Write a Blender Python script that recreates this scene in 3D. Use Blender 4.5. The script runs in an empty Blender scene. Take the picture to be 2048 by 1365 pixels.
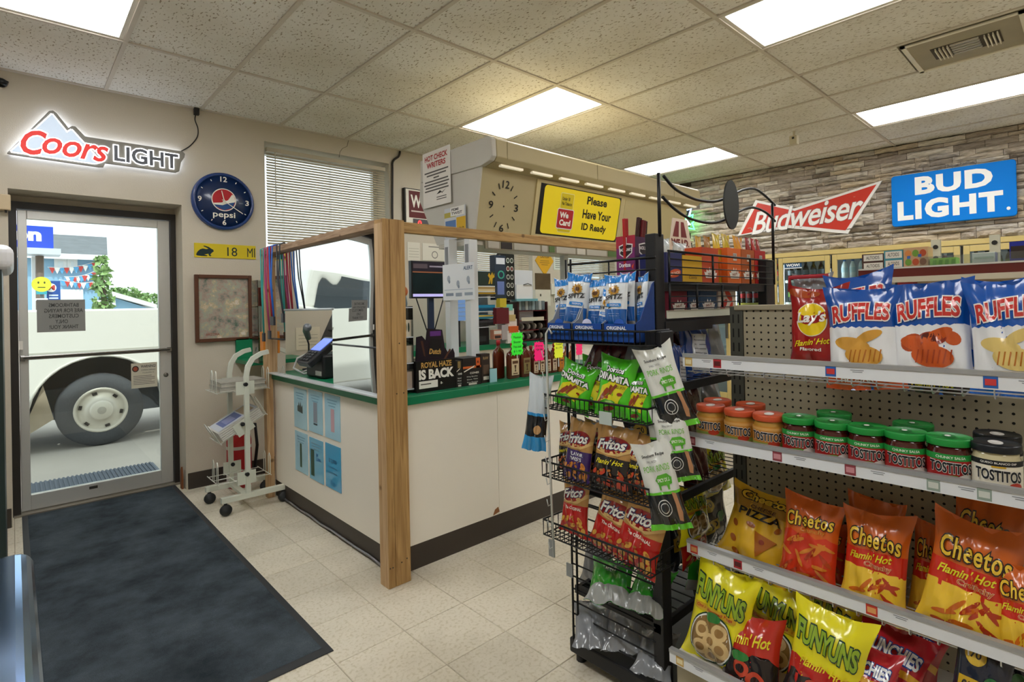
import bpy, bmesh, math, random
from mathutils import Vector, Matrix, noise
PI=math.pi
S=bpy.context.scene
COL=S.collection
# ------------------------------------------------------------------ camera
FPX,CYP,YAW,PITCH,ROLL,CAMH=1083.8,605.8,.826,.0047,-.0206,1.379
def _axes():
    f=Vector((math.cos(PITCH)*math.cos(YAW),math.cos(PITCH)*math.sin(YAW),math.sin(PITCH)))
    r=Vector((math.sin(YAW),-math.cos(YAW),0)); u=r.cross(f)
    c,s=math.cos(ROLL),math.sin(ROLL)
    return r*c+u*s, u*c-r*s, f
RX,UX,FX=_axes(); CO=Vector((0,0,CAMH))
cd=bpy.data.cameras.new('camera'); cam=bpy.data.objects.new('camera',cd); COL.objects.link(cam)
cam.matrix_world=Matrix(((RX.x,UX.x,-FX.x,CO.x),(RX.y,UX.y,-FX.y,CO.y),(RX.z,UX.z,-FX.z,CO.z),(0,0,0,1)))
cd.sensor_width=36; cd.lens=FPX/2048*36; cd.shift_y=-(682.5-CYP)/2048; cd.clip_start=.02; cd.clip_end=400
S.camera=cam
def ray(x,y): return FX+RX*((x-1024)/FPX)-UX*((y-CYP)/FPX)
def PXp(x,y,v): d=ray(x,y); return CO+d*((v-CO.x)/d.x)   # picture point on a plane X = v
def PYp(x,y,v): d=ray(x,y); return CO+d*((v-CO.y)/d.y)
def PZp(x,y,v): d=ray(x,y); return CO+d*((v-CO.z)/d.z)
# ------------------------------------------------------------------ view, sky, sun
S.view_settings.view_transform='Standard'; S.view_settings.look='None'
S.view_settings.exposure=0.72; S.view_settings.gamma=1; S.view_settings.use_curve_mapping=False
w=bpy.data.worlds.new('sky'); S.world=w; w.use_nodes=True
bgn=w.node_tree.nodes['Background']; bgn.inputs[0].default_value=(.93,.96,1,1); bgn.inputs[1].default_value=1.15
sl=bpy.data.lights.new('sun','SUN'); sl.energy=1.6; sl.angle=.02; sl.color=(1,.96,.9)
so=bpy.data.objects.new('sun',sl); COL.objects.link(so); so.rotation_euler=(math.radians(38),0,math.radians(-12))
LIGHT_E=8.0
S.cycles.diffuse_bounces=7; S.cycles.max_bounces=14; S.cycles.transparent_max_bounces=16
# ------------------------------------------------------------------ materials
def lin(c):
    if isinstance(c,str):
        c=c.lstrip('#'); c=[int(c[i:i+2],16)/255 for i in (0,2,4)]
    return tuple(x/12.92 if x<=.04045 else ((x+.055)/1.055)**2.4 for x in c[:3])+(1,)
MC={}
def M(col,rough=.5,metal=0.,spec=.5,emit=0,coat=0,alpha=1,trans=0,vary=0,vscale=8,bump=0,bscale=60,key=None,ior=1.45):
    k=key or (col,rough,metal,spec,emit,coat,alpha,trans,vary,vscale,bump,bscale)
    if k in MC: return MC[k]
    m=bpy.data.materials.new('mat_'+str(col).lstrip('#')); m.use_nodes=True
    nt=m.node_tree; b=nt.nodes['Principled BSDF']; c=lin(col)
    b.inputs['Base Color'].default_value=c; b.inputs['Roughness'].default_value=rough; b.inputs['Metallic'].default_value=metal
    b.inputs['Specular IOR Level'].default_value=spec; b.inputs['Coat Weight'].default_value=coat; b.inputs['IOR'].default_value=ior
    b.inputs['Coat Roughness'].default_value=.08
    if emit: b.inputs['Emission Color'].default_value=c; b.inputs['Emission Strength'].default_value=emit
    if alpha<1: b.inputs['Alpha'].default_value=alpha
    if trans: b.inputs['Transmission Weight'].default_value=trans
    if vary or bump:
        tc=nt.nodes.new('ShaderNodeTexCoord')
    if vary:
        n=nt.nodes.new('ShaderNodeTexNoise'); n.inputs['Scale'].default_value=vscale; n.inputs['Detail'].default_value=5
        nt.links.new(tc.outputs['Object'],n.inputs['Vector'])
        mx=nt.nodes.new('ShaderNodeMix'); mx.data_type='RGBA'
        mx.inputs['A'].default_value=tuple(x*(1-vary) for x in c[:3])+(1,); mx.inputs['B'].default_value=tuple(min(1,x*(1+vary)) for x in c[:3])+(1,)
        nt.links.new(n.outputs['Fac'],mx.inputs['Factor']); nt.links.new(mx.outputs['Result'],b.inputs['Base Color'])
    if bump:
        n=nt.nodes.new('ShaderNodeTexNoise'); n.inputs['Scale'].default_value=bscale; n.inputs['Detail'].default_value=3
        nt.links.new(tc.outputs['Object'],n.inputs['Vector'])
        bp=nt.nodes.new('ShaderNodeBump'); bp.inputs['Strength'].default_value=bump; bp.inputs['Distance'].default_value=.01
        nt.links.new(n.outputs['Fac'],bp.inputs['Height']); nt.links.new(bp.outputs['Normal'],b.inputs['Normal'])
    MC[k]=m; return m
def glassmat(name,tint='#ffffff',refl=1.0,rough=0.0):
    # thin pane: straight-through transparency with a Fresnel reflection
    if name in MC: return MC[name]
    m=bpy.data.materials.new(name); m.use_nodes=True; nt=m.node_tree; nt.nodes.clear()
    o=nt.nodes.new('ShaderNodeOutputMaterial'); t=nt.nodes.new('ShaderNodeBsdfTransparent'); t.inputs[0].default_value=lin(tint)
    g=nt.nodes.new('ShaderNodeBsdfGlossy'); g.inputs['Roughness'].default_value=rough
    f=nt.nodes.new('ShaderNodeFresnel'); f.inputs['IOR'].default_value=1.5
    k=nt.nodes.new('ShaderNodeMath'); k.operation='MULTIPLY'; k.inputs[1].default_value=refl; k.use_clamp=True
    mx=nt.nodes.new('ShaderNodeMixShader')
    nt.links.new(f.outputs[0],k.inputs[0]); nt.links.new(k.outputs[0],mx.inputs[0]); nt.links.new(t.outputs[0],mx.inputs[1]); nt.links.new(g.outputs[0],mx.inputs[2]); nt.links.new(mx.outputs[0],o.inputs[0])
    MC[name]=m; return m
def nodemat(name,fn,rough=.6,spec=.4,**kw):
    if name in MC: return MC[name]
    m=bpy.data.materials.new(name); m.use_nodes=True; nt=m.node_tree; b=nt.nodes['Principled BSDF']
    b.inputs['Roughness'].default_value=rough; b.inputs['Specular IOR Level'].default_value=spec
    fn(nt,b); MC[name]=m; return m
# ------------------------------------------------------------------ mesh builder
class MB:
    def __init__(s): s.v=[]; s.f=[]; s.m=[]; s.sm=[]
    def add(s,vs,fs,m=0,smooth=False):
        o=len(s.v); s.v+= [tuple(p) for p in vs]
        for f in fs: s.f.append([i+o for i in f]); s.m.append(m); s.sm.append(smooth)
        return s
    def box(s,x0,y0,z0,x1,y1,z1,m=0,T=None):
        vs=[Vector((x,y,z)) for z in (z0,z1) for y in (y0,y1) for x in (x0,x1)]
        if T: vs=[T@p for p in vs]
        return s.add(vs,[(0,2,3,1),(4,5,7,6),(0,1,5,4),(2,6,7,3),(0,4,6,2),(1,3,7,5)],m)
    def tube(s,pts,r,n=6,m=0,closed=False,smooth=True):
        pts=[Vector(p) for p in pts]; N=len(pts); vs=[]; prev=None
        for i,p in enumerate(pts):
            if closed: d=pts[(i+1)%N]-pts[i-1]
            else: d=pts[min(i+1,N-1)]-pts[max(i-1,0)]
            d.normalize()
            if prev is None:
                a=Vector((0,0,1)) if abs(d.z)<.9 else Vector((1,0,0)); x=d.cross(a).normalized()
            else:
                x=(prev-d*prev.dot(d)); x=x.normalized() if x.length>1e-6 else d.orthogonal().normalized()
            prev=x; y=d.cross(x)
            rr=r[i] if isinstance(r,(list,tuple)) else r
            for k in range(n):
                a=2*PI*(k+.5)/n; vs.append(p+x*(rr*math.cos(a))+y*(rr*math.sin(a)))
        fs=[]
        for i in range(N if closed else N-1):
            j=(i+1)%N
            for k in range(n): fs.append((i*n+k,i*n+(k+1)%n,j*n+(k+1)%n,j*n+k))
        if not closed: fs+= [tuple(range(n-1,-1,-1)),tuple((N-1)*n+k for k in range(n))]
        return s.add(vs,fs,m,smooth and n>4)
    def lathe(s,prof,n=20,m=0,T=None,cap=True,smooth=True):
        vs=[];fs=[]
        for (r,z) in prof:
            for k in range(n):
                a=2*PI*k/n; vs.append(Vector((r*math.cos(a),r*math.sin(a),z)))
        if T: vs=[T@p for p in vs]
        L=len(prof)
        for i in range(L-1):
            for k in range(n): fs.append((i*n+k,i*n+(k+1)%n,(i+1)*n+(k+1)%n,(i+1)*n+k))
        s.add(vs,fs,m,smooth)
        if cap:
            o=len(s.v)-len(vs)
            s.f.append([o+k for k in range(n-1,-1,-1)]); s.m.append(m); s.sm.append(False)
            s.f.append([o+(L-1)*n+k for k in range(n)]); s.m.append(m); s.sm.append(False)
        return s
    def prism(s,poly,fn,d0,d1,m=0,smooth=False):
        # poly: (a,b) counter-clockwise seen from the d1 side; fn(a,b,d) -> point
        n=len(poly)
        vs=[fn(a,b,d0) for a,b in poly]+[fn(a,b,d1) for a,b in poly]
        return s.add(vs,[tuple(range(n-1,-1,-1)),tuple(range(n,2*n))]+[(i,(i+1)%n,n+(i+1)%n,n+i) for i in range(n)],m,smooth)
    def build(s,name,mats,parent=None,loc=None,rot=None,bevel=0,seg=2,mesh_only=False):
        me=bpy.data.meshes.new(name); me.from_pydata([tuple(p) for p in s.v],[],s.f)
        for m in (mats if isinstance(mats,(list,tuple)) else [mats]): me.materials.append(m)
        me.polygons.foreach_set('material_index',s.m); me.polygons.foreach_set('use_smooth',s.sm); me.update()
        if mesh_only: return me
        o=ob(name,me,parent,loc,rot)
        if bevel:
            b=o.modifiers.new('bevel','BEVEL'); b.width=bevel; b.segments=seg; b.limit_method='ANGLE'; b.angle_limit=.6
        return o
def ob(name,me,parent=None,loc=None,rot=None):
    o=bpy.data.objects.new(name,me); COL.objects.link(o)
    if parent: o.parent=parent
    if loc is not None: o.location=loc
    if rot is not None: o.rotation_euler=rot
    return o
def tag(o,label,cat,group=None):
    o['label']=label; o['category']=cat
    if group: o['group']=group
    return o
def thing(name,label,cat,loc=(0,0,0),rot=(0,0,0),group=None): return tag(ob(name,None,None,loc,rot),label,cat,group)
def struct(o): o['kind']='structure'; return o
def copy_tree(o,parent=None):
    c=o.copy(); COL.objects.link(c); c.parent=parent
    for ch in list(o.children): copy_tree(ch,c)
    return c
def rrect(x0,y0,x1,y1,r,n=4):
    P=[]
    for cx,cy,a0 in ((x1-r,y1-r,0),(x0+r,y1-r,PI/2),(x0+r,y0+r,PI),(x1-r,y0+r,1.5*PI)):
        for k in range(n+1):
            a=a0+PI/2*k/n; P.append((cx+r*math.cos(a),cy+r*math.sin(a)))
    return P
def spl(P,n=5):
    P=[Vector(p) for p in P]; out=[]
    for i in range(len(P)-1):
        a,b,c,d=P[max(i-1,0)],P[i],P[i+1],P[min(i+2,len(P)-1)]
        for k in range(n):
            t=k/n; out.append(.5*((2*b)+(c-a)*t+(2*a-5*b+4*c-d)*t*t+(3*b-a-3*c+d)*t**3))
    return out+[P[-1]]
def wood(name,c0,c1,vert=True):
    def f(nt,b):
        g=nt.nodes.new('ShaderNodeNewGeometry'); mp=nt.nodes.new('ShaderNodeMapping'); mp.inputs['Scale'].default_value=(34,34,1.6) if vert else (3,3,40)
        nt.links.new(g.outputs['Position'],mp.inputs[0]); n=nt.nodes.new('ShaderNodeTexNoise'); n.inputs['Scale'].default_value=1.6; n.inputs['Detail'].default_value=6; n.inputs['Distortion'].default_value=1.2; nt.links.new(mp.outputs[0],n.inputs['Vector'])
        r=nt.nodes.new('ShaderNodeValToRGB'); r.color_ramp.elements[0].position=.3; r.color_ramp.elements[0].color=lin(c0); r.color_ramp.elements[1].position=.7; r.color_ramp.elements[1].color=lin(c1); nt.links.new(n.outputs['Fac'],r.inputs[0])
        v=nt.nodes.new('ShaderNodeTexVoronoi'); v.inputs['Scale'].default_value=5.5; nt.links.new(g.outputs['Position'],v.inputs['Vector'])
        lt=nt.nodes.new('ShaderNodeMapRange'); lt.inputs[1].default_value=.04; lt.inputs[2].default_value=.1; lt.inputs[3].default_value=.75; lt.inputs[4].default_value=0; nt.links.new(v.outputs['Distance'],lt.inputs[0])
        mx=nt.nodes.new('ShaderNodeMix'); mx.data_type='RGBA'; mx.inputs['B'].default_value=lin('#5a3d22'); nt.links.new(lt.outputs[0],mx.inputs['Factor']); nt.links.new(r.outputs[0],mx.inputs['A']); nt.links.new(mx.outputs['Result'],b.inputs['Base Color'])
    return nodemat(name,f,rough=.6)
def ell(cx,cy,rx,ry,n=24,rot=0):
    c,s=math.cos(rot),math.sin(rot)
    return [(cx+rx*math.cos(2*PI*k/n)*c-ry*math.sin(2*PI*k/n)*s, cy+rx*math.cos(2*PI*k/n)*s+ry*math.sin(2*PI*k/n)*c) for k in range(n)]
# ------------------------------------------------------------------ lettering and flat print
TC={}
def glyphs(txt,bold=0,shear=0,space=1,res=3):
    k=(txt,bold,shear,space)
    if k in TC: return TC[k]
    cu=bpy.data.curves.new('t','FONT'); cu.body=txt; cu.offset=bold; cu.shear=shear; cu.space_character=space; cu.resolution_u=res; cu.fill_mode='FRONT'
    o=bpy.data.objects.new('t',cu); COL.objects.link(o)
    dg=bpy.context.evaluated_depsgraph_get(); me=o.evaluated_get(dg).to_mesh()
    vs=[(v.co.x,v.co.y) for v in me.vertices]; fs=[list(p.vertices) for p in me.polygons]
    o.evaluated_get(dg).to_mesh_clear(); bpy.data.objects.remove(o); bpy.data.curves.remove(cu)
    TC[k]=(vs,fs); return TC[k]
class Ink:
    """flat print collected in (u,v) metres, then laid on a surface"""
    def __init__(s): s.it=[]; s.mats=[]
    def mi(s,m):
        if isinstance(m,str): m=M(m,.45)
        if m not in s.mats: s.mats.append(m)
        return s.mats.index(m)
    def poly(s,P,m,layer=1): s.it.append((list(P),[list(range(len(P)))],s.mi(m),layer)); return s
    def rect(s,x0,y0,x1,y1,m,layer=1): return s.poly([(x0,y0),(x1,y0),(x1,y1),(x0,y1)],m,layer)
    def ell(s,cx,cy,rx,ry,m,layer=1,n=22,rot=0): return s.poly(ell(cx,cy,rx,ry,n,rot),m,layer)
    def text(s,txt,cx,cy,w,h,m,layer=2,bold=0,shear=0,space=1,rot=0,arch=0,mirror=False,outline=None,ob_=.05,slope=0):
        vs,fs=glyphs(txt,bold,shear,space)
        if not vs: return s
        bx0=min(p[0] for p in vs);bx1=max(p[0] for p in vs);by0=min(p[1] for p in vs);by1=max(p[1] for p in vs)
        sx=w/(bx1-bx0); sy=(h/(by1-by0)) if h else sx
        mx,my=(bx0+bx1)/2,(by0+by1)/2; c,sn=math.cos(rot),math.sin(rot)
        def tr(p):
            x=(p[0]-mx)*sx; y=(p[1]-my)*sy
            if mirror: x=-x
            y+=arch*(1-(2*x/w)**2)+slope*x
            return (cx+x*c-y*sn, cy+x*sn+y*c)
        if outline:
            v2,f2=glyphs(txt,bold+ob_,shear,space); s.it.append(([tr(p) for p in v2],f2,s.mi(outline),layer)); layer+=1
        s.it.append(([tr(p) for p in vs],fs,s.mi(m),layer)); return s
    def lay(s,name,fn,parent=None,cut=None,loc=None,rot=None,step=.0006,mesh_only=False):
        bm=bmesh.new()
        for P,F,mi,l in s.it:
            b2=bmesh.new(); vv=[b2.verts.new((p[0],p[1],0)) for p in P]
            for f in F:
                try: b2.faces.new([vv[i] for i in f]).material_index=mi
                except ValueError: pass
            if cut:
                if len(F)==1 and len(P)>4: bmesh.ops.triangulate(b2,faces=b2.faces[:])
                for ax in (0,1):
                    lo=min(p[ax] for p in P); hi=max(p[ax] for p in P); k=math.floor(lo/cut)+1
                    while k*cut<hi:
                        n=(1,0,0) if ax==0 else (0,1,0); co=(k*cut,0,0) if ax==0 else (0,k*cut,0)
                        bmesh.ops.bisect_plane(b2,geom=b2.verts[:]+b2.edges[:]+b2.faces[:],plane_co=co,plane_no=n); k+=1
            for v in b2.verts: v.co.z=l*step
            me=bpy.data.meshes.new('x'); b2.to_mesh(me); b2.free(); bm.from_mesh(me); bpy.data.meshes.remove(me)
        for v in bm.verts: v.co=Vector(fn(v.co.x,v.co.y,v.co.z))
        bmesh.ops.recalc_face_normals(bm,faces=[]) 
        me=bpy.data.meshes.new(name); bm.to_mesh(me); bm.free()
        for m in s.mats: me.materials.append(m)
        if mesh_only: return me
        return ob(name,me,parent,loc,rot)
# local frames for printed faces: d = distance off the surface
def onY(y,sgn=-1): return lambda a,b,d: (a,y+sgn*d,b)       # a = X, b = Z, faces -Y
def onX(x): return lambda a,b,d: (x-d,-a,b)                 # faces -X ; a = -Y
# ================================================================== the room
CE=2.984; WA=4.82; XL=-1.7; YN=-2.7
SO=(6.75,3.69,0); SROT=(0,0,math.atan2(-.99704,.07693))
SM=Matrix.Translation(SO)@Matrix.Rotation(SROT[2],4,'Z')
def swall(s,off,z): return SM@Vector((s,-off,z))
# --- floor: one-foot vinyl tiles
def tile_nodes(nt,b):
    tc=nt.nodes.new('ShaderNodeTexCoord'); oi=nt.nodes.new('ShaderNodeObjectInfo')
    g=nt.nodes.new('ShaderNodeNewGeometry')
    n=nt.nodes.new('ShaderNodeTexNoise'); n.inputs['Scale'].default_value=70; n.inputs['Detail'].default_value=6
    n2=nt.nodes.new('ShaderNodeTexNoise'); n2.inputs['Scale'].default_value=2.2; n2.inputs['Detail'].default_value=5
    nt.links.new(g.outputs['Position'],n.inputs['Vector']); nt.links.new(g.outputs['Position'],n2.inputs['Vector'])
    r=nt.nodes.new('ShaderNodeValToRGB'); r.color_ramp.elements[0].position=.34; r.color_ramp.elements[0].color=lin('#cdc3aa'); r.color_ramp.elements[1].position=.50; r.color_ramp.elements[1].color=lin('#e0d8c6')
    nt.links.new(n.outputs['Fac'],r.inputs[0])
    r2=nt.nodes.new('ShaderNodeValToRGB'); r2.color_ramp.elements[0].position=.33; r2.color_ramp.elements[0].color=(.62,.6,.55,1); r2.color_ramp.elements[1].position=.58; r2.color_ramp.elements[1].color=(1,1,1,1)
    nt.links.new(n2.outputs['Fac'],r2.inputs[0])
    m1=nt.nodes.new('ShaderNodeMix'); m1.data_type='RGBA'; m1.blend_type='MULTIPLY'; m1.inputs['Factor'].default_value=.55
    nt.links.new(r.outputs[0],m1.inputs['A']); nt.links.new(r2.outputs[0],m1.inputs['B'])
    hs=nt.nodes.new('ShaderNodeHueSaturation'); mr=nt.nodes.new('ShaderNodeMapRange'); mr.inputs[3].default_value=.93; mr.inputs[4].default_value=1.05
    nt.links.new(oi.outputs['Random'],mr.inputs[0]); nt.links.new(mr.outputs[0],hs.inputs['Value']); nt.links.new(m1.outputs['Result'],hs.inputs['Color']); nt.links.new(hs.outputs[0],b.inputs['Base Color'])
    mr2=nt.nodes.new('ShaderNodeMapRange'); mr2.inputs[3].default_value=.28; mr2.inputs[4].default_value=.5; nt.links.new(n2.outputs['Fac'],mr2.inputs[0]); nt.links.new(mr2.outputs[0],b.inputs['Roughness'])
tilemat=nodemat('floor_tile',tile_nodes,spec=.45)
fl=struct(MB().box(XL,YN,-.06,7.6,5.15,-.0035).build('floor',M('#a89d86',.6,vary=.15)))
def tilemesh(w,h):
    m=MB(); g=.0011; z=0; b=.0016
    m.add([(g,g,-.003),(w-g,g,-.003),(w-g,h-g,-.003),(g,h-g,-.003),(g+b,g+b,z),(w-g-b,g+b,z),(w-g-b,h-g-b,z),(g+b,h-g-b,z)],[(4,5,6,7),(0,1,5,4),(1,2,6,5),(2,3,7,6),(3,0,4,7)])
    return m.build('tile',tilemat,mesh_only=True)
TM=tilemesh(.3048,.3048); TH=tilemesh(.3048,.12)
tx0,ty0=1.213,2.337
for i in range(-6,9):
    for j in range(-7,9):
        x,y=tx0+i*.3048,ty0+j*.3048
        if y>4.82: continue
        d=Vector((x+.15,y+.15,0))-CO; wz=d.dot(FX)
        if wz<.2: continue
        px=1024+FPX*d.dot(RX)/wz
        if px<-700 or px>1900: continue
        if x>1.46 and y>2.5: continue
        ob('tile',TM,fl,(x,y,0))
# --- walls
wallmat=M('#cdc4b3',.85,vary=.06,vscale=1.5,bump=.15,bscale=140)
DX0,DX1,DZ=-.014,.975,2.212; W1=(1.6,2.8); W2=(3.62,4.81); W3=(5.48,6.6); WZ0,WZ1=1.47,2.828
def wall_open(x0,x1,ops,y0,y1,top):
    m=MB(); x=x0
    for a,b,z0,z1 in ops:
        m.box(x,y0,-.05,a,y1,top)
        if z0>0: m.box(a,y0,-.05,b,y1,z0)
        m.box(a,y0,z1,b,y1,top); x=b
    m.box(x,y0,-.05,x1,y1,top); return m
wl=struct(wall_open(XL-.3,7.3,[(DX0,DX1,0,DZ),(*W1,WZ0,WZ1),(*W2,WZ0,WZ1),(*W3,WZ0,WZ1)],WA,WA+.36,3.3).box(DX0,WA+.27,2.165,DX1,WA+.34,DZ+.01).build('wall_left',wallmat))
struct(MB().box(XL-.3,YN-.3,-.05,XL,WA,3.3).build('wall_near',wallmat))
struct(MB().box(XL,YN-.3,-.05,7.9,YN,3.3).build('wall_back',wallmat))
wr=struct(ob('wall_right',MB().box(-1.3,0,1.9,7,.3,3.3).box(-1.3,0,-.05,-.66,.3,1.9).box(4.0,0,-.05,7,.3,1.9).box(-.66,.75,-.05,4.0,.9,1.9).build('w',M('#4d453b',.9,vary=.2),mesh_only=True),None,SO,SROT))
# hairline crack above the window
cr=[PYp(*p,WA-.001) for p in ((697,281),(694,293),(685,297),(680,304),(678,315))]
MB().tube(cr,.0022,4).build('crack',M('#4b4237',.9),wl)
# baseboards
bbm=M('#3a332c',.5,vary=.25,vscale=3)
struct(MB().box(.985,WA-.008,0,1.72,WA,.125).box(XL,WA-.008,0,-.02,WA,.125).build('baseboard_left',bbm,bevel=.003))
# --- stacked stone veneer on the right-hand wall
def stone_nodes(nt,b):
    tc=nt.nodes.new('ShaderNodeTexCoord'); oi=nt.nodes.new('ShaderNodeObjectInfo'); g=nt.nodes.new('ShaderNodeNewGeometry')
    r=nt.nodes.new('ShaderNodeValToRGB'); cr_=r.color_ramp; cr_.elements[0].color=lin('#8f8478'); cr_.elements[1].color=lin('#efe8da')
    for p,c in ((.2,'#cfc4b4'),(.45,'#b8ada2'),(.6,'#d8c8ae'),(.8,'#cfc9c0')): e=cr_.elements.new(p); e.color=lin(c)
    nt.links.new(oi.outputs['Random'],r.inputs[0])
    mp=nt.nodes.new('ShaderNodeMapping'); mp.inputs['Scale'].default_value=(2,2,9)
    n=nt.nodes.new('ShaderNodeTexNoise'); n.inputs['Scale'].default_value=5; n.inputs['Detail'].default_value=8; n.inputs['Roughness'].default_value=.7
    nt.links.new(g.outputs['Position'],mp.inputs[0]); nt.links.new(mp.outputs[0],n.inputs['Vector'])
    r2=nt.nodes.new('ShaderNodeValToRGB'); r2.color_ramp.elements[0].position=.3; r2.color_ramp.elements[0].color=(.36,.33,.30,1); r2.color_ramp.elements[1].position=.56; r2.color_ramp.elements[1].color=(1,1,1,1)
    nt.links.new(n.outputs['Fac'],r2.inputs[0])
    m1=nt.nodes.new('ShaderNodeMix'); m1.data_type='RGBA'; m1.blend_type='MULTIPLY'; m1.inputs['Factor'].default_value=.75
    nt.links.new(r.outputs[0],m1.inputs['A']); nt.links.new(r2.outputs[0],m1.inputs['B']); nt.links.new(m1.outputs['Result'],b.inputs['Base Color'])
    bp=nt.nodes.new('ShaderNodeBump'); bp.inputs['Strength'].default_value=.7; bp.inputs['Distance'].default_value=.02
    nt.links.new(n.outputs['Fac'],bp.inputs['Height']); nt.links.new(bp.outputs['Normal'],b.inputs['Normal'])
stonemat=nodemat('stacked_stone',stone_nodes,rough=.9,spec=.15)
rs=random.Random(5)
def stonemesh(k):
    r=random.Random(k); nx,nz=6,3; vs=[];fs=[]; m=MB()
    for j in range(nz+1):
        for i in range(nx+1):
            e=(i in (0,nx)) or (j in (0,nz))
            d=.55+.45*r.random() if not e else .08+.25*r.random()
            vs.append(((i/nx)+(0 if not e else (r.random()-.5)*.01),-d,j/nz+(0 if i in(0,nx) else (r.random()-.5)*.10)))
    o=len(vs)
    vs+=[(0,0,0),(1,0,0),(1,0,1),(0,0,1)]
    for j in range(nz):
        for i in range(nx):
            a=j*(nx+1)+i; fs.append((a,a+1,a+nx+2,a+nx+1))
    T=nz*(nx+1)
    fs+=[tuple([o]+[o+1]+list(range(nx,-1,-1))),tuple([o+2,o+3]+list(range(T,T+nx+1))),tuple([o+3,o]+[j*(nx+1) for j in range(nz+1)]),tuple([o+1,o+2]+[j*(nx+1)+nx for j in range(nz,-1,-1)])]
    return m.add(vs,fs).build('stone',stonemat,mesh_only=True)
SMS=[stonemesh(k) for k in range(12)]
def covered(s0,s1,z0,z1): return (s0>2.4 and s1<3.0 and z0>2.25 and z1<2.52) or (s1<-.02)
cand=[]; z=1.94
while z<CE-.005:
    h=rs.choice((.04,.05,.058,.066,.075)); h=min(h,CE-z)
    if CE-(z+h)<.02: h=CE-z
    s=-.6-rs.random()*.2
    while s<4.5:
        L=rs.choice((.12,.18,.24,.3,.38)); 
        if not covered(s,s+L,z,z+h): cand.append((s,z,L,h,.02+.06*rs.random()))
        s+=L
    z+=h
cand=[c for c in cand if c[0]+c[2]>.0]
cand.sort(key=lambda c:-c[2]*c[3]); 
for k,(s,z,L,h,d) in enumerate(cand[:300]):
    o=ob('stone',SMS[k%12],wr,(s+.002,0,z+.0025)); o.scale=(L-.004,d,h-.005)
if cand[300:]:
    mb=MB()
    for k,(s,z,L,h,d) in enumerate(cand[300:]):
        me=SMS[k%12]; mb.add([(s+.001+v.co.x*(L-.002),v.co.y*d,z+.001+v.co.z*(h-.002)) for v in me.vertices],[list(p.vertices) for p in me.polygons])
    o=mb.build('small_stones',stonemat,wr); o['kind']='stuff'
# --- ceiling: lay-in panels in a T-bar grid
def panel_nodes(nt,b):
    tc=nt.nodes.new('ShaderNodeTexCoord'); g=nt.nodes.new('ShaderNodeNewGeometry'); oi=nt.nodes.new('ShaderNodeObjectInfo')
    mp=nt.nodes.new('ShaderNodeMapping'); mp.inputs['Scale'].default_value=(1,.45,1); mp.inputs['Rotation'].default_value=(0,0,.5)
    nt.links.new(g.outputs['Position'],mp.inputs[0])
    n=nt.nodes.new('ShaderNodeTexNoise'); n.inputs['Scale'].default_value=85; n.inputs['Detail'].default_value=2; nt.links.new(mp.outputs[0],n.inputs['Vector'])
    r=nt.nodes.new('ShaderNodeValToRGB'); r.color_ramp.elements[0].position=.335; r.color_ramp.elements[0].color=lin('#b0a692'); r.color_ramp.elements[1].position=.40; r.color_ramp.elements[1].color=lin('#f3f1ea')
    nt.links.new(n.outputs['Fac'],r.inputs[0])
    n2=nt.nodes.new('ShaderNodeTexNoise'); n2.inputs['Scale'].default_value=1.3; n2.inputs['Detail'].default_value=4; nt.links.new(g.outputs['Position'],n2.inputs['Vector'])
    r2=nt.nodes.new('ShaderNodeValToRGB'); r2.color_ramp.elements[0].position=.3; r2.color_ramp.elements[0].color=lin('#e6e1d6'); r2.color_ramp.elements[1].position=.6; r2.color_ramp.elements[1].color=(1,1,1,1)
    nt.links.new(n2.outputs['Fac'],r2.inputs[0])
    m1=nt.nodes.new('ShaderNodeMix'); m1.data_type='RGBA'; m1.blend_type='MULTIPLY'; m1.inputs['Factor'].default_value=.8
    nt.links.new(r.outputs[0],m1.inputs['A']); nt.links.new(r2.outputs[0],m1.inputs['B']); nt.links.new(m1.outputs['Result'],b.inputs['Base Color'])
    bp=nt.nodes.new('ShaderNodeBump'); bp.inputs['Strength'].default_value=.35; bp.inputs['Distance'].default_value=.004
    nt.links.new(r.outputs[0],bp.inputs['Height']); nt.links.new(bp.outputs['Normal'],b.inputs['Normal'])
panelmat=nodemat('acoustic_panel',panel_nodes,rough=.95,spec=.1)
ce=struct(MB().box(XL,YN,CE+.05,7.6,WA,CE+.3).build('ceiling',M('#cfc8b8',.9,vary=.05)))
gx=[.511+.6096*i for i in range(-4,12)]; gy=[3.8855-1.2192*j for j in range(-1,6)]
tb=MB()
for x in gx: tb.box(x-.012,YN,CE-.002,x+.012,WA,CE+.012)
for y in gy: tb.box(XL,y-.012,CE-.003,7.5,y+.012,CE+.012)
tb.box(XL,WA-.02,CE-.004,7.3,WA,CE+.012)
tb.build('ceiling_grid',M('#d2cabb',.5,vary=.05),ce)
PM=MB().box(0,0,0,.5836,1.1932,.015).build('ceiling_panel',panelmat,mesh_only=True)
LIGHTS=[(-1,0),(4,0),(4,2),(8,2),(8,0),(-1,2),(-1,4),(4,4),(8,4)]  # includes unseen panels added out of frame for even lighting
VENT=(6,2)
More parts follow.
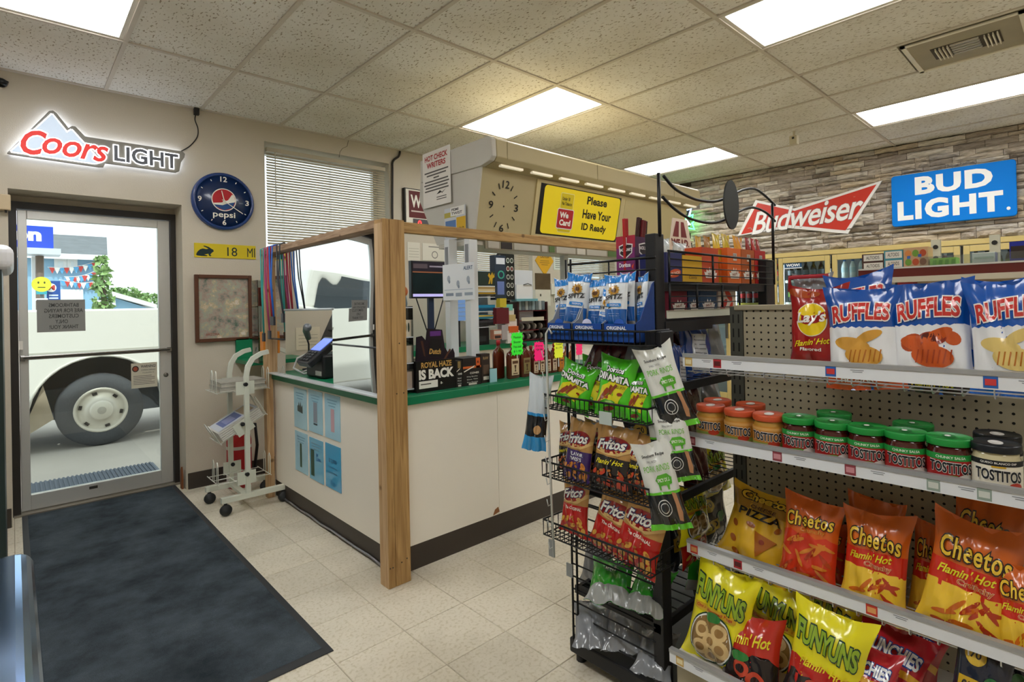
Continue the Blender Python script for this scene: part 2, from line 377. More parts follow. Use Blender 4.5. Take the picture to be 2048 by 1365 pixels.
def lens_nodes(nt,b):
    tc=nt.nodes.new('ShaderNodeTexCoord'); sx=nt.nodes.new('ShaderNodeSeparateXYZ'); nt.links.new(tc.outputs['Object'],sx.inputs[0])
    mm=nt.nodes.new('ShaderNodeMath'); mm.operation='MULTIPLY'; mm.inputs[1].default_value=2*PI/.3; nt.links.new(sx.outputs[0],mm.inputs[0])
    c=nt.nodes.new('ShaderNodeMath'); c.operation='COSINE'; nt.links.new(mm.outputs[0],c.inputs[0])
    mr=nt.nodes.new('ShaderNodeMapRange'); mr.inputs[1].default_value=-1; mr.inputs[2].default_value=1; mr.inputs[3].default_value=LIGHT_E*1.35; mr.inputs[4].default_value=LIGHT_E*.62; nt.links.new(c.outputs[0],mr.inputs[0])
    b.inputs['Base Color'].default_value=(.8,.8,.78,1); b.inputs['Emission Color'].default_value=lin('#fbfbfa'); nt.links.new(mr.outputs[0],b.inputs['Emission Strength'])
lensmat=nodemat('light_lens',lens_nodes)
wh=M('#e2ddd0',.5)
LL={(-1,0):'ceiling light panel over the entrance door corner',(4,0):'ceiling light panel above the overhead cigarette rack',(4,2):'ceiling light panel at the top edge beside the air vent',(8,2):'ceiling light panel nearest the blue sign on the stone wall',(8,0):'farthest ceiling light panel behind the curved wire header'}
for i in range(-4,11):
    for j in range(-1,6):
        x=.511+.6096*i; y=3.8855-1.2192*(j+1)
        if j==-1:
            o=ob('ceiling_panel',PM,ce,(x+.013,3.8855+.013,CE+.006)); o.scale=(1,(WA-3.8855-.03)/1.1932,1); continue
        if (i,j)==VENT: continue
        if (i,j) in LIGHTS:
            t=thing('ceiling_light',LL.get((i,j),'unseen ceiling light panel added behind the camera for even lighting'),'ceiling light',(x,y,CE),group='fluorescent ceiling panels')
            MB().box(.014,.014,.004,.036,1.205,.03).box(.574,.014,.004,.596,1.205,.03).box(.036,.014,.004,.574,.036,.03).box(.036,1.183,.004,.574,1.205,.03).build('frame',wh,t)
            MB().box(-.269,-.574,0,.269,.574,.004).build('lens',lensmat,t,loc=(.3048,.6096,.01))
            continue
        if x>6.9: continue
        ob('ceiling_panel',PM,ce,(x+.013,y+.013,CE+.006))
# air vent
vx,vy=.511+.6096*6,3.8855-1.2192*3
t=thing('air_vent','white ceiling air vent with angled louvre blocks','vent',(4.2,.26,CE))
MB().box(0,0,-.004,.58,.58,.02).build('plate',M('#a89f86',.6,vary=.12),t)
fm=M('#efe9d6',.5); dk=M('#4a4336',.7)
for k in range(4): MB().box(.20,.13+.02*k,-.022,.40,.136+.02*k,.0,0,Matrix.Rotation(.0,4,'X')).build('louvre',fm,t)
for k in range(4): MB().box(.20,.37+.02*k,-.022,.40,.376+.02*k,.0).build('louvre',fm,t)
for k in range(5): MB().box(.20+.042*k,.22,-.016,.208+.042*k,.36,.0).build('louvre',M('#e4dfd0',.35,metal=.2),t)
MB().box(.19,.12,-.0055,.41,.46,-.0042).build('throat',dk,t)
for sx in (0,.555): MB().box(sx,0,-.012,sx+.025,.58,0).build('rim',fm,t)
for sy in (0,.555): MB().box(0,sy,-.012,.58,sy+.025,0).build('rim',fm,t)
MB().box(4.19,.86,CE+.006,4.77,1.43,CE+.02).build('ceiling_panel',panelmat,ce)
# small box detector hung below the ceiling
t=thing('ceiling_sensor','small cream sensor box hanging from the ceiling grid','sensor',(5.5,1.95,CE))
MB().box(-.008,-.008,-.05,.008,.008,0).build('stem',M('#cfc8b0',.6),t)
o=MB().box(-.03,-.035,-.13,.03,.035,-.045).build('body',M('#cfc8b0',.6),t,bevel=.006); MB().box(-.034,-.012,-.08,-.0285,.008,-.06).build('eye',M('#3a3630',.4),t)
# ================================================================== doorway and what is outside
alu=M('#cfcfcb',.38,metal=.55,vary=.06,vscale=3); darkalu=M('#2b2723',.45,vary=.2)
DY=5.09
d1=struct(MB().box(DX0,DY-.05,0,.028,DY+.07,2.165).box(.94,DY-.05,0,DX1,DY+.07,2.165).box(.028,DY-.05,2.118,.94,DY+.07,2.165).build('door_1',darkalu))
MB().box(-.01,DY-.08,0,DX1-.004,DY+.1,.012).build('threshold',M('#8d8678',.5,metal=.3,vary=.2),d1)
lf=MB().box(.030,DY-.02,.02,.080,DY+.025,2.112).box(.855,DY-.02,.02,.937,DY+.025,2.112).box(.080,DY-.02,2.052,.855,DY+.025,2.112).box(.080,DY-.02,.02,.855,DY+.025,.125).build('door_leaf',alu,d1,bevel=.003)
MB().box(.080,DY-.003,.125,.855,DY+.003,2.052).build('pane',glassmat('door_glass','#f4fbfa',.8),d1)
pb=MB().box(.035,DY-.055,1.068,.935,DY-.035,1.095).box(.035,DY-.04,1.06,.06,DY-.018,1.10).box(.905,DY-.04,1.06,.93,DY-.018,1.10).build('push_bar',M('#8f8d8a',.25,metal=.9),d1,bevel=.003)
MB().box(.05,DY-.058,1.077,.92,DY-.0545,1.085).build('grip_strip',M('#1b1b1b',.4),pb)
MB().lathe([(.0,0),(.016,0),(.016,.008),(.009,.012)],14,0,Matrix.Translation((.895,DY-.02,.88))@Matrix.Rotation(PI/2,4,'X')).build('lock_cylinder',M('#8b8984',.3,metal=.9),d1)
MB().box(.40,DY-.0215,.085,.45,DY-.019,.105).build('floor_bolt',M('#2f2c28',.5),d1)
for z in (.5,1.0): pass
# paper signs stuck on the pane, read from outside
p0,p1=PYp(73,600,DY-.006),PYp(171,662,DY-.006)
cx,cz,hw,hh=(p0.x+p1.x)/2,(p0.z+p1.z)/2,(p1.x-p0.x)/2,(p0.z-p1.z)/2
s=tag(MB().box(cx-hw,DY-.008,cz-hh,cx+hw,DY-.004,cz+hh).build('notice',M('#8f8f8c',.8)),'grey bathrooms notice taped to the door glass, seen from behind','notice')
k=Ink()
for i,tx in enumerate(('BATHROOMS','ARE FOR PAYING','CUSTOMERS','ONLY','THANK YOU!')):
    wd={0:.62,1:.8,2:.62,3:.26,4:.6}[i]*2*hw
    k.text(tx,cx+(.1*hw if i!=3 else 0),cz+hh*(.66-.34*i),wd,.028,M('#3f403f',.8),bold=.01,mirror=True)
k.lay('lettering',onY(DY-.008),s)
p0,p1=PYp(262,728,DY-.006),PYp(315,773,DY-.006)
cx,cz,hw,hh=(p0.x+p1.x)/2,(p0.z+p1.z)/2,(p1.x-p0.x)/2,(p0.z-p1.z)/2
s=tag(MB().box(cx-hw,DY-.008,cz-hh,cx+hw,DY-.004,cz+hh).build('notice',M('#d5d0bd',.8)),'cream warning sticker with a round seal low on the door glass','notice')
k=Ink().ell(cx-hw*.68,cz+hh*.55,.022,.024,'#3a2a26').ell(cx-hw*.68,cz+hh*.55,.015,.017,'#a8543a',2)
k.text('WARNING!',cx+hw*.3,cz+hh*.72,hw*1.15,.022,'#3a3835',bold=.015); k.text('COMMON CRIMINALS',cx+hw*.3,cz+hh*.42,hw*1.1,.012,'#4a4845'); k.text('IT IS UNLAWFUL TO',cx+hw*.3,cz+hh*.2,hw*.9,.010,'#4a4845')
for i in range(6): k.rect(cx-hw*.85,cz-hh*(.02+.13*i),cx+hw*(.8 if i%3 else .55),cz-hh*(.06+.13*i),'#6b6963')
k.lay('lettering',onY(DY-.008),s)
# ---- ground outside
gm=M('#b3aca2',.9,vary=.16,vscale=1.4,bump=.3,bscale=30)
struct(MB().box(-60,5.18,-.5,60,80,-.04).build('ground',gm))
dm=tag(MB().box(.05,5.5,-.04,.95,6.04,-.022).build('door_mat',M('#6f7680',.8)),'ribbed grey door mat on the ground outside the door','mat')
for i in range(30): MB().box(.06+.0295*i,5.51,-.022,.074+.0295*i,6.03,-.012).build('rib',M('#59606b',.8),dm)
# ---- pickup truck
tr=thing('pickup_truck','white pickup truck parked right outside the glass door','truck',(0,0,-.04))
wt=M('#e9e7e0',.3,coat=.4,vary=.02); blk=M('#1c1d20',.6); gl=M('#39424a',.08,spec=.8)
def arch(cx,cz,r,a0=0,a1=PI,n=14): return [(cx+r*math.cos(a0+(a1-a0)*k/n),cz+r*math.sin(a0+(a1-a0)*k/n)) for k in range(n+1)]
W1x,W2x,WZ=.69,-3.1,.385
prof=[(2.0,.55),(1.36,.50)]+arch(W1x,.37,.585,.15,PI-.15)+[(.1,.36),(.06,.32),(-2.45,.36)]+arch(W2x,.4,.56,0,PI)+[(-4.2,.42),(-4.35,.75),(-4.2,1.22),(-2.9,1.36),(-.72,1.47),(2.0,1.47)]
prof=prof[::-1]
MB().prism(prof[::-1],lambda a,b,d:(a,7.28+d,b),0,1.75).build('body',wt,tr,bevel=.02)
cabp=[(-2.5,1.34),(-1.9,1.95),(-.42,1.98),(-.17,1.46)]
MB().prism(cabp[::-1],lambda a,b,d:(a,7.36+d,b),0,1.6).build('cab',wt,tr,bevel=.05)
for q in ([(-2.25,1.4),(-1.85,1.86),(-1.38,1.88),(-1.38,1.4)],[(-1.28,1.4),(-1.28,1.88),(-.5,1.9),(-.34,1.42)]): MB().prism(q[::-1],lambda a,b,d:(a,7.355-d,b),0,.004).build('side_window',gl,tr)
MB().box(-.1,7.40,1.05,2.0,8.9,1.40).build('bed_cover',M('#3a3c3f',.7),tr)
for wx in (W1x,W2x):
    wl_=ob('wheel',None,tr,(wx,7.3,WZ)); T=Matrix.Rotation(PI/2,4,'X')
    MB().lathe([(.26,-.22),(.36,-.22),(.385,-.18),(.385,-.03),(.36,.0),(.27,.012),(.235,.0)],36,0,T,cap=False).build('tyre',M('#4a4c50',.75,vary=.12,vscale=25,bump=.3,bscale=60),wl_)
    MB().lathe([(.24,.0),(.235,.008),(.215,.002),(.205,-.03),(.15,-.015),(.11,.004),(.108,.035),(.09,.05),(.0,.055)],36,0,T,cap=False).build('rim',M('#d5d0c4',.4,metal=.2,vary=.05),wl_)
    for a in range(6):
        an=a*PI/3+.3; MB().box(-.022,-.004,-.014,.022,.004,.014,0,Matrix.Rotation(-an,4,'Y')@Matrix.Translation((0,.012,.182))).build('rim_slot',M('#26221f',.7),wl_)
    for a in range(8):
        an=a*PI/4; MB().lathe([(.012,0),(.012,.016),(.0,.02)],8,0,Matrix.Translation((.085*math.cos(an),-.03,.085*math.sin(an)))@T,cap=False).build('lug_nut',M('#e3ded4',.4),wl_)
    MB().lathe([(.04,.056),(.0,.06)],16,0,T,cap=False).build('hub_emblem',M('#b8b4aa',.4,metal=.4),wl_)
MB().box(-4.0,7.55,.3,1.9,7.7,.62).box(-4.0,8.5,.3,1.9,8.7,.62).box(.6,7.4,.3,.78,8.9,.46).build('chassis',M('#3f4349',.7,vary=.3,vscale=6),tr)
MB().box(.2,7.85,.35,1.9,8.4,.95).build('fuel_tank',M('#33373d',.7,vary=.3,vscale=5),tr)
MB().prism([(.02,.16),(.30,.34),(.22,.7),(.13,.45)],lambda a,b,d:(a,7.33+d,b),0,.02).build('mud_flap',M('#a59884',.7,vary=.2),tr)
MB().box(1.5,7.25,.45,2.1,9.0,.62).build('rear_bumper',M('#8d9095',.35,metal=.6),tr)
MB().box(1.93,7.27,1.0,2.01,7.36,1.35).build('tail_light',M('#b3242a',.2,coat=.5),tr)
[MB().box(x,7.27,1.15,x+.2,7.284,1.19).build('door_handle',M('#9a988f',.3),tr) for x in (-1.3,-.45)]
[MB().box(x,7.2785,.5,x+.006,7.281,1.44).build('panel_gap',M('#5a5852',.7),tr) for x in (-.18,-1.33)]
MB().tube(arch(W1x,.37,.60,.12,PI-.12,20) and [(a,7.276,b) for a,b in arch(W1x,.37,.60,.12,PI-.12,20)],.012,6).build('arch_lip',M('#dcd9d0',.4),tr)
MB().box(-.1,7.276,1.02,1.95,7.2815,1.035).build('crease_line',M('#c5c2b8',.5),tr)
# ---- sign canopy and pump posters
t=thing('station_sign','blue filling station sign with white letters on a post','sign',(0,0,-.04)); Y0=13.
a,b=PYp(30,445,Y0),PYp(107,494,Y0); c=PYp(107,506,Y0)
MB().box(a.x,Y0,b.z,b.x,Y0+.4,a.z).build('sign_face',M('#1f49c8',.4,vary=.05),t)
MB().box(a.x,Y0-.1,c.z,b.x+.1,Y0+.45,b.z).build('sill',M('#c9d2dc',.4),t)
q0,q1=PYp(57,458,Y0),PYp(83,479,Y0)
Ink().text('on',q1.x-(q1.x-q0.x)*1.15,(q0.z+q1.z)/2,(q1.x-q0.x)*2.3,(q0.z-q1.z),M('#ffffff',.5),bold=.05).lay('lettering',onY(Y0),t)
q0,q1=PYp(80,506,Y0),PYp(80,602,Y0); MB().tube([(q0.x,Y0+.2,q0.z),(q1.x,Y0+.2,-.0)],.06,10).build('post',M('#6c5c50',.6,vary=.3),t)
q0,q1=PYp(64,506,Y0),PYp(74,602,Y0); MB().box(q0.x,Y0+.3,0,q1.x,Y0+.6,q0.z).build('column',M('#e8ebee',.6),t)
Y0=12.4
a,b=PYp(93,562,Y0),PYp(121,600,Y0); t=tag(MB().box(a.x,Y0,b.z,b.x,Y0+.05,a.z).build('poster',M('#1f4fa0',.5)),'blue fuel poster with a red and white emblem outside','poster')
cx=(a.x+b.x)/2; k=Ink().ell(cx-.03,a.z-.12,.07,.075,'#f3f1ee').text('M',cx-.03,a.z-.12,.1,.09,'#c8352e',2,bold=.05)
for i in range(4): k.rect(a.x+.03,a.z-.24-.05*i,b.x-.03,a.z-.265-.05*i,'#d6e4f3')
k.lay('lettering',onY(Y0),t)
MB().box(a.x+.1,Y0+.05,-.04,a.x+.14,Y0+.09,a.z).build('pole',M('#77797a',.5),t)
a,b=PYp(72,555,Y0-.1),PYp(94,589,Y0-.1); cx=(a.x+b.x)/2
t=tag(MB().box(a.x,Y0-.1,b.z,b.x,Y0-.06,a.z-.15).build('poster',M('#3aa3b2',.5)),'teal poster topped by a yellow smiling disc outside','poster')
Ink().ell(cx,a.z-.12,.13,.13,'#d8d83a').ell(cx-.04,a.z-.09,.012,.02,'#4a4a20',2).ell(cx+.04,a.z-.09,.012,.02,'#4a4a20',2).rect(cx-.05,a.z-.18,cx+.05,a.z-.165,'#4a4a20',2).rect(cx-.08,a.z-.36,cx+.08,a.z-.40,'#eaf2f2').lay('print',onY(Y0-.1),t); MB().box(cx-.02,Y0-.06,-.04,cx+.02,Y0-.02,b.z+.1).build('pole',M('#77797a',.5),t)
# ---- blue house
t=thing('house','blue two-storey house with a grey shingle roof across the lot','house',(0,0,-.04)); Y0=24.
bl=M('#8fb9d6',.8,vary=.05); tl=M('#eef0f0',.6)
a,b=PYp(96,512,Y0),PYp(199,640,Y0); MB().box(a.x-3,Y0,0,b.x,Y0+7,a.z).build('wall',bl,t)
e0,e1=PYp(113,506,Y0-.4),PYp(215,506,Y0-.4); r0=PYp(113,467,Y0+3); r1=PYp(201,470,Y0+3)
MB().add([(e0.x-3,Y0-.4,e0.z),(e1.x,Y0-.4,e0.z),(r1.x+.2,Y0+3,r0.z),(r0.x-3,Y0+3,r0.z),(e0.x-3,Y0+7.4,e0.z),(e1.x,Y0+7.4,e0.z)],[(0,1,2,3),(3,2,5,4),(1,5,2),(0,3,4),(0,4,5,1)]).build('roof',M('#6d7276',.9,vary=.3,vscale=3,bump=.5,bscale=8),t)
MB().box(e0.x-3,Y0-.45,e0.z-.16,e1.x,Y0-.38,e0.z+.02).build('fascia',tl,t)
for q in ((108,514,134,540),(134,514,155,540)):
    a,b=PYp(q[0],q[1],Y0-.02),PYp(q[2],q[3],Y0-.02); w_=MB().box(a.x,Y0-.06,b.z,b.x,Y0,a.z).build('window',tl,t); MB().box(a.x+.1,Y0-.07,b.z+.1,b.x-.1,Y0-.061,a.z-.1).build('pane',M('#dfe9ee',.1),w_)
a,b=PYp(121,577,Y0),PYp(167,640,Y0); gd=MB().box(a.x,Y0-.06,0,b.x,Y0,a.z).build('garage_door',tl,t)
for i in range(4): MB().box(a.x+.05,Y0-.075,.3+.5*i,b.x-.05,Y0-.061,.33+.5*i).build('panel_joint',M('#c5cbd0',.7),gd)
a=PYp(200,585,Y0); b=PYp(292,613,Y0)
MB().add([(a.x,Y0,0),(b.x,Y0,0),(b.x,Y0,b.z),(a.x,Y0,a.z),(a.x,Y0+6,0),(b.x,Y0+6,0),(b.x,Y0+6,b.z),(a.x,Y0+6,a.z)],[(0,1,2,3),(4,7,6,5),(3,2,6,7),(1,5,6,2)]).build('side_wing',bl,t)
MB().add([(a.x,Y0-.3,a.z),(b.x+.3,Y0-.3,b.z-.05),(b.x+.3,Y0-.3,b.z+.1),(a.x,Y0-.3,a.z+.18),(a.x,Y0+6,a.z),(b.x+.3,Y0+6,b.z-.05),(b.x+.3,Y0+6,b.z+.1),(a.x,Y0+6,a.z+.18)],[(0,1,2,3),(4,7,6,5),(3,2,6,7),(1,5,6,2),(0,4,5,1)]).build('wing_roof',M('#d8d8d4',.8),t)
a,b=PYp(186,598,Y0-.05),PYp(231,612,Y0-.05); sg=MB().box(a.x,Y0-.12,b.z,b.x,Y0-.02,a.z).build('name_board',tl,t)
Ink().text('V',a.x+.15,(a.z+b.z)/2,.18,.16,'#5a7a5a').rect(a.x+.35,(a.z+b.z)/2-.02,b.x-.1,(a.z+b.z)/2+.06,'#7d8a80').lay('lettering',onY(Y0-.12),sg)['kind']='stuff'
# ---- pennant strings
cols=['#c9433f','#f2f2f0','#5aa5d8']
pens=[MB().add([(0,0,0),(.17,0,0),(.085,0,-.22),(0,.01,0),(.17,.01,0),(.085,.01,-.22)],[(0,2,1),(3,4,5),(0,1,4,3),(1,2,5,4),(2,0,3,5)]).build('pennant',M(c,.7),mesh_only=True) for c in cols]
for n,((x0,y0),(x1,y1),lb) in enumerate((((95,537),(198,524),'highest of the three pennant strings by the blue house'),((128,556),(200,540),'middle of the three pennant strings by the blue house'),((118,562),(204,563),'lowest of the three pennant strings by the blue house'))):
    a,b=PYp(x0,y0,23.85),PYp(x1,y1,23.85); a.z+=.04; b.z+=.04
    pts=[a.lerp(b,k/10)-Vector((0,0,.25*math.sin(PI*k/10)*.4)) for k in range(11)]
    t=tag(MB().tube(pts,.012,4).build('pennant_string',M('#e8e8e4',.7)),lb,'pennants','pennant strings outside')
    N=11
    for k in range(N):
        f=(k+.3)/N*10; i=int(f); p=pts[i].lerp(pts[min(i+1,10)],f-i); ob('pennant',pens[(k+n)%3],t,p)
# ---- trees and far cars
def tree(px,py0,py1,Y0,r,seed,lab,n=260):
    base=PYp(px,py1,Y0); top=PYp(px,py0,Y0); t=thing('tree',lab,'tree',(base.x,Y0,-.04),group='trees beyond the lot'); rr=random.Random(seed)
    MB().tube([(0,0,0),(.05,0,top.z*.5),(0,.05,top.z*.8)],[.12,.09,.04],7).build('trunk',M('#5e5044',.9),t)
    m=MB(); h=top.z
    for _ in range(n):
        a=rr.random()*2*PI; q=rr.random()**.5; zz=rr.random(); R=r*q*(.55+.45*math.sin(PI*min(1,zz*1.05)))
        c=Vector((R*math.cos(a),R*math.sin(a),h*(.3+.7*zz))); L=.07+.1*rr.random()
        T=Matrix.Translation(c)@Matrix.Rotation(rr.random()*6,4,(rr.random()-.5,rr.random()-.5,rr.random()))
        m.add([T@Vector(p) for p in ((-L,0,0),(0,-L*.5,.03),(L,0,0),(0,L*.5,-.03))],[(0,1,2,3)],rr.randrange(2))
    o=m.build('leaves',[M('#6f8f58',.8),M('#8fae6e',.8)],t); o['kind']='stuff'
tree(206,512,625,21.8,.28,1,'thin leafy tree at the corner of the blue house',340); tree(240,575,630,33,1.5,2,'bushy tree left of the wing roof',1400); tree(290,586,630,37.5,1.9,3,'broad bush at the right edge of the door view',1600)
def car(px,Y0,lab,colr):
    b=PYp(px,620,Y0); t=thing('car',lab,'car',(b.x,Y0,-.04),group='cars parked far outside')
    MB().prism([(-2.1,.3),(2.1,.3),(2.2,.85),(1.4,.95),(.9,1.42),(-.9,1.45),(-1.6,.98),(-2.1,.9)],lambda a,b,d:(a,d,b),0,1.7).build('body',colr,t,bevel=.05)
    MB().prism([(-1.35,1.0),(-.05,1.0),(-.05,1.36),(-.85,1.36)],lambda a,b,d:(a,d-.01,b),0,.008).build('side_window',gl,t); MB().prism([(.05,1.0),(1.25,1.0),(.85,1.36),(.05,1.36)],lambda a,b,d:(a,d-.01,b),0,.008).build('side_window',gl,t)
    for x in (-1.3,1.3): MB().lathe([(.3,0),(.33,.05),(.33,.2),(.2,.22),(0,.2)],18,0,Matrix.Translation((x,.2,.3))@Matrix.Rotation(PI/2,4,'X')).build('wheel',blk,t)
car(200,17.5,'white car parked left below the board on the wing',M('#f1f2f2',.3)); car(283,15.2,'pale car parked right below the sloping wing roof',M('#dfe6ec',.3))
# ================================================================== things on the left wall
def wy(x,y,d=0): return PYp(x,y,WA-d)
# --- lit beer sign: mountain and bar
lit=M('#dfe9f6',.4,emit=1.1); edge=M('#8b8880',.5,vary=.08); ledw=M('#f4f8ff',.4,emit=3.2)
t=thing('beer_sign','lit mountain-shaped beer sign with red script above the door','sign',(0,WA,0))
def pl(pts,d=.06): return [(lambda q:(q.x,q.z))(PYp(x,y,WA-d)) for x,y in pts]
out=pl([(14,306),(98,222),(106,221),(113,226),(137,256),(144,252),(151,253),(170,273),(365,303),(370,308),(369,315),(362,325),(359,342),(352,345),(211,326),(207,334),(198,334),(20,308)])
mt=pl([(22,303),(104,228),(134,265),(143,259),(202,324),(190,327)],.066)
on=lambda a,b,d:(a,-d,b)
MB().prism(out,on,.035,.06).build('panel',edge,t)
MB().prism([(a,b) for a,b in pl([(17,306),(100,223),(112,227),(138,258),(150,255),(170,275),(362,304),(356,341),(210,323),(200,331)],.035)],on,.006,.034).build('led_edge',M('#dce8ff',.4,emit=3),t)
MB().prism(mt,on,.06,.064).build('mountain_face',M('#c3d3e6',.4,emit=.35),t)
k=Ink(); 
for i in range(len(mt)):
    a,b=mt[i],mt[(i+1)%len(mt)]; dx,dz=b[0]-a[0],b[1]-a[1]; L=math.hypot(dx,dz); nx,nz=-dz/L*.006,dx/L*.006
    k.poly([a,b,(b[0]+nx,b[1]+nz),(a[0]+nx,a[1]+nz)],ledw,3)
red=M('#d8322c',.5,emit=.35)
q0,q1=PYp(44,262,WA-.07),PYp(220,300,WA-.07)
sl=(PYp(220,300,WA-.07).z-PYp(60,300,WA-.07).z)/(PYp(220,300,WA-.07).x-PYp(60,300,WA-.07).x)
g=PYp(70,285,WA-.07); k.text('C',g.x-.005,g.z-.0,.135,.17,red,4,bold=.03,shear=.35,outline=ledw,ob_=.03)
g=PYp(150,296,WA-.07); k.text('oors',g.x+.008,g.z-.012,.36,.115,red,4,bold=.02,shear=.35,outline=ledw,ob_=.025,space=.95,slope=-.03)
g=PYp(295,315,WA-.07); k.text('LIGHT',g.x,g.z,.40,.115,M('#6b6f78',.5),4,bold=.03,outline=ledw,ob_=.035,space=1.0)
k.lay('lettering',lambda a,b,d:(a,-.062-d,b),t)
cb=[wy(x,y,.012) for x,y in ((362,303),(380,292),(394,275),(396,258),(390,240),(392,228))]
c=MB().tube(spl([(p.x,p.y-WA,p.z) for p in cb]),.004,6).build('cord',M('#2a2622',.6),t)
q=wy(393,224,.02); MB().box(q.x-.018,-.035,q.z-.025,q.x+.018,-.003,q.z+.03).build('plug',M('#1f1c1a',.5),c,bevel=.004)
# --- round cola clock
ctr=wy(448,403,.03); R=.232
t=thing('wall_clock','round dark blue cola clock with white numerals on the wall','clock',(ctr.x,WA,ctr.z))
RY=Matrix.Rotation(PI/2,4,'X'); navy=M('#122a55',.3,coat=.3)
MB().lathe([(R,0),(R,.025),(R-.008,.037),(R-.02,.04),(R-.026,.032)],48,0,RY,cap=False).build('rim',M('#173a78',.25,coat=.5),t)
MB().lathe([(0,.003),(R-.02,.003),(R-.02,.03),(0,.03)],48,0,RY,cap=False).build('face',navy,t)
k=Ink(); wt_=M('#f2eee2',.5)
k.ell(0,.012,.092,.092,wt_,1,32).ell(0,.012,.085,.085,M('#b9202a',.5),2,32)
k.poly([(-.078,-.02),(-.02,-.012),(.03,.012),(.06,.06),(.0735,.055),(.085,.012),(.06,-.048),(.0,-.073),(-.06,-.048)],wt_,3)
k.poly([(-.074,-.032),(-.01,-.032),(.035,-.012),(.082,.0),(.06,-.048),(.0,-.073),(-.06,-.048)],M('#1c4a86',.5),4)
k.text('pepsi',0,-.115,.165,.058,wt_,3,bold=.012)
for n,tx in ((12,'12'),(3,'3'),(6,'6'),(9,'9')):
    a=PI/2-n*PI/6; r=.175; k.text(tx,r*math.cos(a),r*math.sin(a)+.003,.05 if n==12 else .028,.042,wt_,2,bold=.02)
for n in (1,2,4,5,7,8,10,11):
    a=PI/2-n*PI/6; c0,s0=math.cos(a),math.sin(a); k.poly([(.176*c0-.003*s0,.176*s0+.003*c0),(.176*c0+.003*s0,.176*s0-.003*c0),(.19*c0+.003*s0,.19*s0-.003*c0),(.19*c0-.003*s0,.19*s0+.003*c0)],wt_,2)
k.lay('dial_print',lambda a,b,d:(a,-.03-d,b),t)
for nm,a,L,wd in (('hour_hand',math.radians(103),.085,.006),('minute_hand',math.radians(-33),.165,.005)):
    MB().box(-.02,-.042,-wd/2,L,-.039,wd/2,0,Matrix.Rotation(-a,4,'Y')).build(nm,wt_,t)
MB().lathe([(.009,.03),(.009,.045),(0,.047)],12,0,RY,cap=False).build('hub',wt_,t)
# --- yellow rabbit sign
a,b=wy(388,490),wy(511,518)
z1=1.922; z0=1.81
t=thing('mile_sign','small yellow sign with a black rabbit and 18 MI lettering','sign',(a.x,WA,z0)); W_=b.x-a.x; H_=z1-z0
MB().box(0,-.006,0,W_,-.0005,H_).build('plate',M('#d9c21c',.5),t)
bk=M('#0d2a2c',.6); k=Ink()
rab=[(.012,.02),(.02,.012),(.05,.01),(.09,.01),(.092,.016),(.07,.022),(.098,.03),(.105,.012),(.118,.01),(.12,.016),(.112,.024),(.125,.04),(.138,.05),(.135,.064),(.12,.072),(.104,.084),(.085,.09),(.068,.094),(.064,.088),(.082,.08),(.1,.07),(.085,.066),(.06,.07),(.04,.062),(.024,.046),(.016,.032)]
k.poly(rab,bk).lay('rabbit_print',lambda a,b,d:(a,-.006-d,b),t); Ink().text('18',.275,H_*.48,.075,.072,bk).lay('number_print',lambda a,b,d:(a,-.006-d,b),t); Ink().text('MI',.42,H_*.48,.06,.075,bk).lay('lettering',lambda a,b,d:(a,-.006-d,b),t)
# --- framed map
a,b=PYp(389,549,WA-.03),PYp(506,680,WA-.03)
t=thing('framed_map','framed pale relief map in a brown wood frame by the counter','picture',(a.x,WA,b.z)); W_=b.x-a.x; H_=a.z-b.z
wd=M('#5c3826',.4,vary=.2,vscale=12)
for nm,bx in (('frame_side',(0,0,.028,H_)),('frame_side',(W_-.028,0,W_,H_)),('frame_rail',(.028,0,W_-.028,.028)),('frame_rail',(.028,H_-.028,W_-.028,H_))): MB().box(bx[0],-.03,bx[1],bx[2],-.002,bx[3]).build(nm,wd,t,bevel=.004)
def map_nodes(nt,b):
    g=nt.nodes.new('ShaderNodeTexCoord'); n=nt.nodes.new('ShaderNodeTexNoise'); n.inputs['Scale'].default_value=9; n.inputs['Detail'].default_value=10; n.inputs['Roughness'].default_value=.72; nt.links.new(g.outputs['Object'],n.inputs['Vector'])
    r=nt.nodes.new('ShaderNodeValToRGB'); cr_=r.color_ramp; cr_.elements[0].position=.36; cr_.elements[0].color=lin('#5f7264'); cr_.elements[1].position=.66; cr_.elements[1].color=lin('#ddd6cc')
    for p,c in ((.43,'#938f86'),(.48,'#b09a8c'),(.53,'#9fa79a'),(.58,'#c2ae8c')): e=cr_.elements.new(p); e.color=lin(c)
    nt.links.new(n.outputs['Fac'],r.inputs[0]); nt.links.new(r.outputs[0],b.inputs['Base Color'])
MB().box(.02,-.014,.02,W_-.02,-.006,H_-.02).build('map_sheet',nodemat('relief_map',map_nodes,rough=.25),t)
Ink().text('ARIZONA',.125,.06,.1,.02,'#8a4a3a',bold=.02).lay('lettering',lambda a,b,d:(a,-.0145-d,b),t)
k=Ink()
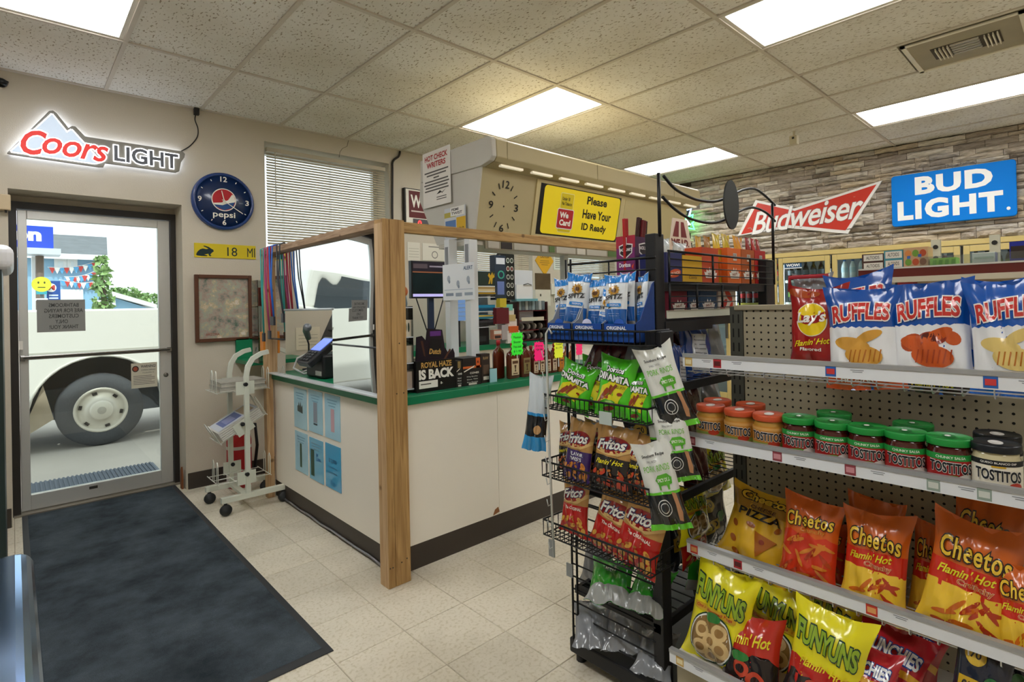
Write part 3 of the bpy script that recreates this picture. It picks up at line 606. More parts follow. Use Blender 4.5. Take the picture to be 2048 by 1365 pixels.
# --- window 1..3: frames, panes, blinds
wfm=M('#d8d4cb',.5); slat=M('#bdb39c',.45,vary=.04)
def blind(x0,x1,ztop,zbot,nm,lab,tilt,dy,win,stagger=0):
    t=thing('window_blind',lab,'blind',(x0,WA+dy,0)); L=x1-x0
    MB().box(0,-.02,ztop-.035,L,.02,ztop).build('head_rail',slat,t)
    n=int((ztop-.05-zbot)/.0235); sm=MB(); T=Matrix.Rotation(tilt,4,'X')
    sm.add([T@Vector(p) for p in ((0,-.0125,0),(L,-.0125,0),(L,0,.0022),(0,0,.0022),(L,.0125,0),(0,.0125,0))],[(0,1,2,3),(3,2,4,5)]); me=sm.build('slat',slat,mesh_only=True)
    for i in range(n): ob('slat',me,t,(0,0,ztop-.055-.0235*i))
    MB().box(0,-.013,zbot-.012,L,.013,zbot+.004).build('bottom_rail',slat,t)
    for f in (.12,.5,.88): MB().tube([(L*f,-.014,ztop-.03),(L*f,-.014,zbot)],.0012,4).tube([(L*f,.014,ztop-.03),(L*f,.014,zbot)],.0012,4).build('ladder_cord',M('#b5ac98',.7),t)
    MB().tube([(L*.06,-.022,ztop-.03),(L*.06,-.024,ztop-.5)],.004,6).build('tilt_wand',M('#d5cdbb',.3),t)
    return t
wn=0
for (x0,x1) in (W1,W2,W3):
    wn+=1
    f=struct(MB().box(x0,WA+.26,WZ0,x0+.04,WA+.32,WZ1).box(x1-.04,WA+.26,WZ0,x1,WA+.32,WZ1).box(x0+.04,WA+.26,WZ0,x1-.04,WA+.32,WZ0+.04).box(x0+.04,WA+.26,WZ1-.04,x1-.04,WA+.32,WZ1).build('window_%d'%wn,alu))
    MB().box(x0+.04,WA+.288,WZ0+.04,x1-.04,WA+.292,WZ1-.04).build('pane',glassmat('win_glass','#eef6f6',.6),f)
    MB().box(x0,WA+.002,WZ0-.02,x1,WA+.26,WZ0+.004).build('sill',wfm,f)
blind(1.63,2.775,2.79,1.93,'b','half-raised beige slat blind in the window left of the counter post',.86,.05,1)
blind(3.64,4.79,2.79,1.77,'b','beige slat blind behind the white rack posts',1.0,.05,2)
blind(5.50,6.58,2.79,1.73,'b','beige slat blind beside the pale wall sign papers, farthest window',.8,.05,3)
# --- cable trunk down the wall, red W sign
p=[wy(*q,.02) for q in ((800,303),(797,313),(786,323),(785,345),(785,440),(787,470))]
o=tag(MB().tube(spl(p),.011,7).build('cable',M('#2b2521',.5)),'black cable running down from the ceiling beside the blind','cable')
a,b=PYp(809,379,WA-.05),PYp(880,465,WA-.05)
t=thing('price_sign','dark red W sign in a white and black frame behind the rack','sign',(a.x,WA,0)); L=b.x-a.x
MB().box(0,-.05,2.17,L,-.002,2.60).build('case',M('#17130f',.5),t)
MB().box(.012,-.055,2.18,L,-.05,2.59).build('white_frame',M('#e4dfd2',.5),t); MB().box(.045,-.058,2.30,L,-.0555,2.575).build('red_panel',M('#5c1014',.4),t)
MB().box(.09,-.058,2.19,L,-.0555,2.29).build('display_window',M('#1a0c0c',.2),t)
Ink().text('W',.13,2.47,.13,.13,'#efeadf',bold=.03).rect(.07,2.36,.3,2.375,'#cbb9b0').text('0',.17,2.24,.05,.08,M('#ff3030',.4,emit=1.5),bold=.03).lay('lettering',lambda a,b,d:(a,-.058-d,b),t)
# ================================================================== sales counter and what stands on it
CT=.915; CX=1.425; CYF=2.46
green=M('#0f7a52',.35,vary=.08,vscale=4); lam=M('#efe9dc',.5,vary=.03,vscale=2); pine=wood('pine_vertical','#8f6a3c','#bd9862'); pine2=wood('pine_pale','#b08a5e','#d2b48c'); pineh=wood('pine_beam','#94703f','#be9a62',False)
t=thing('counter_cabinet','white counter cabinet with six taped notices, facing the door','counter',(0,0,0))
MB().box(CX,CYF+.021,.12,CX+.6,4.19,CT-.045).build('body',lam,t); MB().box(CX+.004,CYF+.021,.0,CX+.6,4.19,.12).build('kick_board',M('#3c342d',.5,vary=.3,vscale=3),t)
tr_=[(CX-.004+.006*math.sin(i*2.1)*(i%3==0),CYF+.12+i*.16,.012+.012*abs(math.sin(i*1.3))) for i in range(10)]
MB().tube(tr_,.007,6).build('peeling_trim',M('#8f8d90',.25,metal=.5),t)
t=thing('counter_cabinet','cream counter cabinet with a plain two-panel front behind the wood post','counter',(0,0,0))
for x0,x1 in ((CX+.6,1.99),): pass
pj=2.13
MB().box(CX+.02,CYF,.13,pj-.0015,CYF+.02,CT-.045).build('front_panel',lam,t); MB().box(pj+.0015,CYF,.13,3.45,CYF+.02,CT-.045).build('front_panel',lam,t)
MB().box(CX+.61,CYF+.02,.0,3.45,CYF+.6,CT-.045).build('body',lam,t); MB().box(CX+.02,CYF+.002,0,3.45,CYF+.02,.13).build('kick_board',M('#3c342d',.5,vary=.3,vscale=3),t)
MB().prism([(0,0),(.05,.01),(.04,.04),(.015,.03)],lambda a,b,d:(pj-.05+a,CYF-.001-d,.135+b),0,.002).build('chipped_corner',M('#8a5a34',.8),t)
tag(MB().box(CX-.025,CYF-.025,CT-.045,CX+.62,4.2,CT).box(CX+.62,CYF-.025,CT-.045,3.47,CYF+.62,CT).build('worktop',green,bevel=.004),'green laminate counter top running round the corner of the counter','counter top')
tag(MB().box(1.34,4.42,.955,1.8,4.818,.985).box(1.34,4.79,.985,1.62,4.818,1.15).build('counter_flap',green),'short green ledge behind the newspaper rack against the wall','counter top')
# wood frame
t=thing('corner_post','tall pine corner post of doubled boards standing on the floor','post',(0,0,0))
MB().box(1.338,2.377,0,1.375,2.462,1.82).build('board',pine,t,bevel=.003); MB().box(1.3765,2.377,0,1.462,2.458,1.82).build('board',pine,t,bevel=.003)
MB().box(1.3365,2.38,0,1.3378,2.46,1.8).build('pale_edge',pine2,t)
for x,z in ((1.345,.1),(1.36,.1),(1.41,.11),(1.44,.12),(1.4,.95),(1.44,.95),(1.42,1.2)): MB().lathe([(.004,0),(.003,.002),(0,.002)],8,0,Matrix.Translation((x,2.377,z))@Matrix.Rotation(PI/2,4,'X')).build('screw',M('#4a3a28',.5),t)
tag(MB().box(1.36,4.15,0,1.41,4.21,1.785).build('end_post',pine2,bevel=.003),'pale pine post at the wall end of the counter beside the newspaper rack','post')
tag(MB().box(1.352,2.465,1.785,1.405,4.215,1.826).build('frame_beam',wood('pine_weathered','#8a6c50','#bba084',False),bevel=.003),'weathered pine beam sloping away toward the wall above the plastic screen','beam')
tag(MB().box(1.464,2.42,1.765,3.36,2.458,1.82).build('frame_beam',pineh,bevel=.003),'long pine beam across the counter front below the overhead rack','beam')
tag(MB().box(3.36,2.42,CT,3.45,2.458,1.82).build('end_post',pine,bevel=.003),'pine post at the far end of the counter beside the snack rack','post')
# acrylic screen with pass-through
acr=glassmat('acrylic','#f2f6f8',2.6,.0)
def sheet(y0,y1,z0,z1,nm,par,amp=.004,x=1.40):
    ny,nz=max(2,int((y1-y0)/.05)),max(2,int((z1-z0)/.05)); vs=[];fs=[]
    for i in range(nz+1):
        for j in range(ny+1):
            y=y0+(y1-y0)*j/ny; z=z0+(z1-z0)*i/nz; vs.append((x+amp*math.sin(y*5+z*3)*math.cos(z*4-y*2),y,z))
    for i in range(nz):
        for j in range(ny): a=i*(ny+1)+j; fs.append((a,a+1,a+ny+2,a+ny+1))
    return MB().add(vs,fs,0,True).build(nm,acr,par)
t=thing('counter_screen','clear plastic counter screen with a square pass-through opening','screen',(0,0,0))
sheet(2.47,4.17,1.38,1.785,'top_panel',t); sheet(3.87,4.17,.92,1.38,'side_panel',t); sheet(2.47,3.10,.92,1.38,'side_panel',t,.003,1.398)
MB().tube([(1.395,3.1,1.378),(1.395,3.87,1.378)],.007,6).build('opening_edge',M('#c9d2d6',.2),t)
for y0,y1 in ((2.5,3.1),(3.87,4.15)): MB().tube([(1.392,y0,1.17),(1.392,y1,1.17)],.005,6).build('joint_strip',M('#3d4146',.4),t)
MB().box(1.37,2.47,.915,1.43,4.17,.922).build('foot_channel',M('#cfd6da',.2),t)
# notices on the counter front
nt_=[('pale blue notice with a small skyline picture, top left of six',3.675,.71,'#a9d3e2'),('pale blue notice with a tall grey photo, top middle of six',3.425,.72,'#9ccbdf'),('pale blue notice with a pink figure column, top right of six',3.175,.72,'#a5d2e6'),('pale blue notice with a green plant photo, lower left of six',3.67,.415,'#a8d6ea'),('blue notice with green photo and big text, lower middle of six',3.425,.41,'#6fb9dc'),('bright blue notice headed $ 2,000, lower right of six',3.178,.415,'#49a9d8')]
for i,(lb,y,z,c) in enumerate(nt_):
    s=tag(MB().box(CX-.004,y-.106,z-.135,CX-.0005,y+.106,z+.135).build('notice',M(c,.18,coat=.5,bump=.25,bscale=9)),lb,'notice','notices on the counter front'); k=Ink(); ink='#2a6a94'
    if i==5:
        k.text('$ 2,000',-y,z+.035,.11,.028,ink,bold=.03)
        for q,tx in enumerate(('Signing Bonus','Click here')): k.text(tx,-y,z-.005-.03*q,.12,.014,ink,bold=.01)
        k.text('Pals',-y,z-.1,.07,.03,'#2a86b8',bold=.03)
    else:
        for q in range(3): k.rect(-y-.07+.01*q,z+.105-.018*q,-y+.07-.012*q,z+.099-.018*q,'#5f93ae')
        if i==0: k.poly([(-y-.045,z-.02),(-y-.045,z+.015),(-y-.03,z+.02),(-y-.02,z+.045),(-y-.008,z+.015),(-y+.01,z+.05),(-y+.02,z+.01),(-y+.04,z+.03),(-y+.045,z-.03)],'#3d4a44')
        if i==1: k.rect(-y-.03,z-.07,-y+.03,z+.06,'#8d98a6').rect(-y-.03,z-.085,-y+.03,z-.075,'#25343c')
        if i==2: k.rect(-y-.02,z-.09,-y+.03,z+.05,'#c9a6b0')
        if i==3: k.rect(-y-.02,z-.1,-y+.012,z+.06,'#35543e')
        if i==4: k.rect(-y-.085,z-.11,-y-.03,z+.06,'#355440').text('3X\n2,000',-y+.035,z+.02,.07,.05,'#1d6fae',bold=.03)
    k.lay('print',onX(CX-.004),s)
# ------------------------------------------------ generic box seen from the camera side (-Y)
class Face:
    def __init__(s,x0,y0,x1,y1,Y,depth,z0=None):
        a,b=PYp(x0,y0,Y),PYp(x1,y1,Y); m=PYp((x0+x1)/2,(y0+y1)/2,Y)
        s.x=PYp(x0,(y0+y1)/2,Y).x; s.W=PYp(x1,(y0+y1)/2,Y).x-s.x; s.z=PYp((x0+x1)/2,y1,Y).z if z0 is None else z0; s.H=PYp((x0+x1)/2,y0,Y).z-s.z; s.Y=Y; s.d=depth
def pbox(name,lab,cat,F,col,ink=None,group=None,bevel=0,rz=0):
    t=tag(ob(name,MB().box(0,0,0,F.W,F.d,F.H).build(name,col if not isinstance(col,str) else M(col,.5),mesh_only=True),None,(F.x,F.Y,F.z),(0,0,rz)),lab,cat,group)
    if ink:
        k=Ink(); ink(k,F.W,F.H); k.lay('print',lambda a,b,d:(a,-.0003-d,b),t)
    return t
# ---- payment terminal and till screen behind the opening
t=thing('card_terminal','black card payment terminal with a lit blue screen in the counter opening','terminal',(1.60,3.62,CT))
MB().box(-.1,-.14,0,.12,.14,.16).build('stand',M('#17181b',.4),t,bevel=.015)
T=Matrix.Translation((-.07,-.02,.15))@Matrix.Rotation(-.65,4,'Y')
MB().box(-.12,-.1,0,.14,.1,.045,0,T).build('body',M('#212226',.35),t,bevel=.008); MB().box(.0,-.075,.046,.12,.075,.049,0,T).build('screen',M('#5a6fc8',.3,emit=.9),t)
for i in range(4):
    for j in range(3): MB().box(-.1+.024*i,-.06+.045*j,.046,-.084+.024*i,-.025+.045*j,.051,0,T).build('key',M('#3b3d42',.4),t)
MB().box(-.105,-.12,.02,-.101,-.03,.05).build('maker_plate',M('#c9c9c4',.4),t)
MB().tube([(-.02,.13,.03),(-.1,.18,.01),(-.14,.26,.05),(-.12,.24,.12),(-.04,.2,.16),(.02,.14,.12)],.008,6).tube([(.02,.15,.06),(-.08,.24,.02),(-.06,.3,.015)],.007,6).build('cables',M('#c8c8c8',.4),t)
t=thing('till_monitor','black till monitor seen from behind, tilted over the card terminal','monitor',(1.80,3.88,CT))
MB().box(-.09,-.13,0,.09,.13,.02).box(-.025,-.03,.02,.025,.03,.26).build('stand',M('#1b1c20',.45),t,bevel=.006)
T=Matrix.Translation((0,0,.33))@Matrix.Rotation(.45,4,'Y'); MB().box(-.02,-.17,-.13,.02,.17,.17,0,T).build('housing',M('#24262b',.4),t,bevel=.008); MB().box(-.045,-.06,-.05,-.02,.06,.06,0,T).build('back_box',M('#2c2e34',.5),t,bevel=.006)
t=thing('barcode_scanner','silver hand scanner on a bent stand behind the plastic screen','scanner',(1.66,4.1,CT))
MB().lathe([(.05,0),(.05,.015),(.012,.02)],14).tube([(0,0,.02),(0,0,.2),(-.02,0,.27)],.007,6).build('stand',M('#2a2b2e',.4),t); MB().tube([(.0,.0,.24),(-.03,-.03,.30),(-.04,-.08,.33),(-.05,-.11,.33)],[.02,.025,.032,.028],10).build('head',M('#9aa0a8',.3,metal=.4),t)
tag(MB().box(1.47,2.80,CT,1.62,3.02,CT+.17).build('snack_display',[M('#c9ccd0',.4)],bevel=.006),'pale display box with green cards behind the right of the screen','display')
tag(MB().box(1.455,2.80,CT+.19,1.46,2.86,CT+.25).box(1.455,2.9,CT+.19,1.46,3.0,CT+.24).build('price_card',M('#6fdc78',.6)),'green price card behind the plastic screen','card')
tag(MB().box(1.46,2.73,CT,1.6,2.79,CT+.02).build('paper_stack',M('#e8e2dd',.7)),'low stack of white papers by the corner post behind the screen','papers')
# wall papers seen through the opening
for i,(a,b,c,d_,lb) in enumerate(((592,655,640,700,'cream licence paper on the wall behind the till'),(815,485,840,522,'plain white paper on the wall left of the round-seal certificate'),(845,488,893,522,'white certificate with a round seal on the wall'))):
    F=Face(a,b,c,d_,WA-.006,.004); pbox('wall_paper',lb,'paper',F,'#ddd4bd' if i==0 else '#e2ddcf',(lambda k,W,H:[k.ell(W*.5,H*.35,.04,.04,'#8a877f'),k.ell(W*.5,H*.35,.03,.03,'#e2ddcf',2),k.rect(W*.25,H*.78,W*.75,H*.84,'#8a877f')]) if i==2 else (lambda k,W,H:[k.rect(W*.1,H*(.2+.15*q),W*.9,H*(.22+.15*q),'#a79f8c') for q in range(4)]))
# ---- acrylic leaflet holder by the end post and lanyards
t=thing('leaflet_holder','clear plastic rack holding snack packets beside the end post','rack',(1.34,4.24,.985))
MB().box(0,0,0,.004,.14,.62).box(.0,.0,0,.07,.003,.62).box(0,.137,0,.07,.14,.62).box(0,0,.2,.07,.14,.204).box(0,0,.42,.07,.14,.424).build('rack',glassmat('clear_plastic','#e6ecee',2.2),t)
tag(MB().box(1.347,4.25,1.412,1.40,4.37,1.55).build('packet',M('#b8343a',.4)),'red and yellow packet in the clear rack','packet')
tag(MB().box(1.345,4.15,1.06,1.359,4.22,1.22).build('packet',M('#e08a2c',.4)),'orange and blue jerky packet pinned on the end post','packet')
lan=[('teal lanyard hung over the beam end',[(1.335,4.14),(1.33,4.12)],'#3aa6a0',.62),('purple and pink lanyard hung over the beam end',[(1.335,4.06),(1.33,4.0)],'#b0487a',.60),('red lanyard hung over the beam end',[(1.335,3.99),(1.33,3.95)],'#c23a44',.50),('bright blue lanyard hung over the beam',[(1.325,3.93),(1.315,3.87)],'#2a6fd0',.5),('dark grey cord hung over the beam',[(1.33,3.80),(1.325,3.72)],'#3c4048',.48)]
for lb,((x0,y0),(x1,y1)),c,L in lan:
    m=MB(); z=1.835
    m.tube([(x0+.05,y0,z-.02),(x0+.03,y0,z),(x0,y0,z-.01),(x0-.005,y0-.02,z-L*.5),(x1,y1-.03,z-L)],.005,6); m.tube([(x0+.05,y0-.06,z-.02),(x0+.03,y0-.06,z),(x0,y0-.06,z-.01),(x0-.008,y0-.05,z-L*.5),(x1,y1-.035,z-L)],.005,6)
    o=tag(m.build('lanyard',M(c,.6)),lb,'lanyard','lanyards over the beam'); MB().box(x1-.008,y1-.05,z-L-.06,x1+.006,y1-.015,z-L).build('clip',M('#30333a',.4),o)
# ---- black cigar display box, rolling cone boxes
F=Face(833,672,911,787,2.50,.05,CT)
t=thing('cigar_display','black cigar display box with gold and white wording on the green counter','display box',(F.x,2.50,CT)); W=F.W
H=F.H*.56
MB().box(0,0,0,W,.16,H).build('box',M('#0d0b0c',.35),t)
MB().prism([(0,H),(W,H),(W,H+0.0275),(W*.96,H+0.055),(W*.84,H+0.0275),(W*.74,H+0.066),(W*.68,H+0.165),(W*.30,H+0.176),(W*.26,H+0.11),(W*.16,H+0.1375),(W*.03,H+0.132)][::1],lambda a,b,d:(a,.012-d,b),0,.006).build('header_card',M('#1a0f1c',.35),t)
k=Ink(); wt2=M('#efece4',.5); gd=M('#c59b52',.5)
k.text('ROYAL HAZE',W*.5,H*.86,W*.78,.032,gd,bold=.03).text('IS BACK',W*.5,H*.56,W*.9,.055,wt2,bold=.05).rect(W*.05,.02,W*.52,.06,wt2).rect(W*.09,.04,W*.35,.046,'#55524c',2).text('8-',W*.62,.04,.016,.014,wt2,bold=.03)
k.lay('lettering',lambda a,b,d:(a,-.0005-d,b),t)
k=Ink().rect(W*.36,H+0.132,W*.64,H+0.1595,'#5a2a78').poly([(W*.36,H+0.022),(W*.62,H+0.0165),(W*.66,H+0.11),(W*.36,H+0.121)],'#0a0809').poly([(W*.2,H+0.0275),(W*.24,H+0.022),(W*.18,H+0.11),(W*.12,H+0.11)],'#4a2a1c').poly([(W*.7,H),(W*.76,H),(W*.9,H+0.0495),(W*.86,H+0.055)],'#5a3626').text('Dutch',W*.48,H+0.04675,W*.3,.03,gd,3,bold=.03,shear=.15,rot=-.08)
k.lay('header_print',lambda a,b,d:(a,.0055-d,b),t)
def cones(k,W,H):
    k.rect(W*.28,H*.72,W*.72,H*.98,'#8d7748'); k.poly([(W*.1,H*.58),(W*.6,H*.68),(W*.62,H*.72),(W*.1,H*.61)],'#e8e2d4',2).text('CONES',W*.6,H*.5,W*.62,H*.07,wt2,bold=.02)
    for q in range(3): k.text(('Natural','Fine','Slow Burning')[q],W*.5,H*(.34-.1*q),W*.55,H*.05,wt2)
    k.rect(W*.3,H*.02,W*.75,H*.09,'#d8d2c4')
pbox('rolling_cone_box','black and olive rolling cone box next to the cigar display','box',Face(912,722,925,779,2.50,.1,CT),'#191512',cones)
def cones2(k,W,H):
    k.rect(0,H*.62,W,H*.7,'#d0662a').rect(W*.72,H*.62,W*.95,H*.98,'#e0652a'); k.poly([(W*.05,H*.5),(W*.6,H*.66),(W*.64,H*.72),(W*.03,H*.53)],'#efe9da',3).text('CONES',W*.62,H*.45,W*.5,H*.07,wt2,bold=.02).text('6',W*.83,H*.84,W*.12,H*.1,'#3a1c10',3,bold=.03)
    for q in range(3): k.text(('King Quality','Slow, Thin','Slow Burning')[q],W*.5,H*(.32-.1*q),W*.6,H*.05,wt2)
    k.rect(W*.3,H*.02,W*.75,H*.09,'#d8d2c4')
pbox('rolling_cone_box','black and orange rolling cone box standing mid counter','box',Face(926,716,962,775,2.50,.12,CT),'#1c1613',cones2)
pbox('rolling_cone_box','tall slim brown cone box with a barcode','box',Face(963,708,980,772,2.52,.05,CT),'#2e211a',lambda k,W,H:[k.rect(W*.2,H*.1,W*.85,H*.22,'#d8d2c4'),k.rect(W*.2,H*.3,W*.85,H*.62,'#5a4636'),k.text('RAW',W*.5,H*.85,W*.6,H*.1,'#b89a6a')])
pbox('card','light blue card leaning beside the bottles','card',Face(980,738,994,769,2.50,.004,CT),'#9fcfd8')
# ---- flat liquor flasks
amber=M('#5e2412',.08,coat=.6,key='amber'); amb2=M('#9a5420',.08,coat=.6,key='amb2'); redcap=M('#a8242c',.4)
def flask(X0,Y0,w,h,body,label_c,cap,lab,nm='liquor_flask',grp='liquor flasks on the counter'):
    t=thing(nm,lab,'bottle',(X0,Y0,CT),group=grp); d=w*.42; m=MB()
    prof=[(.90,0),(1,.02),(1,.62),(.86,.72),(.35,.80),(.27,.84),(.27,.9)]
    vs=[];n=16
    for (r,z) in prof:
        for k in range(n):
            a=2*PI*k/n; cx_,sy_=math.cos(a),math.sin(a); e=.45 if r>.5 else 1
            x=(abs(cx_)**e)*(1 if cx_>0 else -1)*w/2*r; y=(abs(sy_)**e)*(1 if sy_>0 else -1)*(d/2*r if r>.5 else w/2*r)
            vs.append((x,y,z*h))
    fs=[(i*n+k,i*n+(k+1)%n,(i+1)*n+(k+1)%n,(i+1)*n+k) for i in range(len(prof)-1) for k in range(n)]+[tuple(range(n-1,-1,-1))]
    m.add(vs,fs,0,True).build('glass',body,t); MB().lathe([(w*.16,h*.87),(w*.16,h*.985),(w*.13,h)],14).build('cap',cap,t)
    if label_c: Ink().rect(-w*.33,h*.1,w*.33,h*.56,M(label_c,.6)).rect(-w*.25,h*.42,w*.25,h*.5,'#5a3a20',2).poly([(-w*.1,h*.38),(w*.1,h*.38),(w*.03,h*.26),(w*.08,h*.2),(-w*.08,h*.2),(-w*.03,h*.26)],'#4a2a18',2).rect(-w*.2,h*.13,w*.2,h*.16,'#5a3a20',2).lay('label_print',lambda a,b,d:(a,-d_/2-.0008-d,b),t) if False else Ink().rect(-w*.33,h*.1,w*.33,h*.56,M(label_c,.6)).rect(-w*.25,h*.42,w*.25,h*.5,'#5a3a20',2).poly([(-w*.1,h*.38),(w*.1,h*.38),(w*.03,h*.26),(w*.08,h*.2),(-w*.08,h*.2),(-w*.03,h*.26)],'#4a2a18',2).rect(-w*.2,h*.13,w*.2,h*.16,'#5a3a20',2).lay('label_print',lambda a,b,e,dd=d:(a,-dd/2-.0012-e,b),t)
    return t
flask(2.27,2.60,.085,.245,amber,None,redcap,'large dark flask with a red cap, leftmost of the flasks')
flask(2.33,2.53,.095,.225,amber,'#d6c09a',redcap,'large dark flask with a cream stag label at the front')
flask(2.435,2.53,.09,.22,amber,'#8a7a4a',M('#1a1412',.4),'large dark flask with an olive label, third from the left')
for i,(x,c) in enumerate(((2.525,'#d9bfa0'),(2.585,'#d9bfa0'),(2.645,'#d9bfa0'),(2.705,'#d9bfa0'),(2.775,'#e08a2c'),(2.835,'#e08a2c'),(2.895,'#e08a2c'))):
    flask(x,2.53,.058,.17,amb2 if i>3 else amber,c,redcap,('small flask with a %s label, %s in the row of small flasks'%('pale' if i<4 else 'orange',('first','second','third','fourth','fifth','sixth','seventh')[i])))
for i,x in enumerate((2.50,2.57,2.64,2.72,2.80)): flask(x,2.61,.07,.19,amber,None,redcap,'dark flask standing in the back row, %s from the left'%('first','second','third','fourth','fifth')[i])
def burst(px,py,w,h,col,lines,lab,Y0,n=5):
    c=PYp(px,py,Y0); t=thing('price_burst',lab,'price card',(c.x,Y0,c.z)); P=[]
    for (x0,z0,x1,z1,m) in ((-1,1,1,1,4),(1,1,1,-1,5),(1,-1,-1,-1,4),(-1,-1,-1,1,5)):
        for i in range(m):
            for f_,o in ((i/m,1.0),((i+.5)/m,.82)):
                x=x0+(x1-x0)*f_; z=z0+(z1-z0)*f_
                if o<1: x*= .82 if abs(x)==1 else 1; z*= .86 if abs(z)==1 else 1
                P.append((x*w/2,z*h/2))
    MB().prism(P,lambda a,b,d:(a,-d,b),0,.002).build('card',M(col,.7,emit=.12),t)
    k=Ink(); 
    for q,tx in enumerate(lines): k.text(tx,0,h*(.28-.2*q),w*.62,h*.1,'#1c3a1c')
    k.lay('lettering',lambda a,b,d:(a,-.0025-d,b),t)
    MB().box(-.004,.0,-h*.95,.004,.004,-h*.2).build('stem',M('#d8d8d8',.3),t)
burst(1034,688,.105,.15,'#3ff03a',('Mountain','Shooter','Free small','$ 1 99'),'green burst price card over the flasks',2.51)
burst(1078,703,.095,.13,'#ff1f7a',('Fire','99'),'pink burst price card over the small flasks',2.51)
burst(1117,699,.092,.125,'#e6ee3a',('Fireball','$1.79'),'yellow burst price card over the small flasks',2.51)
burst(1158,694,.07,.12,'#ff2f72',('',),'pink burst price card half hidden behind the snack rack',2.51)
# ---- white shelf tower with globe at the post
t=thing('acrylic_tower','clear stepped shelf tower next to the corner post on the counter','display shelf',(1.56,2.62,CT))
for z in (.02,.16,.30,.46): MB().box(-.05,-.1,z,.032,.1,z+.006).build('shelf',M('#d3dbe6',.15),t)
MB().box(-.05,.095,0,.032,.1,.47).box(.028,-.1,0,.032,.095,.47).build('back',glassmat('clear_plastic'),t)
for i,(z,c,lb) in enumerate(((.026,'#d8c6bc','pale pack on the lowest shelf of the clear tower'),(.166,'#d9d2c2','cream pack on the second shelf of the clear tower'),(.306,'#e6dfce','cream carton printed with two green leaves on the clear tower'))):
    s=tag(MB().box(1.53,2.535,CT+z,1.588,2.66,CT+z+.09).build('carton',M(c,.6)),lb,'carton','cartons on the clear tower')
    if i==2: [Ink().ell(x_,CT+z+.05,.006,.026,'#3a4a3a').lay('leaf_print',onY(2.535),s) for x_ in (1.555,1.573)]
t=thing('globe_lighter','orange globe standing on a blue-grey jar on top of the tower','ornament',(1.565,2.58,CT+.466))
MB().lathe([(.025,0),(.028,.02),(.022,.06)],14).build('jar',M('#5f7480',.3),t); MB().lathe([(.001,.055)]+[(.032*math.sin(PI*k/10),.085-.032*math.cos(PI*k/10)) for k in range(1,10)]+[(.001,.118)],18).build('globe',M('#b5622a',.4,vary=.4,vscale=40),t)
# ================================================================== overhead cigarette rack above the counter
RX0,RX1=2.25,4.85
beige=M('#b9ab84',.5,vary=.05,vscale=2); grey=M('#c9c6be',.55,vary=.04)
t=thing('cigarette_rack','beige overhead cigarette rack with a canopy, clock face and yellow age sign','rack',(0,0,0))
def onXe(x0): return lambda a,b,d:(x0+d,a,b)
body=[(2.706,2.285),(2.80,1.82),(3.225,1.82),(3.44,2.18),(3.40,2.45),(2.72,2.45)]
MB().prism(body,onXe(RX0+.012),0,RX1-RX0-.03).build('body',beige,t)
MB().prism(body,onXe(RX0),.0,.0118).build('end_panel',grey,t)
can=[(2.585,2.33),(2.61,2.305),(2.70,2.285),(3.40,2.30),(3.40,2.462),(2.62,2.462),(2.59,2.44)]
MB().prism(can,onXe(RX0+.03),0,RX1-RX0).build('canopy',beige,t,bevel=.006); MB().prism([(y,z) for y,z in can],onXe(RX0-.012),0,.04).build('canopy_end',grey,t,bevel=.005)
for i in range(9): MB().box(RX0+.1+.29*i,2.625,2.286,RX0+.3+.29*i,2.65,2.300).build('lamp_slot',M('#f4ead0',.4,emit=.25),t)
for x in (RX0+.12,3.3,4.4): MB().box(x,2.584,2.325,x+.002,2.5865,2.44).build('panel_seam',M('#8f845f',.7),t)
# sloping front: local frame, v measured down the slope
sy,sz=(2.80-2.706)/.465,-1.
def slope(a,b,d):  # a = X, b = Z on the sloping front
    f=(2.285-b)/.465; return (a,2.706+.094*f-.004-d,b)
k=Ink(); dk=M('#1c1710',.5); cx,cz=2.475,2.055
for n,tx in ((12,'12'),(3,'3'),(6,'6'),(9,'9')):
    a=PI/2-n*PI/6; k.text(tx,cx+.115*math.cos(a),cz+.145*math.sin(a),.062 if n==12 else .038,.05,dk,bold=.01)
for n in (1,2,4,5,7,8,10,11):
    a=PI/2-n*PI/6; c0,s0=math.cos(a),math.sin(a); P=[(cx+.115*r*c0+q*s0,cz+.145*r*s0-q*c0) for r,q in ((.86,.004),(.86,-.004),(1.14,-.004),(1.14,.004))]; k.poly(P,dk)
k.ell(cx,cz,.006,.006,dk); k.lay('clock_dial',slope,t)['kind']='stuff'
# yellow sign in a lit box
MB().prism([(2.76,2.275),(4.80,2.275),(4.80,1.865),(2.76,1.865)][::-1],lambda a,b,d:slope(a,b,d-.004),0,.012).build('sign_box',M('#c9b98a',.5),t)
MB().prism([(2.80,2.255),(3.76,2.255),(3.76,1.895),(2.80,1.895)][::-1],lambda a,b,d:slope(a,b,d+.006),0,.004).build('sign_panel',M('#141210',.4),t)
yl=M('#e8cf1e',.4,emit=.12); k=Ink(); k.poly(rrect(2.84,1.905,3.75,2.248,.03),yl,1)
k.poly(rrect(3.02,1.925,3.17,2.215,.01),'#f0e6a0',2).poly(rrect(3.025,1.93,3.165,2.21,.008),'#e0c91a',3).text('Under 18\nNo Tobacco',3.095,2.155,.11,.06,dk,4,bold=.02).poly(rrect(3.0,1.95,3.185,2.10,.015),'#f1efe8',4).poly(rrect(3.006,1.956,3.179,2.094,.012),'#b8252a',5).text('We\nCard',3.092,2.025,.13,.1,'#f4f1ea',6,bold=.05)
k.text('Please',3.45,2.19,.25,.062,dk,2,bold=.03).text('Have Your',3.47,2.085,.36,.07,dk,2,bold=.03).text('ID Ready',3.45,1.98,.31,.07,dk,2,bold=.03)
k.lay('sign_lettering',lambda a,b,d:slope(a,b,d+.0105),t)
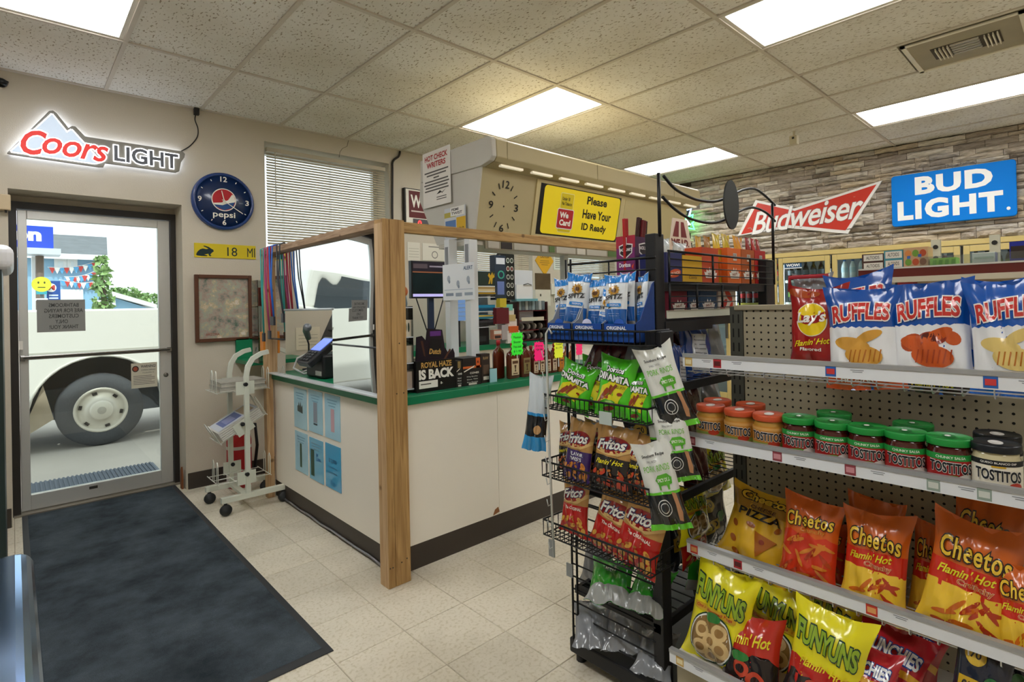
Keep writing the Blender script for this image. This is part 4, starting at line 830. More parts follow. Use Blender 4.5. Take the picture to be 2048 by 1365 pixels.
MB().prism([(3.82,2.255),(4.75,2.255),(4.75,1.895),(3.82,1.895)][::-1],lambda a,b,d:slope(a,b,d+.006),0,.004).build('blank_panel',M('#c2b384',.5),t)
# product rail under the sloping front
rl=MB().box(RX0+.1,2.80,1.765,RX1-.1,2.815,1.825).build('price_rail',M('#8d8470',.5),t)
rr=random.Random(3); x=RX0+.12
while x<RX1-.3:
    L=rr.choice((.06,.1,.22,.26)); MB().box(x,2.796,1.772,x+L,2.7995,1.818).build('tag',M(rr.choice(('#1b1614','#cfc9bc','#2a1f1c','#57713a','#b9b3a6')),.5),rl); x+=L+.02
MB().box(RX0,2.82,1.79,RX1,3.2,1.818).build('bottom_tray',M('#c9c4b8',.4),t)
for y0 in (2.735,2.955): pst=MB().box(2.16,y0,CT,2.225,y0+.055,1.83).build('post',M('#e0e3e6',.4),t); MB().box(2.158,y0+.012,1.66,2.16,y0+.045,1.78).build('barcode',M('#8b8d92',.6),pst)
for x in (3.42,4.6): MB().box(x,3.05,1.0,x+.05,3.10,1.83).build('post',M('#e0e3e6',.4),t)
# notes on the rack end
def onEnd(x): return lambda a,b,d:(x-d,-a,b)
def end_note(name,lab,y0,y1,z0,z1,col,inkf,x=RX0-.016,rot=0):
    s=tag(MB().box(x-.002,y0,z0,x,y1,z1).build(name,M(col,.6)),lab,'notice'); k=Ink(); inkf(k,-y1,z0,y1-y0,z1-z0); k.lay('lettering',onEnd(x-.002),s); return s
def hot(k,x,z,W,H):
    k.text('HOT CHECK',x+W*.5,z+H*.88,W*.82,H*.1,'#b0282c',bold=.03).text('WRITERS',x+W*.5,z+H*.75,W*.68,H*.1,'#b0282c',bold=.03)
    for q,wd in enumerate((.86,.7,.2,.84,.9,.8,.86)): k.rect(x+W*(.5-wd/2),z+H*(.635-.055*q),x+W*(.5+wd/2),z+H*(.61-.055*q),'#5b5855')
    k.poly([(x+W*.5,z+H*.2),(x+W*.62,z+H*.26),(x+W*.7,z+H*.2),(x+W*.85,z+H*.27),(x+W*.7,z+H*.22),(x+W*.6,z+H*.24)],'#55524e').rect(x+W*.5,z+H*.14,x+W*.85,z+H*.155,'#5b5855').rect(x+W*.5,z+H*.1,x+W*.85,z+H*.115,'#5b5855')
end_note('notice','white hot check writers notice with red heading on the rack end',3.02,3.36,2.10,2.50,'#ebe7e1',hot)
def ad(k,x,z,W,H): k.rect(x,z+H*.7,x+W*.55,z+H*.86,'#b5a84a').rect(x+W*.3,z+H*.72,x+W*.95,z+H,'#ecebe6',2).text('PEMI\nTWIST',x+W*.6,z+H*.86,W*.5,H*.2,'#2a2a2e',3,bold=.02).rect(x+W*.05,z+H*.1,x+W*.55,z+H*.6,'#5a80b8',2).rect(x+W*.58,z,x+W,z+H*.66,'#d8ac22',2).rect(x+W*.15,z+H*.15,x+W*.4,z+H*.4,'#b8606a',3).text('BOLD',x+W*.78,z+H*.3,W*.3,H*.1,'#2a261a',3,bold=.02).rect(x+W*.62,z+H*.02,x+W*.92,z+H*.2,'#e9e6da',3)
end_note('advert','blue and yellow pack advert low on the rack end',2.86,3.10,1.84,2.06,'#cfd3da',ad)
def alert(k,x,z,W,H):
    k.text('ALERT',x+W*.82,z+H*.86,W*.28,H*.1,'#4a6488',bold=.02)
    for a,b in ((.2,.6),(.5,.45),(.82,.55)): k.ell(x+W*a,z+H*b,W*.05,H*.09,'#aeb8c6').ell(x+W*a+.008,z+H*b-.02,W*.03,H*.05,'#8d9aac',2)
    k.rect(x+W*.05,z+H*.28,x+W*.95,z+H*.30,'#c5cddb').rect(x+W*.1,z+H*.12,x+W*.35,z+H*.2,'#8f9cb0').rect(x+W*.42,z+H*.1,x+W*.62,z+H*.2,'#a3aebf').rect(x+W*.7,z+H*.12,x+W*.95,z+H*.2,'#a3aebf')
end_note('notice','white counterfeit alert sheet taped across the two rack posts',2.68,3.02,1.42,1.66,'#f4f7fc',alert,x=2.152)
# ================================================================== back bar along the left wall
BY=4.18; BZ=.985
t=thing('back_counter','long green-edged back counter along the window wall','counter',(0,0,0))
MB().box(2.6,BY,BZ-.05,6.3,WA-.004,BZ).build('top_slab',green,t); MB().box(2.62,BY+.03,0,6.3,WA-.004,BZ-.05).build('body',lam,t)
# monitor on a pole
F=Face(823,523,901,597,4.25,.03)
t=thing('monitor','black wall monitor with a dark picture and a purple task bar','monitor',(F.x,4.25,F.z))
MB().box(0,0,0,F.W,.05,F.H).build('housing',M('#15161a',.4),t,bevel=.005)
k=Ink().rect(.012,F.H*.13,F.W-.012,F.H*.7,M('#1c2a2e',.15,vary=.6,vscale=3)).rect(.012,F.H*.045,F.W-.012,F.H*.12,M('#a9a4d8',.3,emit=.5)).rect(.012,F.H*.72,F.W-.012,F.H*.97,M('#2a2633',.3)).rect(.02,F.H*.8,F.W*.4,F.H*.92,'#5c5058',2).rect(F.W*.45,F.H*.84,F.W*.9,F.H*.88,'#9a94a6',2).rect(.012,F.H*.685,F.W-.012,F.H*.715,'#a86a4a',2)
k.lay('picture',lambda a,b,d:(a,-.0005-d,b),t); MB().box(F.W*.45,.02,-F.z+BZ,F.W*.58,.05,0).build('pole',M('#22314c',.4),t)
for s_ in (-1,1): MB().tube([(F.W*(.5+s_*.35),.03,0),(F.W*(.5+s_*.1),.03,-.3)],.006,5).build('brace',M('#17181b',.5),t)
def sideink(c1,c2): return lambda k,W,H:[k.rect(0,H*.55,W,H*.9,c1),k.rect(W*.1,H*.1,W*.9,H*.4,c2)]
_ts=pbox('till_screen','blue-lit till screen behind the white posts','monitor',Face(906,600,934,642,4.2,.04),M('#5f7fae',.3,emit=.4),lambda k,W,H:[k.rect(W*.1,H*(.2+.2*q),W*.9,H*(.24+.2*q),'#9ab4d4') for q in range(4)])
MB().box(.05,.01,BZ-_ts.location.z,.09,.03,0).build('stand',M('#22262c',.4),_ts)
for i,(a,b,c,d_,col,lb,f) in enumerate((
 (955,543,990,571,'#26352f','dark box with a yellow camel shape on the back shelves',lambda k,W,H:k.poly([(W*.6,H*.1),(W*.68,H*.5),(W*.58,H*.7),(W*.66,H*.9),(W*.74,H*.7),(W*.84,H*.95),(W*.9,H*.7),(W*.95,H*.9),(W*.97,H*.6),(W*.86,H*.5),(W*.82,H*.1),(W*.76,H*.1),(W*.75,H*.45),(W*.69,H*.1)],'#c9a028')),
 (952,574,990,583,'#c9b78a','row of tan packs on the back shelf',sideink('#a88a58','#d8c8a0')),
 (952,585,991,592,'#3a3a34','row of dark packs with yellow spots on the back shelf',sideink('#c9a028','#5a5648')),
 (950,610,990,622,'#2a6f94','row of blue packs on the back shelf',sideink('#1a8fc0','#164a6a')),
 (950,630,990,638,'#49a5c0','row of teal and yellow packs on the back shelf',sideink('#d8b23a','#2a7a94')),
 (950,640,990,652,'#2a2a30','row of black packs on the lowest back shelf',sideink('#44444c','#1a1a1e')))):
    _o=pbox('pack_row',lb,'packs',Face(a,b,c,d_,4.2,.1),col,f,'packs on the back shelves'); _o.children[0]['kind']='stuff'
a,b=PYp(948,545,4.19),PYp(993,660,4.19)
t=thing('back_shelves','white narrow shelf unit holding cigarette packs by the window','shelf',(a.x,4.2,BZ)); L=b.x-a.x
for py in (572,583,594,623,640,654): MB().box(0,0,PYp(970,py,4.2).z-BZ-.008,L,.12,PYp(970,py,4.2).z-BZ).build('shelf',M('#dfe6ee',.3),t)
MB().box(0,.12,0,L,.13,.62).build('back',M('#c9d3de',.4),t)
pbox('telephone','black desk telephone on the back counter','telephone',Face(948,655,978,681,4.22,.12,BZ),M('#15171a',.4),lambda k,W,H:[k.rect(W*.2,H*.2,W*.8,H*.5,'#2c3034')])
# lip balm tower
F=Face(990,496,1029,600,4.2,.1)
t=thing('balm_tower','tall black hanging display of round balm tins','display',(F.x,4.2,F.z)); W,H=F.W,F.H
MB().box(0,0,0,W*.55,.08,H*.85).build('side_panel',M('#2c3a4c',.4),t); MB().box(W*.55,0,0,W,.08,H*.88).build('tin_panel',M('#1c211f',.4),t)
MB().prism([(W*.1,H*.85),(W*.95,H*.88),(W*.85,H*.97),(W*.6,H),(W*.3,H*.97)],lambda a,b,d:(a,.01-d,b),0,.012).build('header',M('#1a1f1c',.4),t)
k=Ink().text('zone',W*.55,H*.92,W*.5,H*.05,'#c9d2cc',bold=.02).rect(W*.06,H*.68,W*.5,H*.8,'#d5dbe6').rect(W*.1,H*.1,W*.45,H*.35,'#6f84c4').ell(W*.3,H*.48,W*.17,H*.08,'#3aa08a').ell(W*.3,H*.48,W*.11,H*.055,'#2c3a4c',2)
for q in range(5):
    for c in (.66,.86): k.ell(W*c,H*(.76-.16*q),W*.085,H*.05,'#cfd3c9').ell(W*c,H*(.76-.16*q),W*.06,H*.035,('#3a4a3c','#7a3a38','#3a3a3c','#3c3c3c','#4a4a44')[q],2)
k.lay('print',lambda a,b,d:(a,-.0005-d,b),t); MB().box(W*.4,.03,BZ-F.z,W*.55,.06,0).build('pole',M('#1c211f',.4),t)
# white cupboard, clip pad, wall items
pbox('cupboard','tall white cupboard beside the balm tower','cupboard',Face(1030,541,1066,680,4.3,.3,BZ),M('#dfe3ea',.4))
t=pbox('tear_pad','white tear-off pad on a sloping stand in front of the cupboard','pad',Face(1033,570,1064,598,4.2,.02),M('#eef0f2',.6)); MB().tube([(.1,-.006,.15),(.16,-.01,.165),(.22,-.006,.15)],.005,5).build('clip',M('#44474c',.4),t)
MB().box(-.02,-.02,-.025,.3,.06,0).build('base',M('#74b2c0',.5),t)
pbox('picture','small dark landscape picture on the wall between the windows','picture',Face(1071,547,1101,579,WA-.01,.008),M('#5a4a34',.4,vary=.7,vscale=5))
t=pbox('switch_box','white metal box hung under the small picture','box',Face(1071,580,1101,612,WA-.06,.058),M('#dcd7c8',.5)); MB().box(.08,-.006,.12,.1,0,.15).build('latch',M('#5a564c',.4),t)
pbox('thermostat','white wall box right of the small picture','box',Face(1103,568,1118,589,WA-.03,.028),M('#e2ded2',.5),lambda k,W,H:k.rect(W*.7,H*.5,W*.9,H*.9,'#3a3a38'))
pbox('wall_socket','wall socket plate with a dark outlet','socket',Face(1108,590,1120,605,WA-.012,.01),M('#d8d3c4',.5),lambda k,W,H:k.rect(W*.3,H*.2,W*.7,H*.6,'#26231f'))
c=PYp(1089,522,WA-.006); tag(MB().prism([(0,-.19),(.17,0),(0,.19),(-.17,0)],lambda a,b,d:(c.x+a,WA-.002-d,c.z+b),0,.006).build('warning_diamond',M('#dfaa22',.5)),'yellow diamond warning sign on the wall between the windows','sign')
o=bpy.data.objects['warning_diamond']; Ink().text('CAUTION',c.x,c.z+.05,.16,.03,'#6a4a18',bold=.02).rect(c.x-.08,c.z-.005,c.x+.08,c.z+.002,'#8a6a20').rect(c.x-.09,c.z-.03,c.x+.09,c.z-.023,'#8a6a20').rect(c.x-.06,c.z-.055,c.x+.06,c.z-.048,'#8a6a20').lay('lettering',onY(WA-.0085),o)
pbox('wall_list','white list sheet right of the yellow diamond sign','paper',Face(1107,503,1129,540,WA-.006,.004),M('#dde3da',.6),lambda k,W,H:[k.rect(W*.15,H*(.1+.11*q),W*(.85 if q%2 else .7),H*(.14+.11*q),'#7f8a80') for q in range(8)])
# dip-tin rack and small displays on the back counter
F=Face(1036,600,1096,680,4.2,.2,BZ)
t=thing('tin_rack','dark red rack of tobacco tins on the back counter','rack',(F.x,4.2,BZ)); W,H=F.W,F.H
MB().box(0,.18,0,W,.2,H).box(0,0,0,.02,.2,H*.95).box(W-.02,0,0,W,.2,H*.95).build('frame',M('#3a1418',.4),t)
for q in range(4): MB().box(.02,0,H*(.02+.235*q),W-.02,.18,H*(.035+.235*q)).build('shelf',M('#6a2228',.4),t)
MB().box(.05,-.004,H*.49,W*.85,0,H*.58).build('label_strip',M('#d9d3bf',.5),t)
tin=MB().lathe([(.034,0),(.036,.004),(.036,.022),(.034,.026)],16,0,Matrix.Rotation(PI/2,4,'Y')).build('tin',[M('#b9b6ae',.35,metal=.3)],mesh_only=True); tind=MB().lathe([(.034,0),(.036,.004),(.036,.022),(.034,.026)],16,0,Matrix.Rotation(PI/2,4,'Y')).build('tin',[M('#2b2622',.35)],mesh_only=True)
wd_=('first','second','third','fourth','fifth','sixth','seventh','eighth','ninth')
for q in range(2):
    for i in range(9):
        o=ob('tobacco_tin',tin if i%2 else tind,None,(F.x+.03+.048*i,4.25,BZ+H*(.035+.235*q)+.0365),(0,0,.35)); tag(o,'%s tobacco tin, %s along the %s shelf of the red rack'%('silver' if i%2 else 'black',wd_[i],('bottom','second')[q]),'tin','tins in the red rack')
for i in range(8):
    o=MB().box(0,0,0,.042,.08,.1).build('cigar_pack',M(('#9fb4bd','#6f7d84','#b9c2c6','#7a8a92')[i%4],.4)); o.location=(F.x+.03+.052*i,4.22,BZ+H*.74+.005); tag(o,'grey slim pack, %s in the top row of the red rack'%wd_[i],'pack','packs atop the red rack')
t=thing('step_display','white stepped counter display with turquoise and orange packets','display',(PYp(1020,640,4.1).x,4.12,BZ))
for q,(z,y,c) in enumerate(((.36,.1,'#7ccfc4'),(.25,.06,'#c9b27a'),(.13,.02,'#d8642a'))):
    MB().box(0,y,0,.17,y+.05,z).build('step',M('#e6e4df',.5),t); MB().box(.02,y-.004,z-.02,.15,y+.045,z+.045,0,Matrix.Rotation(0,4,'X')).build('packet',M(c,.5),t)
for (a,b,c,d_,col,lb) in ((1000,597,1013,615,'#d8c23a','small yellow carton on the back counter displays'),(993,616,1018,648,'#6a1c26','dark red display carton left of the stepped display'),(988,660,1003,679,'#c98a72','salmon and white carton on the back counter'),(1004,650,1017,680,'#b9b2b4','clear jar of sticks on the back counter')):
    _o=pbox('carton',lb,'carton',Face(a,b,c,d_,4.15,.06),col,sideink('#e8e2da','#3a2a2a') if 'salmon' in lb else None)
    for ch in _o.children: ch['kind']='stuff'
# ================================================================== floor things by the entrance
t=thing('entrance_mat','large worn charcoal entrance mat on the tile floor','mat',(0,0,0))
def mat_nodes(nt,b):
    g=nt.nodes.new('ShaderNodeNewGeometry')
    n=nt.nodes.new('ShaderNodeTexNoise'); n.inputs['Scale'].default_value=3.2; n.inputs['Detail'].default_value=8; n.inputs['Roughness'].default_value=.65; nt.links.new(g.outputs['Position'],n.inputs['Vector'])
    r=nt.nodes.new('ShaderNodeValToRGB'); r.color_ramp.elements[0].position=.3; r.color_ramp.elements[0].color=lin('#262c31'); r.color_ramp.elements[1].position=.72; r.color_ramp.elements[1].color=lin('#545e66'); nt.links.new(n.outputs['Fac'],r.inputs[0])
    n2=nt.nodes.new('ShaderNodeTexNoise'); n2.inputs['Scale'].default_value=420; nt.links.new(g.outputs['Position'],n2.inputs['Vector'])
    m1=nt.nodes.new('ShaderNodeMix'); m1.data_type='RGBA'; m1.blend_type='OVERLAY'; m1.inputs['Factor'].default_value=.6; nt.links.new(r.outputs[0],m1.inputs['A']); nt.links.new(n2.outputs['Fac'],m1.inputs['B']); nt.links.new(m1.outputs['Result'],b.inputs['Base Color'])
    bp=nt.nodes.new('ShaderNodeBump'); bp.inputs['Strength'].default_value=.6; bp.inputs['Distance'].default_value=.004; nt.links.new(n2.outputs['Fac'],bp.inputs['Height']); nt.links.new(bp.outputs['Normal'],b.inputs['Normal'])
MB().box(.03,2.115,.001,.935,5.02,.005).build('rubber_border',M('#2e3033',.55),t,bevel=.002); 
vs=[];fs=[];nx,ny=20,50
for j in range(ny+1):
    for i in range(nx+1):
        x=.06+.845*i/nx; y=2.16+2.83*j/ny; e=min(i,nx-i,j,ny-j)/3; vs.append((x,y,.0055+min(1,e)*(.004+.004*noise.noise((x*5,y*3,0)))))
for j in range(ny):
    for i in range(nx): a=j*(nx+1)+i; fs.append((a,a+1,a+nx+2,a+nx+1))
MB().add(vs,fs,0,True).build('carpet',nodemat('mat_carpet',mat_nodes,rough=.95,spec=.1),t)
# --- rolling newspaper stand
wm=M('#d9ddcf',.4,vary=.05); t=thing('newspaper_stand','pale green metal newspaper stand on castors with tilted wire racks','stand',(0,0,0))
# two uprights at the right ends, feet along X ; stand faces the door side
U=[(1.17,4.36),(1.185,4.02)]
for i,(x,y) in enumerate(U):
    MB().tube([(x,y,.10),(x,y,.92),(x+.012,y,.99),(x+.045,y,1.045),(x+.10,y,1.075),(x+.15,y,1.085)],.021,4,smooth=False).build('upright',wm,t)
    ft=MB().box(x-.17,y-.018,.085,x+.26,y+.018,.12).build('foot',wm,t)
    for xx in (x-.145,x+.235):
        c=MB().lathe([(.0,-.016),(.033,-.016),(.038,-.008),(.038,.008),(.033,.016),(0,.016)],16,0,Matrix.Translation((xx,y-.01,.038))@Matrix.Rotation(PI/2,4,'X')).build('castor',M('#202224',.5),ft); 
        MB().tube([(xx,y,.04),(xx,y,.088)],.011,6).build('castor_stem',M('#3a3b3d',.4),ft)
MB().box(U[0][0]-.02,4.03,.095,U[0][0]+.02,4.35,.115).build('cross_bar',wm,t)
wire=M('#e6e8de',.35)
def rack(z,tilt,nm):
    o=ob(nm,None,t,(1.178,4.19,z),(0,tilt,0)); m=MB(); D0,D1=-.17,.17
    for y in (-.12,.0,.12): m.tube([(D0,y,0),(D1,y,0)],.003,5)
    for x in (D0,-.06,.06,D1): m.tube([(x,-.15,0),(x,.15,0)],.003,5)
    for x in (D0,D1):
        for y in (-.13,-.03): m.tube([(x,y,0),(x,y,.13),(x,y+.018,.15),(x,y+.036,.13),(x,y+.036,0)],.003,5)
    m.build('wire_tray',wire,o)
    for y in (-.168,.168):
        MB().box(-.06,y-.003,-.02,.06,y+.003,.07).build('side_plate',wm,o); MB().lathe([(.014,0),(.014,.018),(.01,.022)],12,0,Matrix.Translation((0,y-.004,.05))@Matrix.Rotation(PI/2,4,'X')).build('knob',M('#17181a',.4),o)
rack(.82,0,'tray'); rack(.555,-.5,'tray'); rack(.2,0,'tray')
rr=random.Random(8)
t2=thing('newspaper_pile','pile of folded newspapers on the top wire tray','newspapers',(1.178,4.19,.826))
for i in range(6): MB().box(-.15+rr.random()*.01,-.13,.011*i,.14+rr.random()*.02,.13,.011*i+.009).build('newspaper',M(('#cfccc0','#b9b6ab','#a6a398')[i%3],.8,vary=.25,vscale=30),t2)
t2=thing('magazine_pile','tilted pile of real estate booklets with a blue cover on the middle tray','magazines',(1.178,4.19,.556),(0,-.5,0))
for i in range(5): MB().box(-.15,-.13,.006+.014*i,.15,.13,.006+.014*i+.012).build('booklet',M('#d8d6ce',.6,vary=.1),t2)
Ink().rect(-.14,-.12,.15,.12,'#cdd2dc').rect(-.1,-.09,.04,.09,'#5a6aa8',2).rect(.05,-.1,.13,.1,'#b9a58a',2).rect(-.07,-.07,.0,.06,'#8a92c4',3).lay('cover',lambda a,b,d:(a,b,.077+d),t2)
# --- fire extinguisher
t=thing('fire_extinguisher','red fire extinguisher standing on the floor behind the newspaper stand','extinguisher',(1.30,4.62,0))
MB().lathe([(.085,0),(.09,.02),(.09,.36),(.075,.42),(.03,.45)],24).build('cylinder',M('#b0161c',.3,coat=.4),t); MB().lathe([(.0905,.30),(.0905,.325)],24,cap=False).build('band',M('#c9c4bc',.4),t); MB().lathe([(.0907,.03),(.0907,.13)],24,cap=False).build('label_band',M('#d8d5cf',.5),t)
MB().lathe([(.025,.45),(.025,.5)],12).box(-.02,-.10,.49,.02,.03,.51).box(-.018,-.11,.53,.018,.02,.545).build('valve',M('#2b2b2d',.4),t); MB().tube([(.03,0,.48),(.12,-.01,.47),(.13,-.02,.3),(.105,-.03,.12)],.012,8).build('hose',M('#17171a',.5),t)
# --- chrome cooler in the near left corner
ch=M('#8fb0dc',.12,metal=1.0,vary=.05)  # blue tint puts a bluish reflection into the steel colour
t=thing('steel_cooler','polished steel cooler cabinet with rounded edges at the near left corner','cooler',(-.36,1.2,0))
MB().box(-.36,-.66,.02,.385,.60,.70).build('cabinet',ch,t,bevel=.05,seg=5); MB().box(-.37,-.67,.715,.392,.62,.80).build('lid',ch,t,bevel=.035,seg=5)
MB().box(-.355,-.65,.70,.38,.60,.715).build('gasket',M('#17181c',.6),t); MB().tube([(.3,.615,.745),(.36,.61,.73),(.38,.56,.725)],.006,6).build('latch',M('#2c2f36',.4),t)
# --- tall white cabinet at the left picture edge
q=PYp(6,700,3.1).x
t=thing('hooded_cabinet','tall cabinet with a white rounded hood at the left picture edge','cabinet',(q-.3,3.1,0))
MB().box(-.3,0,0,.3,.5,1.571).build('carcass',M('#20302e',.4),t); MB().box(-.32,-.03,1.571,.338,.53,1.676).build('hood',M('#e6e6ea',.35),t,bevel=.035,seg=4)
q=PYp(9,408,WA-.04); t=thing('alarm_box','small cream alarm box high on the wall at the left edge','box',(q.x,WA,q.z))
MB().box(-.12,-.06,-.04,.03,-.001,.06).build('housing',M('#cbb795',.5),t,bevel=.006); MB().box(.0,-.04,-.055,.012,-.02,-.04).build('sensor_foot',M('#1c1a18',.5),t)
q=PYp(2,161,WA-.05); t=thing('security_camera','small black dome camera under the ceiling at the left edge','camera',(q.x,WA,q.z))
MB().lathe([(.03,0),(.03,.012)],14,0,Matrix.Rotation(PI/2,4,'X')).build('mount',M('#1a1a1a',.4),t); MB().tube([(0,-.01,0),(0,-.03,-.0)],.012,6).tube([(-.03,-.04,.01),(.03,-.045,-.015)],.02,10).build('head',M('#151515',.3),t)
q=PYp(18,693,5.0); tag(MB().box(.030,5.034,q.z-.03,.05,5.045,q.z+.03).build('door_contact',M('#e6e2da',.5)),'small white alarm contact on the door jamb','sensor')
q=PYp(357,955,4.95); tag(MB().prism([(0,0),(.05,0),(.045,.14),(.02,.17),(.0,.1)],lambda a,b,d:(DX1-.012-d,4.86+a,b),0,.012).build('damaged_plaster',M('#7d4a2a',.9,vary=.4,vscale=30)),'patch of broken plaster at the foot of the door jamb','damage')
# ================================================================== snack bags: shape and print
def bagsurf(w,h,t,seed,bend=0.):
    def Sf(u,v,side,off=0):
        af=min(1,w/.19)
        q=2*u-1; e=max(0.,1-abs(q)**2.6); m=min(v,1-v); f=0 if m<.03 else min(1,(m-.03)/.27); f=math.sin(PI/2*f)**.75
        W=w/2*(1-.085*f*(.6+.4*math.sin(PI*v))); ear=.05*w*(1-f)
        x=q*(W+ear*abs(q)); T=t/2*f*(e**.6)*(1.12-.3*v)
        near=1-f
        cw=noise.noise((u*4+seed,v*3,seed*1.7))*.014*(.35+near)+.008*near*math.sin(u*17+seed)*abs(q)
        wr=(noise.noise((u*8+seed*3,v*6,side*5.))*.010*f+ .013*near*noise.noise((u*13+seed,v*2.5,side*3.)))*e
        cr=-.010*abs(math.sin(u*9+v*5+seed))**6*e*(1 if side<0 else .3)*min(1,f*3)
        y=side*(T+cr)+cw+wr+bend*max(0,v-.62)**2+side*off
        cw*=af; wr*=af; cr*=af
        y=side*(T+cr)+cw+wr+bend*max(0,v-.62)**2+side*off
        z=v*h*(1-.02*f)+.035*h*abs(q)**3*max(0,(v-.8)/.2)**1.5-.02*h*(1-abs(q))*max(0,(v-.85)/.15)+.012*w/.2*math.sin(u*3.5+seed)*(v-.5)
        return Vector((x,y,z))
    return Sf
def bagmesh(w,h,t,seed,mats,name='bag',bend=0.,nu=18,nv=22):
    Sf=bagsurf(w,h,t,seed,bend); m=MB()
    for si,side in ((0,-1),(1,1)):
        vs=[Sf(i/nu,j/nv,side) for j in range(nv+1) for i in range(nu+1)]
        fs=[]
        for j in range(nv):
            for i in range(nu):
                a=j*(nu+1)+i; f=(a,a+1,a+nu+2,a+nu+1); fs.append(f if side<0 else f[::-1])
        m.add(vs,fs,si,True)
    return m.build(name,mats,mesh_only=True)
def G(c,r=.24): return M(c,r,coat=.6,spec=.5,key=('foil',c,r))
FOIL=M('#8f9296',.25,metal=.55,key='foilback')
DES={}
def design(key,w,h,t,base,ink,back=None): DES[key]=(w,h,t,base,ink,back)
def zig(x0,x1,z,amp,n): return [(x0+(x1-x0)*i/(2*n),z+(amp if i%2 else -amp)) for i in range(2*n+1)]
def band(k,w,zt,zb,c,layer=1,amp=0,n=8,amp2=0): 
    top=zig(-w/2,w/2,zt,amp,n)[::-1]; bot=zig(-w/2,w/2,zb,amp2,n); k.poly(bot+top,G(c),layer)
def i_lays(k,w,h):
    k.ell(0,.62*h,.30*w,.205*h,G('#f2e6d0'),1,30).ell(0,.62*h,.285*w,.195*h,G('#f0cf1a'),2,30).poly([(-.30*w,.60*h),(-.1*w,.56*h),(.1*w,.58*h),(.30*w,.63*h),(.30*w,.73*h),(.1*w,.68*h),(-.1*w,.66*h),(-.30*w,.70*h)],G('#9c1c1c'),3)
    k.text("Lay's",0,.635*h,.56*w,.17*h,G('#f6f2ea'),4,bold=.03,shear=.2,slope=.06).text("Flamin' Hot",.02*w,.35*h,.66*w,.075*h,G('#e8d61e'),2,bold=.015,shear=.3,slope=.12).text('Flavored',0,.26*h,.38*w,.04*h,G('#f2eee6'),2,bold=.02)
    k.ell(-.2*w,.93*h,.28*w,.05*h,G('#a8481c'),1)
design('lays',.24,.34,.09,'#9c1a18',i_lays)
def i_ruf(bot,chip,word,hot=False):
    def f(k,w,h):
        band(k,w,.62*h,.20*h,'#e9ebee',1,.008*h,9,.012*h); band(k,w,.2*h,0,bot,2,.012*h,7)
        k.text('RUFFLES',0,.755*h,.80*w,.17*h,G('#c8322c'),3,bold=.035,outline=G('#f1ece6'),ob_=.055,arch=.02*h,slope=.06)
        if hot: k.ell(-.22*w,.46*h,.16*w,.08*h,G('#b0481c'),3,18,.3).ell(.05*w,.5*h,.18*w,.06*h,G('#8d2c1c'),3).ell(.05*w,.51*h,.14*w,.04*h,G('#5a1a14'),4).ell(.3*w,.5*h,.11*w,.06*h,G('#c2521f'),3,16,-.4)
        k.ell(-.12*w,.45*h,.26*w,.07*h,G(chip),4,20,-.15).ell(.12*w,.53*h,.2*w,.05*h,G(chip),4,18,.35).ell(.04*w,.34*h,.27*w,.10*h,G(chip),5,22,-.1)
        for q in range(7): k.poly([(.04*w-.22*w+.07*w*q,.28*h),(.04*w-.2*w+.07*w*q,.28*h),(.04*w-.16*w+.07*w*q,.40*h),(.04*w-.18*w+.07*w*q,.40*h)],G('#b06a1e' if not hot else '#a8401a'),6)
        if word: k.text(word,-.12*w if len(word)<8 else 0,.115*h,.5*w,.075*h,G('#f3f0ea'),4,bold=.03)
        else: k.text('Flamin Hot',0,.1*h,.5*w,.07*h,G('#e4d022'),4,bold=.02,shear=.3)
    return f
design('ruf_ched',.26,.36,.1,'#0f4fa6',i_ruf('#c04a1c','#d19a3c','CHEDDAR')); design('ruf_hot',.26,.36,.1,'#0f4fa6',i_ruf('#3a2026','#c8561f',None,True)); design('ruf_orig',.26,.36,.1,'#1357b4',i_ruf('#1560bd','#ddc274','ORIGINAL'))
def curls(k,w,h,z0,z1,n,seed,c='#cf6a1c'):
    r=random.Random(seed)
    for _ in range(n): k.ell((r.random()-.5)*w*.8,z0+(z1-z0)*r.random(),.15*w,.022*h,G(c if r.random()<.6 else '#b3391a'),3,12,r.random()*2-1)
